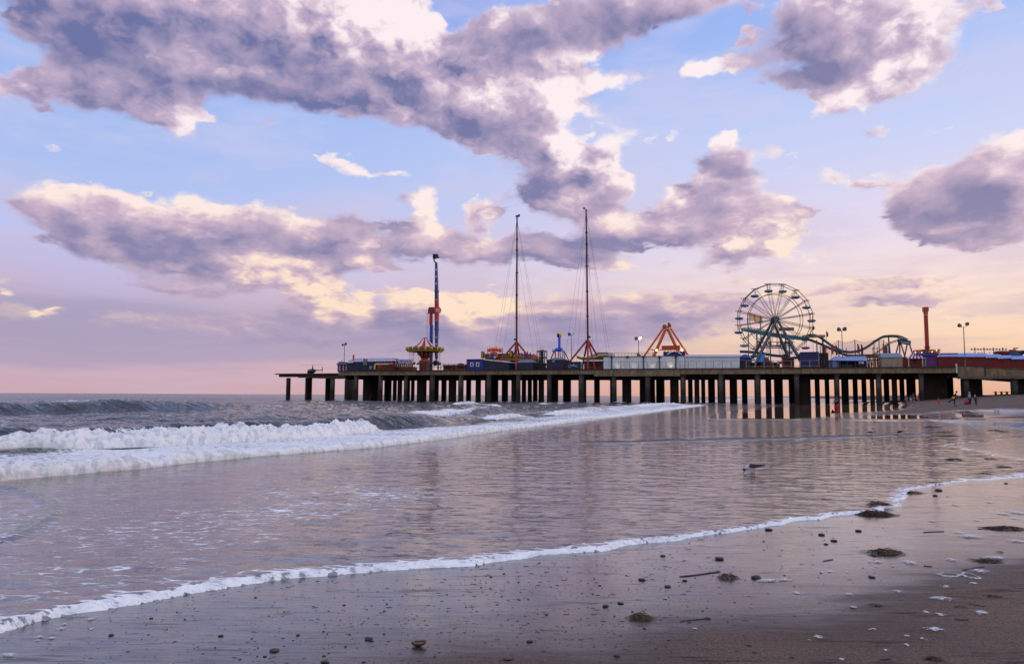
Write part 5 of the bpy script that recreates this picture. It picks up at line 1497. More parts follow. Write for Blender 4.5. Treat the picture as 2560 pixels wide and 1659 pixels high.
def rink_roof():
    t = thing('canopy_roof', 'pale blue vaulted canopy with a yellow railing beyond the white wall', 'canopy', 1540, 925, 16.0); f = Fr(t)
    a, b = f(1470, 890.5), f(1520, 881.6); x1 = f.x(1640)
    MB().prism([(a.x, 0), (x1, 0), (x1, a.z - .1), (b.x, a.z), (b.x, b.z), (a.x + 2.2, b.z + .02), (a.x, a.z)], 0, 9).build('wall', paint((150, 160, 190), .6, .15), t)
    MB().box(a.x + 2.0, b.x, -.2, 9.2, b.z + .03, b.z + .16).build('roof', PALE, t)
    m = MB()
    for i in range(15): x = b.x + (x1 - b.x) * i / 14; m.bar((x, 0, a.z - .1), (x, 0, f.zz(881.5, 1560)), .04)
    for y in (881.5, 885.5): m.bar((b.x, 0, f.zz(y, 1560)), (x1, 0, f.zz(y, 1560)), .045)
    m.build('railing', paint((170, 150, 60), .6), t)
    MB().hexa([(f.x(1592), -.1, f.zz(890, 1600)), (f.x(1604), -.1, f.zz(890, 1600)), (f.x(1604), .4, f.zz(890, 1600)), (f.x(1592), .4, f.zz(890, 1600))], [(f.x(1593), -.1, f.zz(881.5, 1600)), (f.x(1597), -.1, f.zz(881.5, 1600)), (f.x(1597), .4, f.zz(881.5, 1600)), (f.x(1593), .4, f.zz(881.5, 1600))]).build('stair', OLIVE, t)
rink_roof()
def white_walls():
    t = thing('white_hall', 'long flat white hall front with dark posts and ground lights', 'hall', 1610, 925, 2.2); f = Fr(t)
    rbox(f, 1509, 1711.5, 890.4, 0, 2.2, 13, base=0).build('wall', OFFW, t)
    rbox(f, 1508.5, 1712, 889.6, 890.4, 2.0, 13.2).build('roof_edge', paint((60, 66, 86), .6), t)
    for px, full in ((1529.5, 1), (1569, 0), (1609, 1), (1649, 1), (1690, 1)):
        zt = f.zz(890, px)
        m = MB()
        if full: m.box(f.x(px) - .1, f.x(px) + .1, -.30, -.12, 0, zt)
        m.box(f.x(px) - .22, f.x(px) + .22, -.5, -.01, zt - .42, zt + .08)
        m.build('wall_post', paint((24, 26, 40), .6), t)
    t2 = thing('white_shed', 'white shed with shallow eaved roof next to the ferris wheel', 'shed', 1781, 925, 2.4); g = Fr(t2)
    rbox(g, 1712.5, 1850, 891, 0, 2.4, 12, base=0).build('wall', OFFW, t2)
    a, b = g(1712.2, 886.2, 3.2), g(1851, 886.2, 3.2); c, d = g(1712.2, 891.6), g(1851, 891.6)
    MB().hexa([(c.x, -.35, c.z), (d.x, -.35, d.z), (d.x, 9.8, c.z), (c.x, 9.8, c.z)], [(a.x, .8, a.z), (b.x, .8, b.z), (b.x, 9, a.z), (a.x, 9, a.z)]).build('roof', paint((180, 182, 200), .65, .12), t2)
    for i, px in enumerate((1543, 1585, 1629, 1676)):
        q = thing('uplight', 'glowing ground uplight before the white hall wall, ' + ['nearest its left end', 'second from its left end', 'second from its right end', 'the brightest, nearest its right end'][i], 'uplight', px, 925, 1.5, group='uplights along the white hall')
        h = Fr(q)
        MB().box(-.2, .2, -.12, .12, .01, .16).build('housing', BLACK, q)
        MB().box(-.17, .17, -.1, .1, .161, .19).build('lens', glow((255, 226, 160), 6.0), q)
        L = bpy.data.lights.new('uplight bulb', 'SPOT'); L.energy = (22, 14, 22, 40)[i]; L.color = (1, .83, .5); L.spot_size = R(100); L.spot_blend = .8; L.shadow_soft_size = .1
        o = bpy.data.objects.new('uplight bulb', L); COL.objects.link(o); o.parent = q; o.location = (0, -.05, .25); o.rotation_euler = (R(150), 0, 0)
white_walls()

def frame_ride():
    t = thing('frame_ride', 'orange A-frame swing ride rising behind the white hall', 'swing ride', 1668, 925, 15.0); f = Fr(t)
    P = lambda px, py, dy: Vector((f(px, py, 15 + dy).x, dy, f(px, py, 15 + dy).z))
    def leg(p, q, dy, r):
        A, B = P(p[0], p[1], dy), P(q[0], q[1], dy); d = (B - A) / (A.z - B.z)
        B = A + d * A.z; MB().bar(A, B, r, 8).build('leg', ORANGE, t, 40)
    leg((1660, 818), (1611, 889), -2.5, .24); leg((1676, 820), (1721, 889), -2.5, .24)
    for s0, s1 in (((1665, 822), (1636, 889)), ((1670, 822), (1701, 889))):
        leg(s0, s1, 2.2, .30)
        leg((s0[0] - 3.5, s0[1]), (s1[0] - 4.5, s1[1]), 2.2, .09)
    m = MB()
    for i in range(11):
        u = i / 10
        a = P(1665 - 29 * u, 826 + 62 * u, 2.2); b = P(1661 - 29.5 * u, 826 + 62 * u, 2.2); m.bar(a, b, .06, 5)
        a = P(1672 + 29 * u, 826 + 62 * u, 2.2); b = P(1667 + 29.5 * u, 826 + 62 * u, 2.2); m.bar(a, b, .06, 5)
    m.build('rung', ORANGE, t)
    for px, py, r, dy in ((1661.5, 816, .5, -2.5), (1673.5, 813.5, .45, 1.0), (1672.5, 809.6, .32, 1.0)):
        q = P(px, py, dy); MB().lathe([(r * .8, -.45), (r, -.4), (r, .4), (r * .8, .45)], q, 14, ax='Y').build('axle_drum', paint((150, 70, 26), .5, .4), t, 40)
    a, b = P(1661, 818, -2.5), P(1670, 818, 2.2); MB().bar(a, b, .3, 10).build('axle', ORANGE, t, 40)
    a, b = P(1626, 874, -2.4), P(1704, 874, -2.4); MB().bar(a, b, .13).build('crossbar', ORANGE, t)
    a, b = P(1654, 875.5, -1.5), P(1699.5, 863, -1.5); MB().box(a.x, b.x, -1.5, -1.2, a.z, b.z).build('sign_board', paint((176, 70, 22), .6, .25), t)
    for px, py in ((1641.5, 875), (1704.5, 874)): q = P(px, py, -2.8); MB().ball(q, .24).build('lamp', glow((255, 220, 130), 5), t, 40)
    m = MB(); q = P(1684, 881, -1)
    for i in range(7):
        a = P(1662 + i * 8, 882, -1); m.ball(a, .42, (1, 1, 1.1), 8, 6)
    m.box(P(1659, 885, -1).x, P(1713, 885, -1).x, -1.6, 0, P(1684, 892, -1).z, P(1684, 884, -1).z).build('gondola', paint((34, 44, 110), .5, .4, 3), t, 40)
    m = MB()
    for a, b in (((1668, 886), (1678, 877)), ((1692, 877), (1704, 886)), ((1672, 884), (1680, 879))): m.bar(P(*a, -2.1), P(*b, -2.1), .13)
    m.build('gondola_frame', paint((214, 214, 224), .5), t)
frame_ride()
def ferris_wheel():
    t = thing('ferris_wheel', 'large white ferris wheel with hanging tub gondolas', 'ferris wheel', 1937.5, 925, 10.0); f = Fr(t)
    C = f(1937.4, 799); k = kpx(W(f.s, f.w, C.z + DECK)); t.rotation_euler = (0, 0, R(-4))
    rim = paint((62, 58, 66), .45, .3); lt = paint((70, 66, 76), .45, .25)
    RO, RI, HW = 90.5 * k, 65 * k, 1.1
    Pt = lambda r, a, y: Vector((C.x + r * math.cos(a), y, C.z + r * math.sin(a)))
    ang = [R(9.2 + 22.5 * i) for i in range(16)]
    for y in (-HW, HW):
        m = MB()
        for a, b in zip(ang, ang[1:] + ang[:1]): m.bar(Pt(RO, a, y), Pt(RO, b, y), .085, 6)
        m.build('outer_rim', rim, t)
        MB().tube([Pt(RI, 2 * math.pi * i / 64, y * .9) for i in range(65)], .07, 6).build('inner_rim', rim, t, 40)
    for a in ang:
        m = MB()
        for y in (-HW, HW):
            for da in (-.016, .016):
                m.bar(Pt(6 * k, a + da * 9, y), Pt(RO, a + da, y), .042, 5)
        m.bar(Pt(40 * k, a - .03, -HW), Pt(40 * k, a + .03, -HW), .045, 5)
        m.bar(Pt(RO, a, -HW), Pt(RO, a, HW), .06, 5)
        m.build('spoke', lt, t)
    MB().lathe([(7.2 * k, -1.5), (8.2 * k, -1.2), (8.2 * k, 1.2), (7.2 * k, 1.5)], C, 20, ax='Y').build('hub', paint((60, 54, 60), .5, .3), t, 40)
    m = MB()
    for i in range(9):
        a = 2 * math.pi * i / 9; m.ball(Pt(5 * k, a, -1.55), .14, (1, .6, 1), 8, 6)
    m.build('hub_bolts', GALV, t, 40)
    tub = paint((150, 156, 168), .4, .35, 2)
    tubs = [tub, paint((96, 110, 190), .4, .3, 2), paint((90, 150, 160), .4, .3, 2)]
    for i, a in enumerate(ang):
        q = Pt(RO, a, 0)
        sw = 0.06 * math.sin(i * 2.1)
        bar = MB()
        bar.bar((q.x - 9.5 * k, 0, q.z + .1), (q.x + 9.5 * k, 0, q.z + .1), .075, 6)
        bar.bar((q.x, -HW, q.z + .05), (q.x, HW, q.z + .05), .06, 6)
        hb = bar.build('gondola_bar', paint((56, 50, 54), .5), t)
        tz = q.z - 18.5 * k
        g = MB().lathe([(3.5 * k, tz - 2.6 * k), (8 * k, tz - 1.5 * k), (10.4 * k, tz + .6 * k), (10.6 * k, tz + 2.0 * k), (9.8 * k, tz + 2.0 * k), (8.2 * k, tz - .3 * k)], (q.x + sw, 0, 0), 20).build('gondola', tubs[(i * 5) % 3], t, 40)
        for da in (0, 1, 2, 3, 4, 5):
            MB().box(-.34, .34, 6.4 * k, 8.6 * k, tz + .8 * k, tz + 3.4 * k).build('seat_back', paint((40, 52, 110), .5), g).data.transform(Matrix.Translation((q.x + sw, 0, 0)) @ Matrix.Rotation(da * math.pi / 3, 4, 'Z'))
        p = MB()
        for sx in (-.12, .12): p.bar((q.x + sx * 2.2, 0, q.z), (q.x + sw + sx, 0, tz), .045, 6)
        p.build('hanger', paint((120, 112, 100), .5), g)
    # A-frame supports
    m = None
    for px, dirx in ((1868, -1), (2004, 1)):
        for y, off in ((-2.6, 0), (2.6, 0)):
            foot = Vector((f.x(px + (5 if y > 0 else 0) * -dirx, f.w + y * 1.6), y * 1.6, 0))
            top = Vector((C.x, y * .62, C.z))
            MB().bar(foot, top, .42, 8, .26).build('support_leg', STEEL, t, 40)
            q = MB(); d = (top - foot)
            for i in range(1, 9): p = foot + d * (i / 9); q.ball(p + Vector((0, -.3, 0)), .12, (1, 1, 1), 6, 4)
            q.build('leg_bulbs', GALV, t, 40)
    MB().bar((f.x(1893), -3.0, C.z * .42), (f.x(1980), -3.0, C.z * .42), .07).build('cross_tie', DKSTEEL, t)
    # name in open frame letters between two rails, read from behind
    zA, zB = f.zz(851.5, 1950), f.zz(862.5, 1950)
    m = MB()
    for z in (zA, zB): m.bar((f.x(1900), 3.4, z), (f.x(2003), 3.4, z), .08, 6)
    m.build('sign_rail', paint((60, 36, 26), .5), t)
    text('sign_lettering', 'STEEL PIER', (zA - zB) * 1.32, paint((60, 32, 20), .5), t, (f.x(1951.5), 3.4, (zA + zB) / 2), mirror=True, depth=.06, spacing=1.30, bold=.03)
    MB().box(f.x(1860), f.x(2010), -5, 5, .02, .5).build('platform', paint((60, 54, 54), .7, .3), t)
ferris_wheel()

def pennants():
    t = thing('pennant_banner', 'row of yellow and white pennants strung between two posts behind the wheel', 'pennants', 1889, 925, 15.0); f = Fr(t)
    for px, yt in ((1872.5, 781), (1904, 791)): MB().bar((f.x(px), 0, 0), (f.x(px), 0, f.zz(yt, px)), .13).build('post', TEAL, t)
    MB().bar(f(1872, 782), f(1925, 797), .03).build('line', DKSTEEL, t)
    r2 = random.Random(3); cols = [paint((250, 186, 20), .5, .1), paint((226, 214, 200), .7), paint((214, 96, 40), .6, .1)]
    for i in range(11):
        px = 1872.8 + i * 3.05; yt = 782.8 + i * .8; h = 19 if i % 3 else 16
        a, b, c, d = f(px, yt), f(px + 2.95, yt + .7), f(px + 2.8, yt + h + r2.uniform(-2, 2)), f(px + .2, yt + h + r2.uniform(-2, 2))
        MB().prism([(p.x, p.z) for p in (a, b, c, d)], -.06, .03).build('pennant', cols[(0, 0, 1, 0, 2, 0, 0, 1, 0, 2, 0)[i]], t)
pennants()

def coaster():
    t = thing('roller_coaster', 'teal roller coaster with rolling track beyond the ferris wheel', 'roller coaster', 2050, 925, 20.0); f = Fr(t)
    P = lambda px, py, dy=0.0: Vector((f(px, py, 20 + dy).x, dy, f(px, py, 20 + dy).z))
    A, B = [P(1853, 822), P(1900, 828), P(1940, 833), P(1985, 839), P(2024, 846)], [P(1853, 826), P(1900, 836), P(1940, 843), P(1985, 848), P(2024, 852)]
    m = MB()
    for i in range(4): m.prism([(B[i].x, B[i].z), (B[i + 1].x, B[i + 1].z), (A[i + 1].x, A[i + 1].z + .05), (A[i].x, A[i].z + .05)], -.55, .55)
    m.build('lift_beam', TEAL, t)
    MB().box(P(2005, 840).x, P(2036, 0).x, -1, 1, P(2020, 843.5).z, P(2020, 838).z).build('station', paint((150, 150, 140), .6, .35, 2), t)
    MB().box(P(1925, 0).x, P(1962, 0).x, -1.2, 1.2, P(1940, 826).z, P(1940, 820).z).build('train', paint((120, 120, 116), .5, .3), t)
    def track(name, pts, mat, r=.13, gap=.45, dy=0.0, n=60):
        S = spline([(p.x, p.z) for p in (P(*q, dy) for q in pts)], n)
        m = MB()
        for sy in (-gap, gap): m.tube([(x, dy + sy, z) for x, z in S], r, 6)
        m.tube([(x, dy, z - .32) for x, z in S], r * 1.3, 6)
        for x, z in S[::2]: m.bar((x, dy - gap, z), (x, dy, z - .32), .05, 4).bar((x, dy + gap, z), (x, dy, z - .32), .05, 4)
        return m.build(name, mat, t, 50)
    conv = lambda l: [(x / 4.406 + 1800, y / 4.406 + 680) for x, y in l]
    trk = paint((64, 96, 100), .45, .25)
    track('upper_track', conv([(985, 690), (1030, 685), (1100, 710), (1170, 760), (1250, 815), (1340, 860), (1430, 873), (1530, 858), (1620, 815), (1720, 745), (1790, 707), (1860, 697), (1950, 699), (2010, 715), (2065, 742)]), trk)
    track('lower_track', conv([(980, 735), (1060, 765), (1150, 803), (1250, 850), (1330, 885), (1400, 908), (1500, 912), (1650, 910), (1800, 906)]), paint((30, 44, 56), .5), .12, .4, 2.0)
    track('back_track', conv([(1680, 905), (1740, 870), (1800, 825), (1850, 790), (1890, 765), (1960, 745)]), trk, .07, .35, 5.0, 30)
    track('ground_track', conv([(220, 868), (330, 872), (450, 885), (560, 905), (650, 915), (740, 915)]), paint((40, 90, 104), .5), .14, .45, -3.0, 30)
    track('curve_track', conv([(240, 620), (300, 612), (380, 622), (470, 632), (560, 655)]), trk, .07, .35, 3.0, 20)
    track('inner_track', conv([(400, 823), (520, 820), (620, 817), (680, 830), (740, 860), (800, 890)]), paint((60, 70, 76), .5), .07, .3, 3.0, 20)
    for px, yt, r in ((1872.5, 826, .17), (1904, 832, .15), (1941.5, 842, .20), (1950, 843, .20), (2016, 850, .15), (2030.5, 843, .20)):
        MB().bar((P(px, 0).x, .2, 0), (P(px, 0).x, .2, P(px, yt).z), r, 10).build('column', TEAL, t, 40)
    a = P(2222, 839.5); MB().bar((a.x + .15, .4, 0), (a.x, .4, a.z - .3), .42, 10, .14).build('tapered_column', paint((20, 84, 80), .5), t, 40)
    for px, yt in ((2068.5, 868), (2086, 866), (2118, 878), (2150, 878), (2175, 872), (2190, 862)):
        MB().bar((P(px, 0).x, 0, 0), (P(px, 0).x, 0, P(px, yt).z - .3), .09, 8).build('column', DKSTEEL, t, 40)
    MB().prism([(p.x, p.z) for p in (P(2242, 841), P(2258, 843), P(2270, 848), P(2262, 849), P(2247, 846))], -.9, .9).build('train_roof', paint((120, 130, 134), .5), t)
    MB().prism([(p.x, p.z) for p in (P(2244, 848), P(2275.5, 852), P(2275.5, 862), P(2246, 857))], -.8, .8).build('brake_house', paint((24, 62, 66), .6, .3), t)
    for i in range(7):
        px = 2252 + i * 3.1; q = P(px, 855.4 + i * .45); MB().box(q.x - .1, q.x + .1, -.86, -.805, q.z - .22, q.z + .24).build('panel_stripe', paint((140, 160, 160), .6), t)
    for p, q, dy in (((2247, 857), (2240, 884), -.7), ((2249.5, 857), (2249.5, 884), .7), ((2252, 857), (2260, 884), -.7), ((2268, 860), (2263, 884), .7), ((2274, 861), (2281.5, 884), -.7)):
        A_, B_ = P(*p, dy), P(*q, dy); B_ = A_ + (B_ - A_) * (A_.z / (A_.z - B_.z)); MB().bar(A_, B_, .15, 8).build('leg', paint((64, 50, 52), .5), t, 40)
    m = MB()
    for px in range(1850, 2025, 12):
        u = (px - 1850) / 175; m.bar(P(px, 824 + 22 * u), P(px, 818 + 22 * u), .035, 4)
    m.bar(P(1990, 831), P(2040, 842), .03, 4)
    m.build('handrail', DKSTEEL, t)
coaster()

def flagpole(px, yt, yb, col, label, w=9.0, yp=None):
    t = thing('feather_flag', label, 'flag', px, 925, w, group='feather flags on the pier'); f = Fr(t)
    zt, zb = f.zz(yt, px), f.zz(yb, px)
    MB().bar((0, 0, 0), (0, 0, zt), .035, 6).build('pole', DKSTEEL, t)
    MB().prism([(.03, zb), (.40, zb + .15), (.44, zb + (zt - zb) * .6), (.25, zt - .25), (.03, zt)], -.02, .02).build('cloth', paint(col, .7), t)
flagpole(2034.5, 812, 825, (110, 40, 60), 'small maroon flag right of the wheel, above the coaster platform', 12)
flagpole(2068.5, 827, 842.5, (96, 34, 60), 'tall maroon flag above the start of the coaster slope', 12)
for px, yt, yb, c, l in ((2062, 860, 884, (170, 60, 40), 'orange red feather flag just behind the navy box, left of a black one'), (2058, 856, 882, (40, 30, 34), 'black feather flag behind the navy box'), (2080, 861, 886, (170, 40, 44), 'red feather flag under the coaster slope'), (2091, 861, 888, (56, 60, 110), 'blue feather flag left of the twin lamp floodlight'),
                         (2145.5, 858, 884, (120, 30, 40), 'crimson feather flag below the coaster dip'), (2154.5, 859, 888, (70, 30, 60), 'purple feather flag below the coaster dip, right of a crimson one'), (2209, 858, 886, (160, 50, 44), 'red feather flag left of the tapered green column'), (2214.5, 860, 886, (60, 70, 80), 'grey feather flag beside the tapered green column')):
    flagpole(px, yt, yb, c, l)

def nets():
    t = thing('safety_net', 'fine brown safety net hung between thin poles under the coaster', 'net', 2150, 925, 13.0); f = Fr(t)
    poles = [(2052, 864), (2098, 850.5), (2139.5, 848.5), (2187, 850), (2200, 847.5), (2211.5, 849.5), (2220, 856)]
    for px, yt in poles: MB().bar((f.x(px), 0, 0), (f.x(px), 0, f.zz(yt, px)), .09, 8).build('pole', paint((72, 62, 64), .6), t)
    m, T, b = new_mat('netting')
    T.put(b.inputs['Base Color'], (0.10, 0.075, 0.06)); b.inputs['Roughness'].default_value = .9
    oc = T.node('ShaderNodeTexCoord').outputs['Object']; x, y, z = T.sep(oc)[:3]
    g = T.m('MAXIMUM', T.m('GREATER_THAN', T.m('FRACT', T.m('MULTIPLY', x, 8.0)), .84), T.m('GREATER_THAN', T.m('FRACT', T.m('MULTIPLY', z, 8.0)), .84))
    T.put(b.inputs['Alpha'], T.m('MULTIPLY', g, .8))
    for (a, ya), (c, yc) in zip(poles[:-1], poles[1:]):
        n = MB(); N = 10
        q = [(f.x(a + (c - a) * i / N), f.zz(ya + (yc - ya) * i / N + 1 + 6 * math.sin(math.pi * i / N) * min(1, (c - a) / 40), a)) for i in range(N + 1)]
        for (x0, z0), (x1, z1) in zip(q[:-1], q[1:]): n.face([(x0, 0, 1.0), (x1, 0, 1.0), (x1, 0, z1), (x0, 0, z0)])
        n.build('mesh_panel', m, t)
        MB().path([(x_, 0, z_) for x_, z_ in q], .03, 4).build('edge_rope', DKSTEEL, t)
nets()

def navy_box():
    t = thing('storage_box', 'plain navy blue storage block beside the ferris wheel', 'storage block', 2025, 925, 2.2); f = Fr(t)
    rbox(f, 2002, 2048.5, 880, 0, 2.2, 9, base=0).build('wall', paint((20, 24, 84), .5, .2), t)
    rbox(f, 2048.6, 2072, 881.5, 0, 3.2, 9.5, base=0).build('shaded_side', paint((30, 20, 24), .7), t)  # right face of the block, its shade painted near-black
    rbox(f, 2001.6, 2049, 879.2, 880, 2.0, 9.2).build('roof_cap', paint((34, 40, 110), .5), t)
    rbox(f, 2047.6, 2048.8, 880.4, 0, 2.05, 2.18, base=0).build('corner_strip', PALE, t)
navy_box()
def tent():
    t = thing('marquee', 'pale blue roofed marquee with open dark red front', 'marquee', 2120, 925, 4.0); f = Fr(t)
    a, b, c, d = f(2071, 900.5, 3.6), f(2168, 901.5, 3.6), f(2086, 891, 7), f(2165, 890.5, 7)
    MB().hexa([(a.x, -.4, a.z), (b.x, -.4, b.z), (b.x, 7, b.z), (a.x, 7, a.z)], [(c.x, 3, c.z), (d.x, 3, d.z), (d.x, 3.6, d.z), (c.x, 3.6, c.z)]).build('roof', paint((130, 150, 206), .6, .15), t)
    rbox(f, 2072, 2098, 900.8, 0, 4.2, 9, base=0).build('wall', paint((120, 136, 176), .6, .2), t)
    rbox(f, 2098.2, 2166, 901.8, 0, 6.2, 9, base=0).build('back_wall', paint((74, 22, 24), .7, .4), t)
    for px in (2079, 2095, 2101, 2118, 2139, 2152, 2166): MB().bar((f.x(px), 0, 0), (f.x(px), 0, f.zz(901, px)), .1, 8).build('post', paint((50, 54, 84), .5), t)
    rbox(f, 2104, 2130, 911, 0, 5, 5.6, base=0).build('counter', paint((60, 70, 70), .7), t)
tent()
def rail_frame():
    t = thing('queue_frame', 'open red steel queue frame under the coaster track', 'queue frame', 2188, 925, 8.0); f = Fr(t)
    m = MB()
    for px in (2170, 2178, 2187, 2194, 2203): m.bar((f.x(px), 0, 0), (f.x(px), 0, f.zz(889, px)), .12, 6).bar((f.x(px), 2.5, 0), (f.x(px), 2.5, f.zz(889, px)), .12, 6)
    for y in (889, 892.5, 900): m.bar((f.x(2167), 0, f.zz(y, 2185)), (f.x(2206), 0, f.zz(y, 2185)), .1, 6)
    m.build('frame', paint((92, 40, 30), .6), t)
    m = MB()
    for px in (2184.6, 2188, 2195.8):
        m.bar((f.x(px), .4, 0), (f.x(px), .4, f.zz(870, px)), .07, 6)
        m.bar((f.x(px - 2.6), .4, f.zz(871, px)), (f.x(px + 2.6), .4, f.zz(869, px)), .08, 6)
    m.build('signal_arm', paint((80, 50, 50), .6), t)
rail_frame()
t, f = shed('shed', 'tan shed with a pale slate roof and red end left of the striped stall', 2204.5, 2257, 882.5, 893, 3.0, TAN, paint((120, 134, 158), .6, .2), .5, 5, top=.92)
rbox(f, 2257.2, 2271, 892, 0, 3.4, 7.8, base=0).build('end_wall', paint((120, 24, 28), .6), t)
def stall():
    t = thing('striped_stall', 'red stall under a red and white striped awning', 'stall', 2288, 925, 3.0); f = Fr(t)
    rbox(f, 2273.5, 2305, 895.5, 0, 3, 6.5, base=0).build('wall', DRED, t)
    N = 9; cols = [paint((150, 26, 60), .7, .1), paint((206, 206, 224), .7, .1)]
    red, wh = MB(), MB()
    for i in range(N):
        u0, u1 = i / N, (i + 1) / N
        lo = [f(2267 + 42 * u, 895.6, 2.2) for u in (u0, u1)]; hi = [f(2279 + 20 * u, 883.4, 4.2) for u in (u0, u1)]
        (red if i % 2 else wh).hexa([(lo[0].x, -.8, lo[0].z), (lo[1].x, -.8, lo[1].z), (hi[1].x, 1.2, hi[1].z), (hi[0].x, 1.2, hi[0].z)], [(lo[0].x, -.75, lo[0].z + .07), (lo[1].x, -.75, lo[1].z + .07), (hi[1].x, 1.25, hi[1].z + .07), (hi[0].x, 1.25, hi[0].z + .07)])
    red.build('red_awning_stripes', cols[0], t); wh.build('white_awning_stripes', cols[1], t)
    for px in (2271, 2306): MB().bar((f.x(px), -.5, 0), (f.x(px), -.5, f.zz(896, px)), .12, 8).build('post', paint((200, 170, 130), .6), t)
    rbox(f, 2284, 2293, 899, 908, 2.9, 2.98).build('emblem', paint((40, 10, 16), .7), t)
stall()
def purple_kiosk():
    t = thing('arcade_front', 'purple arcade front under a blue fascia and a flame coloured gable sign', 'arcade', 2322, 925, 3.4); f = Fr(t)
    rbox(f, 2309, 2345, 891, 0, 3.4, 8, base=0).build('wall', PURPLE, t)
    rbox(f, 2292, 2346.5, 882.2, 887.6, 3.2, 8.2).build('fascia_board', paint((40, 80, 190), .5, .3), t)
    rbox(f, 2300, 2345, 887.8, 890.9, 3.3, 8).build('lintel', paint((38, 28, 70), .6), t)
    rbox(f, 2312.5, 2316, 892, 0, 3.1, 3.38, base=0).build('pilaster', paint((110, 140, 170), .5), t)
    rbox(f, 2326, 2339, 903.6, 904.8, 3.3, 3.38).build('painted_band', paint((120, 84, 160), .6), t)
    P = [f(a, b, 3.0) for a, b in ((2283.5, 881.8), (2347, 881.8), (2347, 874.6), (2316, 872.2), (2284, 875.4))]
    MB().prism([(p.x, p.z) for p in P], -.4, .2).build('sign_board', paint((96, 30, 20), .5, .4), t)
    r2 = random.Random(9)
    for mat, k in ((paint((226, 150, 30), .5, .3), 0), (paint((214, 84, 24), .5, .3), 1)):
        for i in range(22):
            px = 2286.5 + i * 2.7 + k * 1.2
            if 2309 < px < 2314 or 2317 < px < 2321: continue
            q = f(px, 878 + r2.uniform(-1.2, 1.2) + k * 1.2, 3.0); s = .11
            MB().prism([(q.x - s, q.z - .22), (q.x + s, q.z - .2), (q.x + s * .8, q.z + .1), (q.x + r2.uniform(-.1, .1), q.z + .28), (q.x - s * .9, q.z + .05)], -.47 - .02 * k, -.405 - .02 * k).build('painted_flame', mat, t)
    m = MB()
    for px, py in ((2304, 881), (2288, 880.6), (2341, 876), (2330, 879)): m.ball((f(px, py, 3).x, -.5, f(px, py, 3).z), .09)
    m.build('bulb', glow((255, 230, 190), 2.5), t)
    for a in (2310.5, 2318.6): rbox(f, a, a + 1.8, 873, 881.6, 2.5, 2.59).build('sign_divider', paint((36, 70, 110), .5), t)
    q = f(2348.6, 878, 3); MB().lathe([(.28, -.14), (.28, .14)], (q.x, -.2, q.z + .3), 14, ax='Y').box(q.x - .12, q.x + .12, -.3, -.1, q.z - .6, q.z + .3).build('end_scroll', CREAM, t)
purple_kiosk()
def drop_tower():
    t = thing('drop_tower', 'slender red drop tower with an orange cap behind the arcade front', 'tower ride', 2320.5, 925, 12.0); f = Fr(t)
    zt = f.zz(777, 2320)
    MB().box(-.37, -.02, -.36, .36, 0, zt).build('red_column', paint((176, 26, 16), .5, .2), t)
    MB().box(-.0, .34, -.34, .34, 0, zt - .02).build('lit_side', paint((150, 62, 18), .5, .25), t)  # right side of the red tower, its sunlit edge painted orange
    MB().box(f.x(2313.4), f.x(2326.6), -.75, .75, f.zz(778.5, 2320), f.zz(767.6, 2320)).build('cap', paint((172, 66, 16), .5, .35), t)
    m = MB(); r = f.x(2326) - 0
    for z in (f.zz(780.5, 2320), f.zz(787.5, 2320)):
        m.tube([(r * .95 * math.cos(a), r * .95 * math.sin(a), z) for a in np.linspace(0, 2 * math.pi, 17)], .05, 5)
    for a in np.linspace(0, 2 * math.pi, 9)[:-1]: m.bar((r * .95 * math.cos(a), r * .95 * math.sin(a), f.zz(787.5, 2320)), (r * .95 * math.cos(a), r * .95 * math.sin(a), f.zz(779, 2320)), .04, 5)
    m.build('seat_ring', paint((210, 196, 170), .5), t)
    for y in (866, 868.5): MB().box(-.5, .5, -.5, .5, f.zz(y + 1.2, 2320), f.zz(y, 2320)).build('collar', paint((60, 20, 24), .5), t)
drop_tower()
def red_hall():
    t = thing('red_hall', 'long dark red hall with stepped pale blue awnings along the ramp', 'hall', 2440, 925, 3.0); f = Fr(t)
    segs = [(2346, 2399, 883.0, 891.0), (2399, 2437, 882.0, 891.4), (2437, 2467, 882.6, 891.6), (2467.2, 2497.6, 884.8, 893.6), (2497.8, 2529, 887.4, 896), (2529.2, 2585, 889, 898), (2585, 2640, 891, 901)]
    for i, (a, b, yt, yb) in enumerate(segs):
        zb = f.zz(yb, (a + b) / 2)
        MB().box(f.x(a), f.x(b), .004 * i, 9, -1.6 if a > 2390 else 0.0, zb).build('wall', paint((104, 12, 16), .6, .35, .5), t)
        lo0, lo1 = f(a, yb + .2, 2.6), f(b, yb + .2 - .8, 2.6); hi0, hi1 = f(a, yt + .4, 4.6), f(b, yt, 4.6)
        MB().hexa([(lo0.x, -.45, lo0.z), (lo1.x, -.45, lo1.z), (hi1.x, 1.7, hi1.z - .1), (hi0.x, 1.7, hi0.z - .1)], [(lo0.x, -.45, lo0.z + .12), (lo1.x, -.45, lo1.z + .12), (hi1.x, 1.7, hi1.z), (hi0.x, 1.7, hi0.z)]).build('awning', paint((132, 160, 220), .6, .12), t)
    MB().box(f.x(2346), f.x(2400), 1.0, 8.6, f.zz(884, 2370), f.zz(881.6, 2370)).build('roof', paint((70, 76, 120), .6), t)
    for px in (2447, 2455, 2475, 2492): MB().box(f.x(px), f.x(px + 4), .2, .5, f.zz(882, px), f.zz(880.6, px)).build('roof_vent', BLACK, t)
red_hall()
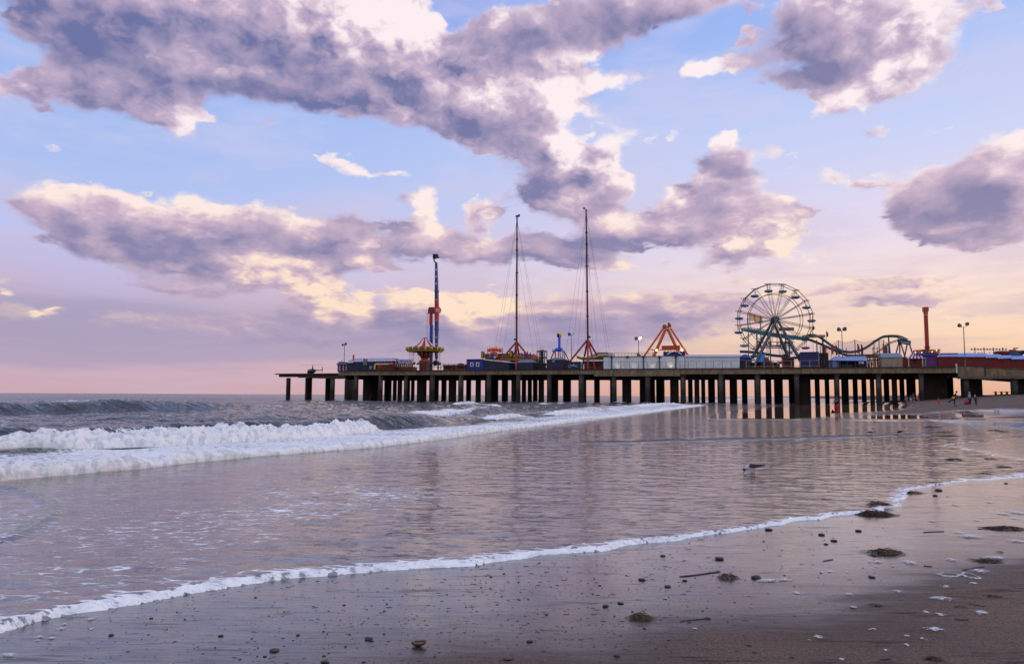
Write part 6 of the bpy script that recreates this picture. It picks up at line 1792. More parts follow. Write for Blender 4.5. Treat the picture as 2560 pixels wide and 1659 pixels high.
for i, px in enumerate((2439.5, 2462.7, 2486, 2509.5)):
    t = thing('street_lamp', 'small three armed lamp post beyond the red hall, ' + ['furthest from the octopus ride', 'second furthest from the octopus ride', 'second nearest the octopus ride', 'closest to the octopus ride'][i], 'street lamp', px, 925, 40.0, group='lamp posts beyond the red hall'); f = Fr(t)
    zt = f.zz(872, px)
    MB().bar((0, 0, 0), (0, 0, zt), .09, 8).build('post', paint((96, 80, 60), .6), t)
    MB().tube([(-.75, 0, f.zz(873.5, px)), (-.4, 0, f.zz(873.2, px)), (0, 0, f.zz(874.6, px)), (.4, 0, f.zz(873.2, px)), (.75, 0, f.zz(873.5, px))], .05, 6).build('arms', paint((96, 80, 60), .6), t)
    for x, y in ((-.7, 872.8), (0, 871), (.7, 872.8)): MB().ball((x, 0, f.zz(y, px)), .22).build('globe', paint((80, 60, 40), .4), t, 40)
def octopus():
    t = thing('octopus_ride', 'blue and red octopus ride with raised arms beyond the red hall', 'octopus ride', 2530, 925, 16.0); f = Fr(t)
    c = f(2533, 880)
    MB().lathe([(2.0, 0), (1.9, c.z - .9), (1.3, c.z - .1), (.7, c.z + .2), (.65, f.zz(875, 2533))], (c.x, 0, 0), 16).build('centre', paint((30, 52, 84), .5, .4), t, 40)
    MB().lathe([(.72, f.zz(877, 2530)), (.72, f.zz(873.6, 2530))], (c.x - .1, 0, 0), 14).build('cap', ORANGE, t, 40)
    MB().bar((c.x, 0, f.zz(874, 2530)), (c.x + .4, 0, f.zz(870.5, 2530)), .1).box(c.x + .1, c.x + .9, -.2, .2, f.zz(871.5, 2530), f.zz(869.2, 2530)).build('flag_lamp', BROWN, t)
    for px, py in ((2507.5, 884), (2492.5, 882.5), (2553, 881), (2545, 884)):
        q = f(px, py)
        MB().tube([(c.x, -.2, c.z - .1), ((c.x + q.x) / 2, -.5, (c.z + q.z) / 2 + .25), (q.x, -.6, q.z + .2)], .16, 8).build('arm', paint((54, 24, 60), .5), t, 40)
        MB().loft([(-.75, .2, 0, .25), (-.4, .5, 0, .42), (.4, .5, .05, .45), (.8, .3, .15, .3)], 10).build('car', (DRED, DNAVY)[px > 2510], t, 40, loc=(q.x, -.7, q.z))
octopus()
def dome_kiosk():
    t = thing('domed_kiosk', 'dark blue arched kiosk at the left foot of the ferris wheel', 'kiosk', 1863, 925, 3.0); f = Fr(t)
    x0, x1, ze, zt = f.x(1851.5), f.x(1876), f.zz(893, 1862), f.zz(885.4, 1862); cx = (x0 + x1) / 2; r = (x1 - x0) / 2
    MB().prism([(x0, 0), (x1, 0), (x1, ze)] + [(cx + r * math.cos(a), ze + (zt - ze) * math.sin(a)) for a in np.linspace(.05, math.pi - .05, 11)] + [(x0, ze)], 0, 3.5).build('wall', paint((26, 20, 46), .6, .3), t)
    MB().prism([(cx + r * 1.05 * math.cos(a), ze - .1 + (zt - ze) * 1.1 * math.sin(a)) for a in np.linspace(0, math.pi, 11)], -.4, 3.7).build('arched_roof', paint((26, 84, 190), .5, .2), t)
    for i in range(7): MB().box(f.x(1853.6) + i * .24, f.x(1853.6) + i * .24 + .12, -.06, -.003, f.zz(900.2, 1860), f.zz(898.2, 1860)).build('painted_dash', paint((180, 150, 160), .6), t)
dome_kiosk()
def slide_tower():
    t = thing('play_tower', 'bright blue play tower with an ochre top under the wheel', 'play tower', 1908, 925, 4.0); f = Fr(t)
    P = [f(a, b) for a, b in ((1896, 905), (1900, 894), (1906, 885), (1914, 884), (1912, 893), (1907, 904))]
    MB().prism([(p.x, p.z) for p in P], -.3, 1.5).build('slide', paint((36, 130, 220), .4, .2), t)
    rbox(f, 1911, 1923, 892, 899, 4.2, 6).build('ochre_top', paint((140, 90, 24), .6), t)
    rbox(f, 1902, 1924, 899, 0, 4.3, 7, base=0).build('base', paint((60, 40, 60), .6, .5), t)
    rbox(f, 1880, 1888, 896, 901, 3.6, 4.4).build('sign_panel', paint((150, 190, 230), .5), t)
    rbox(f, 1888.4, 1891.2, 897, 903.5, 3.6, 3.9).build('sign_panel', paint((190, 200, 60), .5), t)
slide_tower()
booth('game_booth', 'dark red booth under the right legs of the ferris wheel', 1956, 1986, 894.5, 5.0, DRED, paint((84, 20, 24), .6))
booth('game_booth', 'long low maroon booth along the foot of the ferris wheel', 1876, 1950, 907.5, 5.6, paint((70, 30, 34), .7, .5), paint((60, 50, 60), .6))
# ------------------------------------------------------------------ people, gulls, weed, stones
from mathutils.bvhtree import BVHTree
def bvh_of(name):
    me = bpy.data.objects[name].data
    return BVHTree.FromPolygons([v.co for v in me.vertices], [p.vertices[:] for p in me.polygons])
BV = bvh_of('sand'); BVS = bvh_of('sea')
def drop(px, py):
    """where the sight line through a photo point meets the beach or the water film"""
    d = ray(px, py).normalized()
    best = None
    for b in (BV, BVS):
        h = b.ray_cast(CAM, d)
        if h[0] is not None and (best is None or h[3] < best[1]): best = (h[0], h[3])
    return best[0]
def ground_z(x, y):
    h = BV.ray_cast(Vector((x, y, 20)), Vector((0, 0, -1)))
    return h[0].z
def skin_mesh(name, verts, edges, radii, mat, parent, sub=1):
    me = bpy.data.meshes.new(name)
    me.from_pydata(verts, edges, [])
    o = bpy.data.objects.new(name, me); COL.objects.link(o)
    mo = o.modifiers.new('skin', 'SKIN'); mo.branch_smoothing = .6
    o.modifiers.new('sub', 'SUBSURF').levels = sub
    if not me.skin_vertices: me.skin_vertices.new()
    sv = me.skin_vertices[0].data
    for i, r in enumerate(radii): sv[i].radius = (r, r) if not hasattr(r, '__len__') else r
    sv[0].use_root = True
    dg = bpy.context.evaluated_depsgraph_get()
    m2 = bpy.data.meshes.new_from_object(o.evaluated_get(dg))
    bpy.data.objects.remove(o); bpy.data.meshes.remove(me)
    m2.materials.clear(); m2.materials.append(mat); m2.polygons.foreach_set('use_smooth', [True] * len(m2.polygons))
    m2.name = name
    o = bpy.data.objects.new(name, m2); COL.objects.link(o); o.parent = parent
    return o
SKIN = paint((176, 126, 104), .6, .1); SKIN2 = paint((120, 84, 70), .6, .1)
def person(label, loc, H, rot, top, legs, hair=(50, 36, 30), pose=None, bare=0.0, group=None, skin=SKIN, longhair=False):
    p = dict(lean=0.0, lk=(.06, 0), rk=(-.06, 0), la=(0.05, 0), ra=(-.05, 0), lw=None, rw=None, bob=0.0)
    p.update(pose or {})
    t = thing('person', label, 'person', loc=loc, rot=rot, group=group)
    k = H / 1.75
    V = lambda x, y, z: (x * k, y * k, z * k)
    ln = p['lean']; b = p['bob']
    pel, wst = (0, 0, .95 + b), (0, -.10 * ln, 1.10 + b)
    che, nek = (0, -.32 * ln, 1.32 + b), (0, -.48 * ln, 1.48 + b)
    hd, ht = (0, -.58 * ln - .02, 1.60 + b), (0, -.60 * ln - .02, 1.70 + b)
    def leg(sx, kk, ank):
        hx = (.10 * sx, 0, .90 + b)
        return hx, kk, ank, (ank[0] + .01 * sx, ank[1] - .14, ank[2] - .045)
    lk = p.get('Lleg') or ((.11, -.05, .50 + b), (.12, .05, .085)); rk = p.get('Rleg') or ((-.11, -.02, .50 + b), (-.12, .08, .085))
    L, Rr = leg(1, *lk), leg(-1, *rk)
    la = p.get('Larm') or ((.25, 0.03 - .3 * ln, 1.16 + b), (.26, -.08 - .3 * ln, .92 + b)); ra = p.get('Rarm') or ((-.25, .03 - .3 * ln, 1.16 + b), (-.26, -.08 - .3 * ln, .92 + b))
    shl, shr = (.17, -.38 * ln, 1.42 + b), (-.17, -.38 * ln, 1.42 + b)
    def hand(w, e):
        d = Vector(w) - Vector(e); d.normalize(); return tuple(Vector(w) + d * .09)
    pts = [pel, wst, che, nek, hd, ht, *L, *Rr, shl, la[0], la[1], hand(la[1], la[0]), shr, ra[0], ra[1], hand(ra[1], ra[0])]
    E = [(0, 1), (1, 2), (2, 3), (3, 4), (4, 5), (0, 6), (6, 7), (7, 8), (8, 9), (0, 10), (10, 11), (11, 12), (12, 13), (2, 14), (14, 15), (15, 16), (16, 17), (2, 18), (18, 19), (19, 20), (20, 21)]
    rd = [.13, .12, .14, .055, .095, .07, .085, .058, .04, .035, .085, .058, .04, .035, .062, .042, .032, .026, .062, .042, .032, .026]
    skin_mesh('body', [V(*q) for q in pts], E, [r * k for r in rd], skin, t)
    # clothes a little outside the body
    sub = [1, 0, 2, 14, 15, 16, 18, 19, 20]; mp = {v: i for i, v in enumerate(sub)}
    ee = [(1, 0), (1, 2), (2, 14), (14, 15), (15, 16), (2, 18), (18, 19), (19, 20)]
    rr = {0: .150, 1: .150, 2: .168, 14: .085, 15: .062, 16: .046, 18: .085, 19: .062, 20: .046}
    skin_mesh('jacket', [V(*pts[v]) for v in sub], [(mp[a], mp[c]) for a, c in ee], [rr[v] * k for v in sub], paint(top, .8), t)
    f = 1.0 - bare
    cutl = tuple(np.array(L[1]) + (np.array(L[2]) - np.array(L[1])) * f * .92); cutr = tuple(np.array(Rr[1]) + (np.array(Rr[2]) - np.array(Rr[1])) * f * .92)
    q = [(pel[0], pel[1], pel[2] - .02), L[0], L[1], cutl, Rr[0], Rr[1], cutr]
    skin_mesh('trousers', [V(*v) for v in q], [(0, 1), (1, 2), (2, 3), (0, 4), (4, 5), (5, 6)], [r * k for r in (.150, .105, .078, .062, .105, .078, .062)], paint(legs, .8), t)
    hm = MB(); hm.ball(V(hd[0], hd[1] + .02, hd[2] + .05), .115 * k, (.95, 1.05, 1.0), 12, 8)
    if longhair: hm.loft([((hd[2] + .04) * k, .10 * k, (hd[1] + .06) * k, .09 * k), ((hd[2] - .12) * k, .125 * k, (hd[1] + .085) * k, .075 * k), ((hd[2] - .26) * k, .10 * k, (hd[1] + .11) * k, .04 * k)], 10, ax='Z')
    h = hm.build('hair', paint(hair, .7), t, 60)
    for s_, w_ in ((1, L[3]), (-1, Rr[3])):
        MB().loft([(-.5 * .12 * k, .035 * k, 0, .03 * k), (0, .045 * k, .005, .035 * k), (.12 * k, .035 * k, -.01 * k, .022 * k)], 8, ax='Y').build('shoe', paint((40, 36, 44), .7), t, 60, loc=V(w_[0], w_[1] + .06, w_[2] + .0)).rotation_euler = (0, 0, math.pi)
    # face: nose, eyes, mouth
    fm = MB()
    fy = hd[1] - .093
    fm.ball(V(0, fy - .012, hd[2] - .005), .016 * k, (.8, 1, 1.2), 6, 5); fm.build('nose', skin, t, 60)
    fm = MB()
    for sx in (-.035, .035): fm.ball(V(sx, fy + .006, hd[2] + .028), .011 * k, (1, .6, .8), 6, 5)
    fm.build('eyes', paint((30, 24, 24), .3), t); MB().ball(V(0, fy + .004, hd[2] - .05), .02 * k, (1.1, .4, .35), 6, 5).build('mouth', paint((140, 70, 66), .5), t)
    for a_, w_ in ((la[0], la[1]), (ra[0], ra[1])):
        w = Vector(V(*w_)); d = (w - Vector(V(*a_))).normalized(); sd_ = d.cross(Vector((0, 1, 0))).normalized()
        fm = MB(); c0 = w + d * .07 * k
        for j, (o_, ln_) in enumerate(((-.03, .07), (-.012, .08), (.008, .078), (.027, .06))): fm.tube([c0 + sd_ * o_ * k, c0 + sd_ * o_ * k + d * ln_ * .6 * k, c0 + sd_ * o_ * k + d * ln_ * k + Vector((0, -.015 * k, 0))], [.009 * k, .0085 * k, .006 * k], 5)
        fm.tube([w + d * .03 * k, w + d * .06 * k + Vector((0, -.04 * k, 0)), w + d * .09 * k + Vector((0, -.05 * k, 0))], [.011 * k, .01 * k, .007 * k], 5)
        fm.build('fingers', skin, t, 60)
    return t
g = drop(2092, 1040.5)
H = 48.5 * g.y / FPX * 1.0
w = person('woman in black top and red trousers standing in the shallows with a phone', g, H, R(-25), (20, 18, 24), (190, 24, 60), (96, 40, 24), dict(Larm=((.24, -.02, 1.18), (.16, -.22, 1.08)), Rarm=((-.24, -.04, 1.18), (-.20, -.26, 1.14))), .45, longhair=True)
MB().box(-.24, -.16, -.40, -.38, 1.10, 1.24).build('phone', paint((220, 220, 226), .4), w)
def beach(label, px, pf, ph, rot, top, legs, **kw):
    g = drop(px, pf); return person(label, g, (pf - ph) * math.hypot(g.x, g.y) * math.cos(math.atan2(g.x, g.y)) / FPX, rot, top, legs, **kw)
beach('small child in red walking across the sand', 2347, 1015.5, 994, R(-80), (214, 34, 60), (206, 50, 70), hair=(110, 50, 30), pose=dict(Lleg=((.07, -.16, .50), (.08, -.22, .09)), Rleg=((-.07, .05, .50), (-.08, .24, .10))), bare=.6)
kp = beach('adult in dark clothes swinging a leg back beside a blue ball', 2386, 1015, 977, R(80), (26, 26, 34), (34, 22, 40), pose=dict(lean=.5, Lleg=((.10, -.08, .50), (.10, -.02, .09)), Rleg=((-.12, .30, .66), (-.12, .72, .52)), Larm=((.28, -.36, 1.22), (.30, -.55, 1.05)), Rarm=((-.30, .02, 1.24), (-.34, .22, 1.12))))
MB().ball((-.26, .18, 1.02), .17, (1, 1.1, 1)).build('yellow_bag', paint((226, 170, 30), .6), kp, 60)
b = drop(2390, 1012.5)
bl = thing('beach_ball', 'small blue ball on the sand at the kicking adult\'s feet', 'ball', loc=b + Vector((0, 0, .12)), rot=0)
MB().ball((0, 0, 0), .13, (1, 1, 1), 14, 10).build('ball', paint((28, 40, 150), .4), bl, 60); MB().lathe([(.1305, -.02), (.132, 0), (.1305, .02)], n=16, cap=False).build('seam', WHITE, bl, 60)
beach('adult in pale grey hooded top and dark trousers standing by a red bag', 2425, 1012.5, 979.5, R(30), (150, 160, 176), (26, 22, 30), hair=(160, 160, 170))
b = drop(2417, 1011)
bg_ = thing('backpack', 'red bag lying on the sand beside the adult in the pale hood', 'bag', loc=b, rot=R(20))
MB().loft([(-.35, .16, .16, .14), (-.25, .24, .24, .24), (.1, .26, .30, .30), (.3, .2, .22, .2), (.36, .12, .18, .1)], 12).build('bag_body', paint((160, 26, 44), .7), bg_, 60); MB().tube([(-.2, 0, .45), (0, -.04, .66), (.2, 0, .5)], .03, 6).build('strap', BLACK, bg_, 60)
beach('child in dark green jacket and purple trousers with pale cap', 2440.5, 1012.5, 987, R(-70), (34, 62, 40), (70, 30, 74), hair=(206, 200, 200), pose=dict(lean=.35))
beach('person in red top and pale shorts, leftmost of the group before the piles', 2267, 1006, 985.5, R(10), (150, 40, 50), (120, 130, 190), bare=.75)
beach('person in dark top and white shorts in the group before the piles', 2277, 1006, 986.5, R(-20), (30, 26, 40), (214, 210, 214), bare=.8)
beach('taller person in brown top and tan shorts in the group before the piles', 2284, 1005.5, 981.5, R(30), (86, 48, 40), (150, 130, 116), bare=.7)
beach('person in maroon top and pink shorts, rightmost of the group before the piles', 2297, 1004.5, 983.5, R(60), (86, 26, 40), (180, 80, 120), bare=.75)
g = gnd(2150.5, 1000.2, 0.02)
person('dark lone walker seen between the piles far along the shore', g, 11.2 * g.y / FPX, R(170), (24, 22, 30), (22, 22, 26), hair=(30, 24, 24))
deckp = [(1102, 1.2, 'person in white shirt and dark hat by the railing right of the swing carousel', (210, 200, 200), (40, 30, 40), (40, 26, 30)), (1095, 1.8, 'person in brown jacket by the railing under the booster arm', (60, 40, 44), (40, 36, 50), (40, 26, 24)),
         (1929, 1.4, 'person in rust coloured clothes on the deck under the wheel', (120, 50, 36), (60, 30, 30), (50, 30, 26)), (1945, 1.8, 'person in pale top on the deck under the wheel', (180, 150, 150), (60, 50, 70), (60, 40, 30)),
         (2054, 1.3, 'person in black jacket against the side of the navy block', (24, 22, 26), (60, 40, 40), (60, 40, 34)), (2061, 1.6, 'person in olive coat against the side of the navy block', (70, 66, 44), (30, 28, 40), (40, 30, 30)),
         (2150, 2.6, 'person in pale blue shirt in front of the marquee', (150, 160, 200), (40, 40, 60), (40, 30, 30)), (2156, 2.8, 'person in white shirt in front of the marquee', (220, 216, 220), (60, 30, 40), (60, 44, 30)),
         (2172, 2.4, 'person in lilac top beside the open red frame', (150, 130, 180), (50, 50, 80), (70, 50, 30)), (2179, 2.6, 'person in dark blue beside the open red frame', (40, 44, 80), (30, 30, 40), (50, 30, 30))]
for i, (px, w_, lab, tp, lg, hr) in enumerate(deckp):
    s, z = sz(px, 915, w_)
    person(lab, W(s, w_, DECK + .01), 1.68 + .03 * (i % 4), PROT + R(40 * (i % 5) - 70), tp, lg, hair=hr, skin=(SKIN, SKIN2)[i % 2])

def gull(label, px, py, length, heading, feeding=False, back=(46, 44, 58), belly=(196, 200, 214)):
    g = drop(px, py); t = thing('gull', label, 'gull', loc=g, rot=heading, group='gulls in the shallows')
    k = length / .45
    V = lambda p: tuple(v * k for v in p)
    if feeding:
        sp = [(-.10, 0, .155), (-.02, 0, .135), (.06, 0, .135), (.115, 0, .135), (.150, 0, .115), (.170, 0, .085)]
        rd = [.022, .050, .055, .046, .032, .028]; hc, hdir = (.170, 0, .083), (.25, 0, -1)
    else:
        sp = [(-.11, 0, .13), (-.03, 0, .15), (.045, 0, .165), (.085, 0, .195), (.100, 0, .235), (.108, 0, .262)]
        rd = [.022, .050, .056, .042, .030, .028]; hc, hdir = (.110, 0, .262), (1, 0, -.15)
    skin_mesh('body', [V(p) for p in sp], [(i, i + 1) for i in range(5)], [(r * k, r * k * 1.0) for r in rd], paint(belly, .7, .1), t)
    MB().ball(V(hc), .034 * k, (1.05, .95, 1.0), 12, 9).build('hood', paint((20, 18, 22), .5), t, 60)
    d = Vector(hdir).normalized(); a = Vector(V(hc)) + d * .028 * k
    MB().bar(a, a + d * .05 * k + Vector((0, 0, -.004 * k)), .011 * k, 8, .003 * k).build('beak', paint((40, 20, 22), .4), t, 60)
    for sy in (-1, 1):
        MB().ball((a.x - d.x * .004 * k + (.012 * k if not feeding else 0), sy * .026 * k, a.z - d.z * .006 * k + .008 * k), .005 * k, (1, 1, 1), 6, 5).build('eye', paint((220, 220, 220), .2), t)
        dz = .0 if feeding else -.015
        MB().loft([(-.26 * k, .006 * k, (.185 + dz * 2) * k, .006 * k, sy * .012 * k), (-.17 * k, .014 * k, (.170 + dz) * k, .018 * k, sy * .022 * k), (-.08 * k, .017 * k, (.160 + dz * .5) * k, .034 * k, sy * .038 * k), (.02 * k, .016 * k, .160 * k, .040 * k, sy * .048 * k), (.075 * k, .010 * k, .158 * k, .024 * k, sy * .046 * k), (.095 * k, .004 * k, .156 * k, .008 * k, sy * .040 * k)], 10).build('wing', paint(back, .7, .2), t, 60)
        lm = MB(); lx = -.005 + .03 * sy * (1 if feeding else .3)
        lm.tube([V((lx, sy * .022, .11)), V((lx - .012, sy * .022, .06)), V((lx + .004, sy * .022, .004))], .0055 * k, 6)
        for fa in (-.5, 0, .5): lm.bar(V((lx + .004, sy * .022, .006)), V((lx + .004 + .045 * math.cos(fa), sy * .022 + .045 * math.sin(fa), .004)), .004 * k, 5)
        lm.build('leg', paint((90, 34, 30), .6), t)
    MB().hexa([V((-.09, -.022, .150)), V((-.21, -.030, .163)), V((-.21, .030, .163)), V((-.09, .022, .150))], [V((-.09, -.022, .158)), V((-.21, -.030, .167)), V((-.21, .030, .167)), V((-.09, .022, .158))]).build('tail', paint((170, 174, 190), .7), t)
gull('large dark backed gull feeding with its head down in the shallows', 1882, 1183, .47, R(176), True)
gull('upright gull with black head seen from the front, left of the others', 2051, 1072.5, .42, R(-95))
gull('crouching gull feeding at the far edge of the shallows below the red trousered woman', 2049, 1048, .42, R(10), True)
gull('pale gull facing left, furthest right near the still pool', 2187.5, 1059, .42, R(165), back=(120, 120, 140))
gull('dark winged gull facing right on the thin ripple', 2177.5, 1088, .44, R(20))
gull('round backed gull with its head hidden, rightmost in the shallows', 2250, 1086, .42, R(95), True, belly=(90, 90, 104))

# ---- stones
STONE = []
for nm, a, b in (('dark', (0.010, 0.009, 0.010), (0.032, 0.028, 0.026)), ('brown', (0.030, 0.020, 0.014), (0.075, 0.052, 0.036)), ('pale', (0.34, 0.29, 0.25), (0.55, 0.48, 0.42)), ('rust', (0.22, 0.09, 0.03), (0.34, 0.16, 0.06))):
    m, T, bb = new_mat(nm + ' stone')
    oc = T.node('ShaderNodeTexCoord').outputs['Object']
    n, _ = T.noise(oc, 9, 5, .65)
    T.put(bb.inputs['Base Color'], T.mix(T.mapr(n, .35, .65), a, b)); bb.inputs['Roughness'].default_value = .38
    T.l.new(bump(T, n, .5, .01), bb.inputs['Normal'])
    STONE.append(m)
def stone_mesh(seed, mat, flat=.5, rough=.25, sub=3):
    bm = bmesh.new(); bmesh.ops.create_icosphere(bm, subdivisions=sub, radius=1.0)
    o = Vector((seed * 3.1, seed * 1.7, 0))
    for v in bm.verts:
        n = mnoise.fractal(v.co * 1.1 + o, 1.0, 2.0, 4) * rough
        v.co = v.co * (1 + n); v.co.z *= flat; v.co.y *= .7 + .2 * math.sin(seed)
    me = bpy.data.meshes.new('stone'); bm.to_mesh(me); bm.free(); me.materials.append(mat)
    me.polygons.foreach_set('use_smooth', [True] * len(me.polygons))
    return me
SM = [stone_mesh(i, STONE[0 if i < 7 else 1], .38 + .05 * (i % 4), .28) for i in range(10)]
SP = [stone_mesh(20 + i, STONE[2], .3, .3) for i in range(3)]
def put_stone(px, py, wpx, me, label, name='stone', cat='stone', group=None, sink=.1, rz=None):
    p = drop(px, py); d = kpx(p) * FPX
    r = wpx * .40 * d / FPX
    o = bpy.data.objects.new(name, me); COL.objects.link(o)
    o.location = p + Vector((0, 0, r * .26 * (1 - sink * 2.4)))
    o.rotation_euler = (0, 0, random.uniform(-.5, .5) if rz is None else rz); o.scale = (r, r, r * .72)
    return tag(o, label, cat, group)
named = [(1922, 1324, 24, 'angular dark stone lying just under the near foam edge'), (1798, 1397, 28, 'dark stone with a flat top left of the orange flecked weed and stick'), (1890, 1444, 30, 'flat black stone right of the weed clump with the stick'),
         (2054, 1337, 20, 'dark flat stone, leftmost of four spread along the wet sheen'), (2146, 1327, 21, 'dark flat stone, rightmost of four spread along the wet sheen'), (2085, 1352, 21, 'dark oblong stone, lower right of the pair under the wet sheen'), (2065, 1360, 14, 'small dark stone beside the oblong stone under the wet sheen'),
         (2187, 1388, 20, 'black stone tucked against the big brown weed clump'), (2179, 1442, 22, 'lone black stone on the dull sand below the big weed clump'), (686, 1626, 30, 'large rounded dark stone near the bottom left edge of the beach'), (922, 1597, 29, 'flat black oval stone left of the open shell'),
         (1604, 1449, 22, 'round brown stone on the wet sand right of centre'), (1669, 1466, 19, 'brown flattened stone above the round weed clump'), (1514, 1515, 21, 'low black stone left of the round weed clump'), (1551, 1508, 20, 'low black stone touching the weed clump on its upper left'),
         (1769, 1546, 20, 'tall upright dark stone with a sand streak running left'), (552, 1589, 17, 'dark pointed stone in the lower left wet sand'), (278, 1587, 16, 'dark round stone, leftmost big one on the beach'), (1270, 1647, 30, 'knobbly dark stone at the bottom edge of the picture'), (1657, 1389, 17, 'brown stone just below the near foam edge'),
         (1325, 1603, 22, 'long flat grey stone near the bottom middle'), (1542, 1639, 22, 'grey flat stone at the bottom right of centre'), (2347, 1226, 22, 'dark stone above the dull sand at the right, upper of two'), (2338, 1239, 15, 'dark stone above the dull sand at the right, lower of two'), (1873, 1613, 16, 'dark stone in the lower right, left of a smaller one'),
         (813, 1656, 30, 'dark stone cut by the bottom edge left of the open shell'), (1712, 1451, 16, 'black pebble right of the round brown stone'), (1888, 1630, 15, 'grey dark stone lowest in the right half'), (745, 1587, 14, 'dark stone between the lower left and the open shell'), (2515, 1208, 12, 'tiny pointed dark stone at the far right wet edge')]
for i, (x, y, wp, lab) in enumerate(named):
    put_stone(x, y, wp, SM[i % 10], lab)
for i, (x, y, wp, lab, mi) in enumerate([(2134, 1518, 22, 'tan and white shell half sunk in the dull sand', 0), (1737, 1571, 17, 'pale tan shell beside the upright dark stone', 1), (1347, 1566, 8, 'little white pointed shell in the middle of the wet sand', 2), (1663, 1495, 14, 'white flat shell above the round weed clump', 0), (1879, 1517, 10, 'white chip of shell left of the tan shell', 1), (1770, 1572, 6, 'white speck of shell near the pale tan shell', 2), (2267, 1589, 18, 'grey and white shell at the lower right', 1)]):
    put_stone(x, y, wp, SP[mi], lab, 'shell', 'shell')
put_stone(961, 1526, 9, stone_mesh(40, STONE[3], .7, .2), 'small rust orange shell on the wet sand left of centre', 'shell', 'shell')
# open clam shell
p = drop(1047, 1614); d = kpx(p) * FPX; k = 42 * d / FPX / 2
t = thing('open_shell', 'large brown curved shell lying open near the bottom centre', 'shell', loc=p, rot=R(-8))
bm = bmesh.new()
for lay, (rr, sg) in enumerate(((1.0, 1), (.93, -1))):
    rings = []
    for i in range(7):
        u = i / 6 * 1.25
        ring = [bm.verts.new((rr * k * math.sin(u) * math.cos(a), rr * k * .62 * math.sin(u) * math.sin(a), rr * k * (.62 - .62 * math.cos(u)) + (0 if lay == 0 else .03 * k) + .10 * k * math.sin(u) * math.cos(a - .6))) for a in np.linspace(0, 2 * math.pi, 21)[:-1]]
        rings.append(ring)
    for A, B in zip(rings[:-1], rings[1:]):
        for j in range(20):
            q = (A[j], A[(j + 1) % 20], B[(j + 1) % 20], B[j])
            try: bm.faces.new(q if sg < 0 else q[::-1])
            except ValueError: pass
    if lay == 0: outer = rings[-1]
    else:
        for j in range(20): bm.faces.new((outer[j], outer[(j + 1) % 20], rings[-1][(j + 1) % 20], rings[-1][j]))
me = bpy.data.meshes.new('valve'); bmesh.ops.remove_doubles(bm, verts=bm.verts, dist=1e-5); bm.to_mesh(me); bm.free(); me.materials.append(STONE[1]); me.polygons.foreach_set('use_smooth', [True] * len(me.polygons))
o = bpy.data.objects.new('valve', me); COL.objects.link(o); o.parent = t
MB().loft([(-.95 * k, .03 * k, .62 * k, .03 * k, -.1 * k), (-.4 * k, .06 * k, .50 * k, .05 * k, -.5 * k), (.4 * k, .06 * k, .52 * k, .05 * k, -.5 * k), (.95 * k, .03 * k, .66 * k, .03 * k, -.1 * k)], 8).build('rim', STONE[3], t, 60)
# many lesser pebbles, each its own object
r3 = random.Random(21)
def edge_y(px):
    xs = [a for a, b in edge_near]; ys = [b for a, b in edge_near]
    return float(np.interp(px, xs[:30], ys[:30]))
n = 0
while n < 190:
    px = r3.triangular(60, 2250, 1650); py = edge_y(min(px, 2200)) + 22 + (1655 - edge_y(min(px, 2200)) - 22) * r3.random() ** 1.1
    if px > 1900 and py > 1500 - (px - 1900) * .3 and r3.random() < .65: continue
    wpx = r3.choice((4, 4, 5, 5, 6, 6, 7, 8, 11)) * (0.6 + .6 * (py - 1250) / 400)
    o = put_stone(px, py, wpx, SM[r3.randrange(10)], 'small dark pebble half sunk in the wet sand', 'pebble', 'pebble', 'small pebbles strewn over the wet sand', .15, r3.uniform(-.6, .6))
    n += 1
# grit too fine to count
bm = bmesh.new()
for i in range(2700):
    px = r3.triangular(-60, 2560, 1600); py = edge_y(min(px, 2300)) + 18 + (1659 - edge_y(min(px, 2300))) * r3.random()
    if py > 1659 or py < 1200: continue
    if px > 1800 and r3.random() < .5: continue
    p = drop(px, py); rr = r3.uniform(.5, 1.0) * r3.choice((1, 1, 1.4, 2.0)) * kpx(p)
    q = bmesh.ops.create_icosphere(bm, subdivisions=1, radius=1.0, matrix=Matrix.Translation(p + Vector((0, 0, rr * .1))) @ Matrix.Rotation(r3.uniform(-.25, .2), 4, 'Z') @ Matrix.Diagonal((rr * r3.choice((1, 1.3, 1.6, 2, 3, 5)), rr, rr * .45, 1)))
me = bpy.data.meshes.new('shell_grit'); bm.to_mesh(me); bm.free(); me.materials.append(STONE[0])
o = bpy.data.objects.new('shell_grit', me); COL.objects.link(o); tag(o, 'scatter of dark grit and broken shell over the wet sand', 'grit', kind='stuff')

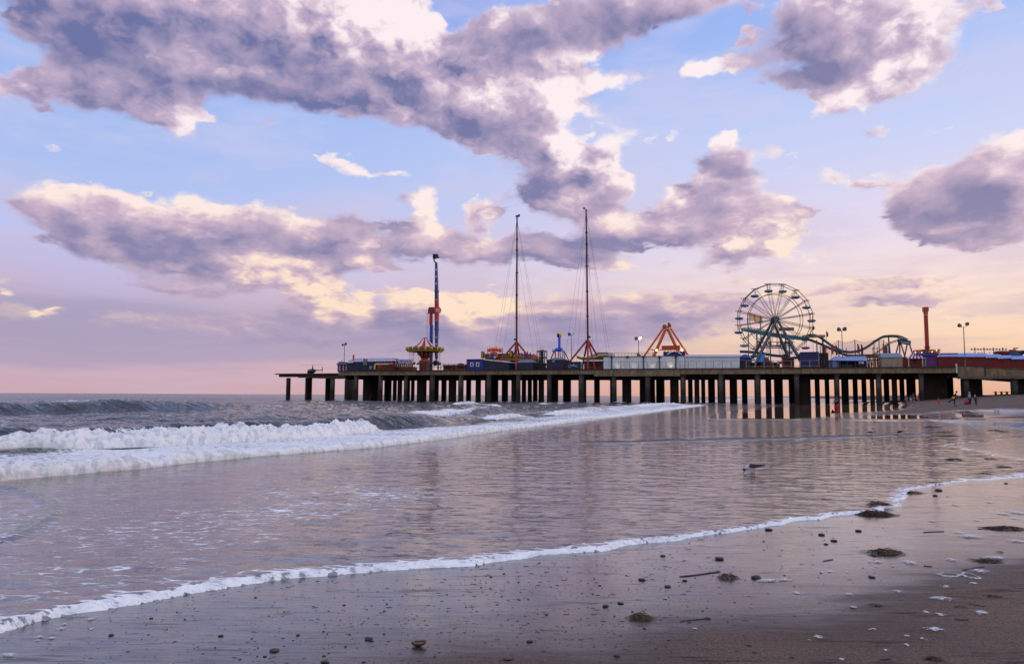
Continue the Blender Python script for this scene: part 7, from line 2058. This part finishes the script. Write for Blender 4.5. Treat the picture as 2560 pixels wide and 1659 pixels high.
# ---- seaweed and sticks
WEED = []
for a, b in (((.012, .009, .006), (.050, .034, .016)), ((.02, .008, .005), (.085, .040, .018)), ((.03, .022, .008), (.13, .085, .03))):
    m, T, bb = new_mat('seaweed'); oc = T.node('ShaderNodeTexCoord').outputs['Object']
    n_, _ = T.noise(oc, 30, 3, .6); T.put(bb.inputs['Base Color'], T.mix(T.mapr(n_, .35, .65), a, b)); bb.inputs['Roughness'].default_value = .45
    WEED.append(m)
def weed(px, py, wpx, hpx, label, nb=70, mat=0, aspect=None, seed=0):
    p = drop(px, py); d = kpx(p) * FPX; kx = wpx / 2 * d / FPX; h = hpx * d / FPX * .6
    r = random.Random(seed * 7 + int(px)); ky = kx * (aspect or .8)
    m = MB()
    for i in range(nb):
        a = r.uniform(0, 2 * math.pi); q = r.random() ** .6
        x0, y0 = q * kx * .55 * math.cos(a), q * ky * .55 * math.sin(a)
        L = kx * r.uniform(.35, 1.05); di = a + r.uniform(-1.2, 1.2)
        z0 = h * (1 - q) * r.uniform(.2, .9)
        pts = []
        for j in range(5):
            u = j / 4
            pts.append((x0 + L * u * math.cos(di + .8 * u * r.uniform(-1, 1)), y0 + L * .7 * u * math.sin(di), max(.003, z0 * (1 - u * u) + h * .35 * math.sin(u * 3) * r.random())))
        rr = kx * r.uniform(.012, .035)
        m.tube(pts, [rr * .7, rr * .85, rr * .7, rr * .55, rr * .2], 4)
    o = m.build('seaweed', WEED[mat], None, 70); o.location = p
    return tag(o, label, 'seaweed')
weed(1602, 1545, 62, 34, 'dense round clump of olive brown seaweed right of centre on the wet sand', 130, 2, .7)
weed(2213, 1382, 84, 28, 'wide straggling heap of brown weed on the dull sand', 120, 2, .6)
weed(2188, 1286, 88, 24, 'long dark mat of seaweed stranded at the foam edge', 120, 1, .5)
weed(2196, 1262, 62, 20, 'dark seaweed strand lying across the white foam lobe', 80, 1, .5)
weed(2284, 1232, 44, 14, 'seaweed strand at the upper tip of the white foam lobe', 60, 1, .5)
weed(1818, 1444, 50, 28, 'ragged weed clump at the end of a long stick', 90, 1, .7)
weed(2188, 1513, 40, 12, 'small sprig of brown weed on the dull sand', 34, 1, .6)
weed(2401, 1517, 32, 11, 'tight wisp of weed left of a straight stick', 34, 2, .6)
weed(2336, 1648, 54, 18, 'reddish brown weed sprig at the bottom right', 60, 1, .5)
weed(2470, 1402, 70, 14, 'flat weed strip lying under a patch of white foam', 60, 1, .4)
weed(2513, 1321, 90, 16, 'long weed strip near the right edge of the picture', 70, 1, .35)
weed(2385, 1150, 38, 18, 'dark weed mound alone in the shallow film', 60, 0, .6)
for x, y, wp, hp, lab in ((2329, 1068, 40, 9, 'small dark weed tuft in the film, nearest the gulls'), (2361, 1081, 42, 8, 'upper of two weed strands in the film right of the gulls'), (2365, 1090, 62, 6, 'lower and longer of two weed strands in the film right of the gulls'), (2412, 1031, 56, 8, 'dark weed line on the upper beach below the standing people'),
                          (2511, 1167, 44, 6, 'thin weed strand near the right edge by the second foam lobe'), (2463, 1183, 30, 6, 'weed scrap left of the thin strand by the second foam lobe'), (2473, 1146, 28, 5, 'weed scrap on the peach coloured wet sand'), (2484, 1076, 34, 6, 'left one of two weed scraps on the far wet sand'), (2511, 1079, 30, 6, 'right one of two weed scraps on the far wet sand'),
                          (2390, 1046, 34, 4, 'flat weed scrap beside the long still pool'), (2492, 1028, 14, 8, 'tiny weed knot above the far right pool'), (2481, 1490, 46, 7, 'loose reddish weed strand right of the lower sand'), (2500, 1380, 20, 8, 'upright little weed curl near the right edge')):
    weed(x, y, wp, hp, lab, 30, 0 if y < 1200 else 1, .5)
def stick(pts, rpx, label):
    P = [drop(*q) for q in pts]; d = kpx(P[0]) * FPX; r = rpx * .32 * d / FPX
    c = P[0].copy()
    n = len(P)
    o = MB().tube([p - c + Vector((0, 0, r * .7)) for p in P], [r * (.6 + .5 * math.sin(math.pi * (i + .5) / n)) for i in range(n)], 7).build('stick', STONE[1], None, 60); o.location = c
    return tag(o, label, 'stick')
stick([(1700, 1441), (1740, 1437), (1775, 1432), (1800, 1428)], 5, 'long brown stick leading into the ragged weed clump')
stick([(2422, 1509), (2440, 1512), (2462, 1516)], 5, 'straight dark stick right of the tight weed wisp')
stick([(2386, 1548), (2405, 1549), (2422, 1549.5)], 6, 'short thick stick lying level in the lower right')
stick([(2406, 1425), (2432, 1420), (2460, 1416)], 5, 'stick slanting up over the foam rings')
stick([(2200, 1649), (2212, 1648), (2224, 1647)], 8, 'short dark stick at the bottom edge')
stick([(2308, 1330), (2335, 1328.5), (2360, 1328)], 3, 'thin twig above the wide weed heap')
stick([(2445, 1322), (2480, 1319), (2500, 1316)], 3.5, 'thin twig leading to the long weed strip at the right')
stick([(2058, 1402), (2070, 1400), (2082, 1398)], 4, 'small dark twig left of the white foam scraps')
stick([(1765, 1546), (1735, 1549), (1702, 1552)], 4, 'pale twig lying left of the tall upright stone')
stick([(2309, 1414), (2320, 1415), (2330, 1416)], 4, 'short twig right of the thick foam scrap')

# ---- scraps of foam left on the sand
m, T, b = new_mat('foam scrap')
pos = T.node('ShaderNodeNewGeometry').outputs['Position']
nz, _ = T.noise(T.mapping(pos, sc=(1, 2.0, 1)), 26, 5, .7); ew = attr(T, 'inner')
T.put(b.inputs['Base Color'], (.60, .60, .64)); b.inputs['Roughness'].default_value = .9
T.put(b.inputs['Alpha'], T.mapr(T.m('ADD', T.m('MULTIPLY', ew, .75), T.m('MULTIPLY', T.m('SUBTRACT', nz, .5), 3.2)), .42, .80))
scr = [(2423, 1340, 62, 9), (2400, 1331, 40, 4), (2275, 1406, 40, 9), (2188, 1404, 44, 5), (2379, 1399, 30, 6), (2488, 1394, 80, 6), (2372, 1437, 56, 9, 1), (2428, 1440, 40, 14, 1), (2447, 1427, 50, 8), (2358, 1497, 56, 10), (2340, 1494, 30, 4), (2452, 1531, 34, 12), (2350, 1536, 26, 6), (2332, 1573, 54, 8),
       (2308, 1596, 16, 9), (2314, 1529, 16, 7), (1993, 1481, 30, 6), (2047, 1592, 30, 7), (2024, 1600, 14, 3), (2266, 1611, 18, 7), (2214, 1625, 16, 4), (2542, 1281, 50, 9), (2508, 1284, 44, 6), (2540, 1296, 30, 4), (2075, 1428, 24, 3), (2054, 1429, 16, 3), (2117, 1429, 10, 3), (1920, 1451, 70, 6), (1960, 1449, 40, 4), (2105, 1648, 20, 5), (2183, 1573, 26, 4),
       (2541, 1352, 46, 7), (2190, 1415, 10, 3), (2232, 1415, 10, 3), (2366, 1466, 30, 5), (2436, 1458, 26, 4), (2242, 1478, 26, 5), (2120, 1485, 24, 3), (227, 1547, 22, 9), (151, 1571, 26, 5), (160, 1560, 16, 5), (129, 1595, 22, 5), (100, 1591, 24, 4), (92, 1601, 18, 3), (23, 1637, 60, 6), (314, 1509, 16, 5), (395, 1503, 12, 8), (228, 1572, 12, 4), (2330, 1302, 26, 3), (2442, 1300, 24, 3), (2390, 1262, 24, 3), (2474, 1255, 26, 3)]
X_, F_, A_ = [], [], []
for s in scr:
    p = drop(s[0], s[1]); d = kpx(p) * FPX; ax = s[2] / 2 * d / FPX
    p1, p2 = drop(s[0], s[1] - s[3] / 2 - .5), drop(s[0], s[1] + s[3] / 2 + .5); ay = max((p1 - p2).length / 2, ax * .16)
    hole = len(s) > 4
    base = len(X_); NR, NA = 6, 26
    for i in range(NR):
        for j in range(NA):
            a = 2 * math.pi * j / NA; u = i / (NR - 1); k = u * (1 + .28 * mnoise.noise(Vector((math.cos(a) * 1.6 + s[0], math.sin(a) * 1.6, s[1]))))
            x, y = p.x + ax * k * 1.25 * math.cos(a), p.y + ay * k * 1.25 * math.sin(a)
            X_.append((x, y, ground_z(x, y) + .004 + .010 * (1 - u * u) * min(1, ax * 12)))
            A_.append((1 - u * u) if not hole else math.exp(-((u - .62) / .2) ** 2) * 1.05)
    for i in range(NR - 1):
        for j in range(NA):
            F_.append((base + i * NA + j, base + i * NA + (j + 1) % NA, base + (i + 1) * NA + (j + 1) % NA, base + (i + 1) * NA + j))
me = bpy.data.meshes.new('sea_foam'); me.from_pydata(X_, [], F_); at = me.attributes.new('inner', 'FLOAT', 'POINT'); at.data.foreach_set('value', A_); me.materials.append(m); me.polygons.foreach_set('use_smooth', [True] * len(me.polygons))
o = bpy.data.objects.new('sea_foam', me); COL.objects.link(o); tag(o, 'thin scraps of white foam left on the dull sand', 'foam', kind='stuff')
def barrier():
    t = thing('beach_barrier', 'low dark timber barrier on the sand seen under the ramp', 'barrier', 2503, 980, 46.0, base=0.0); f = Fr(t)
    for px in (2486, 2500.5, 2514): MB().box(f.x(px) - .22, f.x(px) + .22, -.2, .2, 0, f.zz(978, px)).build('post', BROWN, t)
    m = MB(); m.box(f.x(2498), f.x(2517), -.12, .12, f.zz(979.6, 2507), f.zz(978, 2507)); m.bar((f.x(2478), 0, f.zz(979, 2480)), (f.x(2530), 0, f.zz(979, 2530)), .05); m.build('rail', BROWN, t)
barrier()
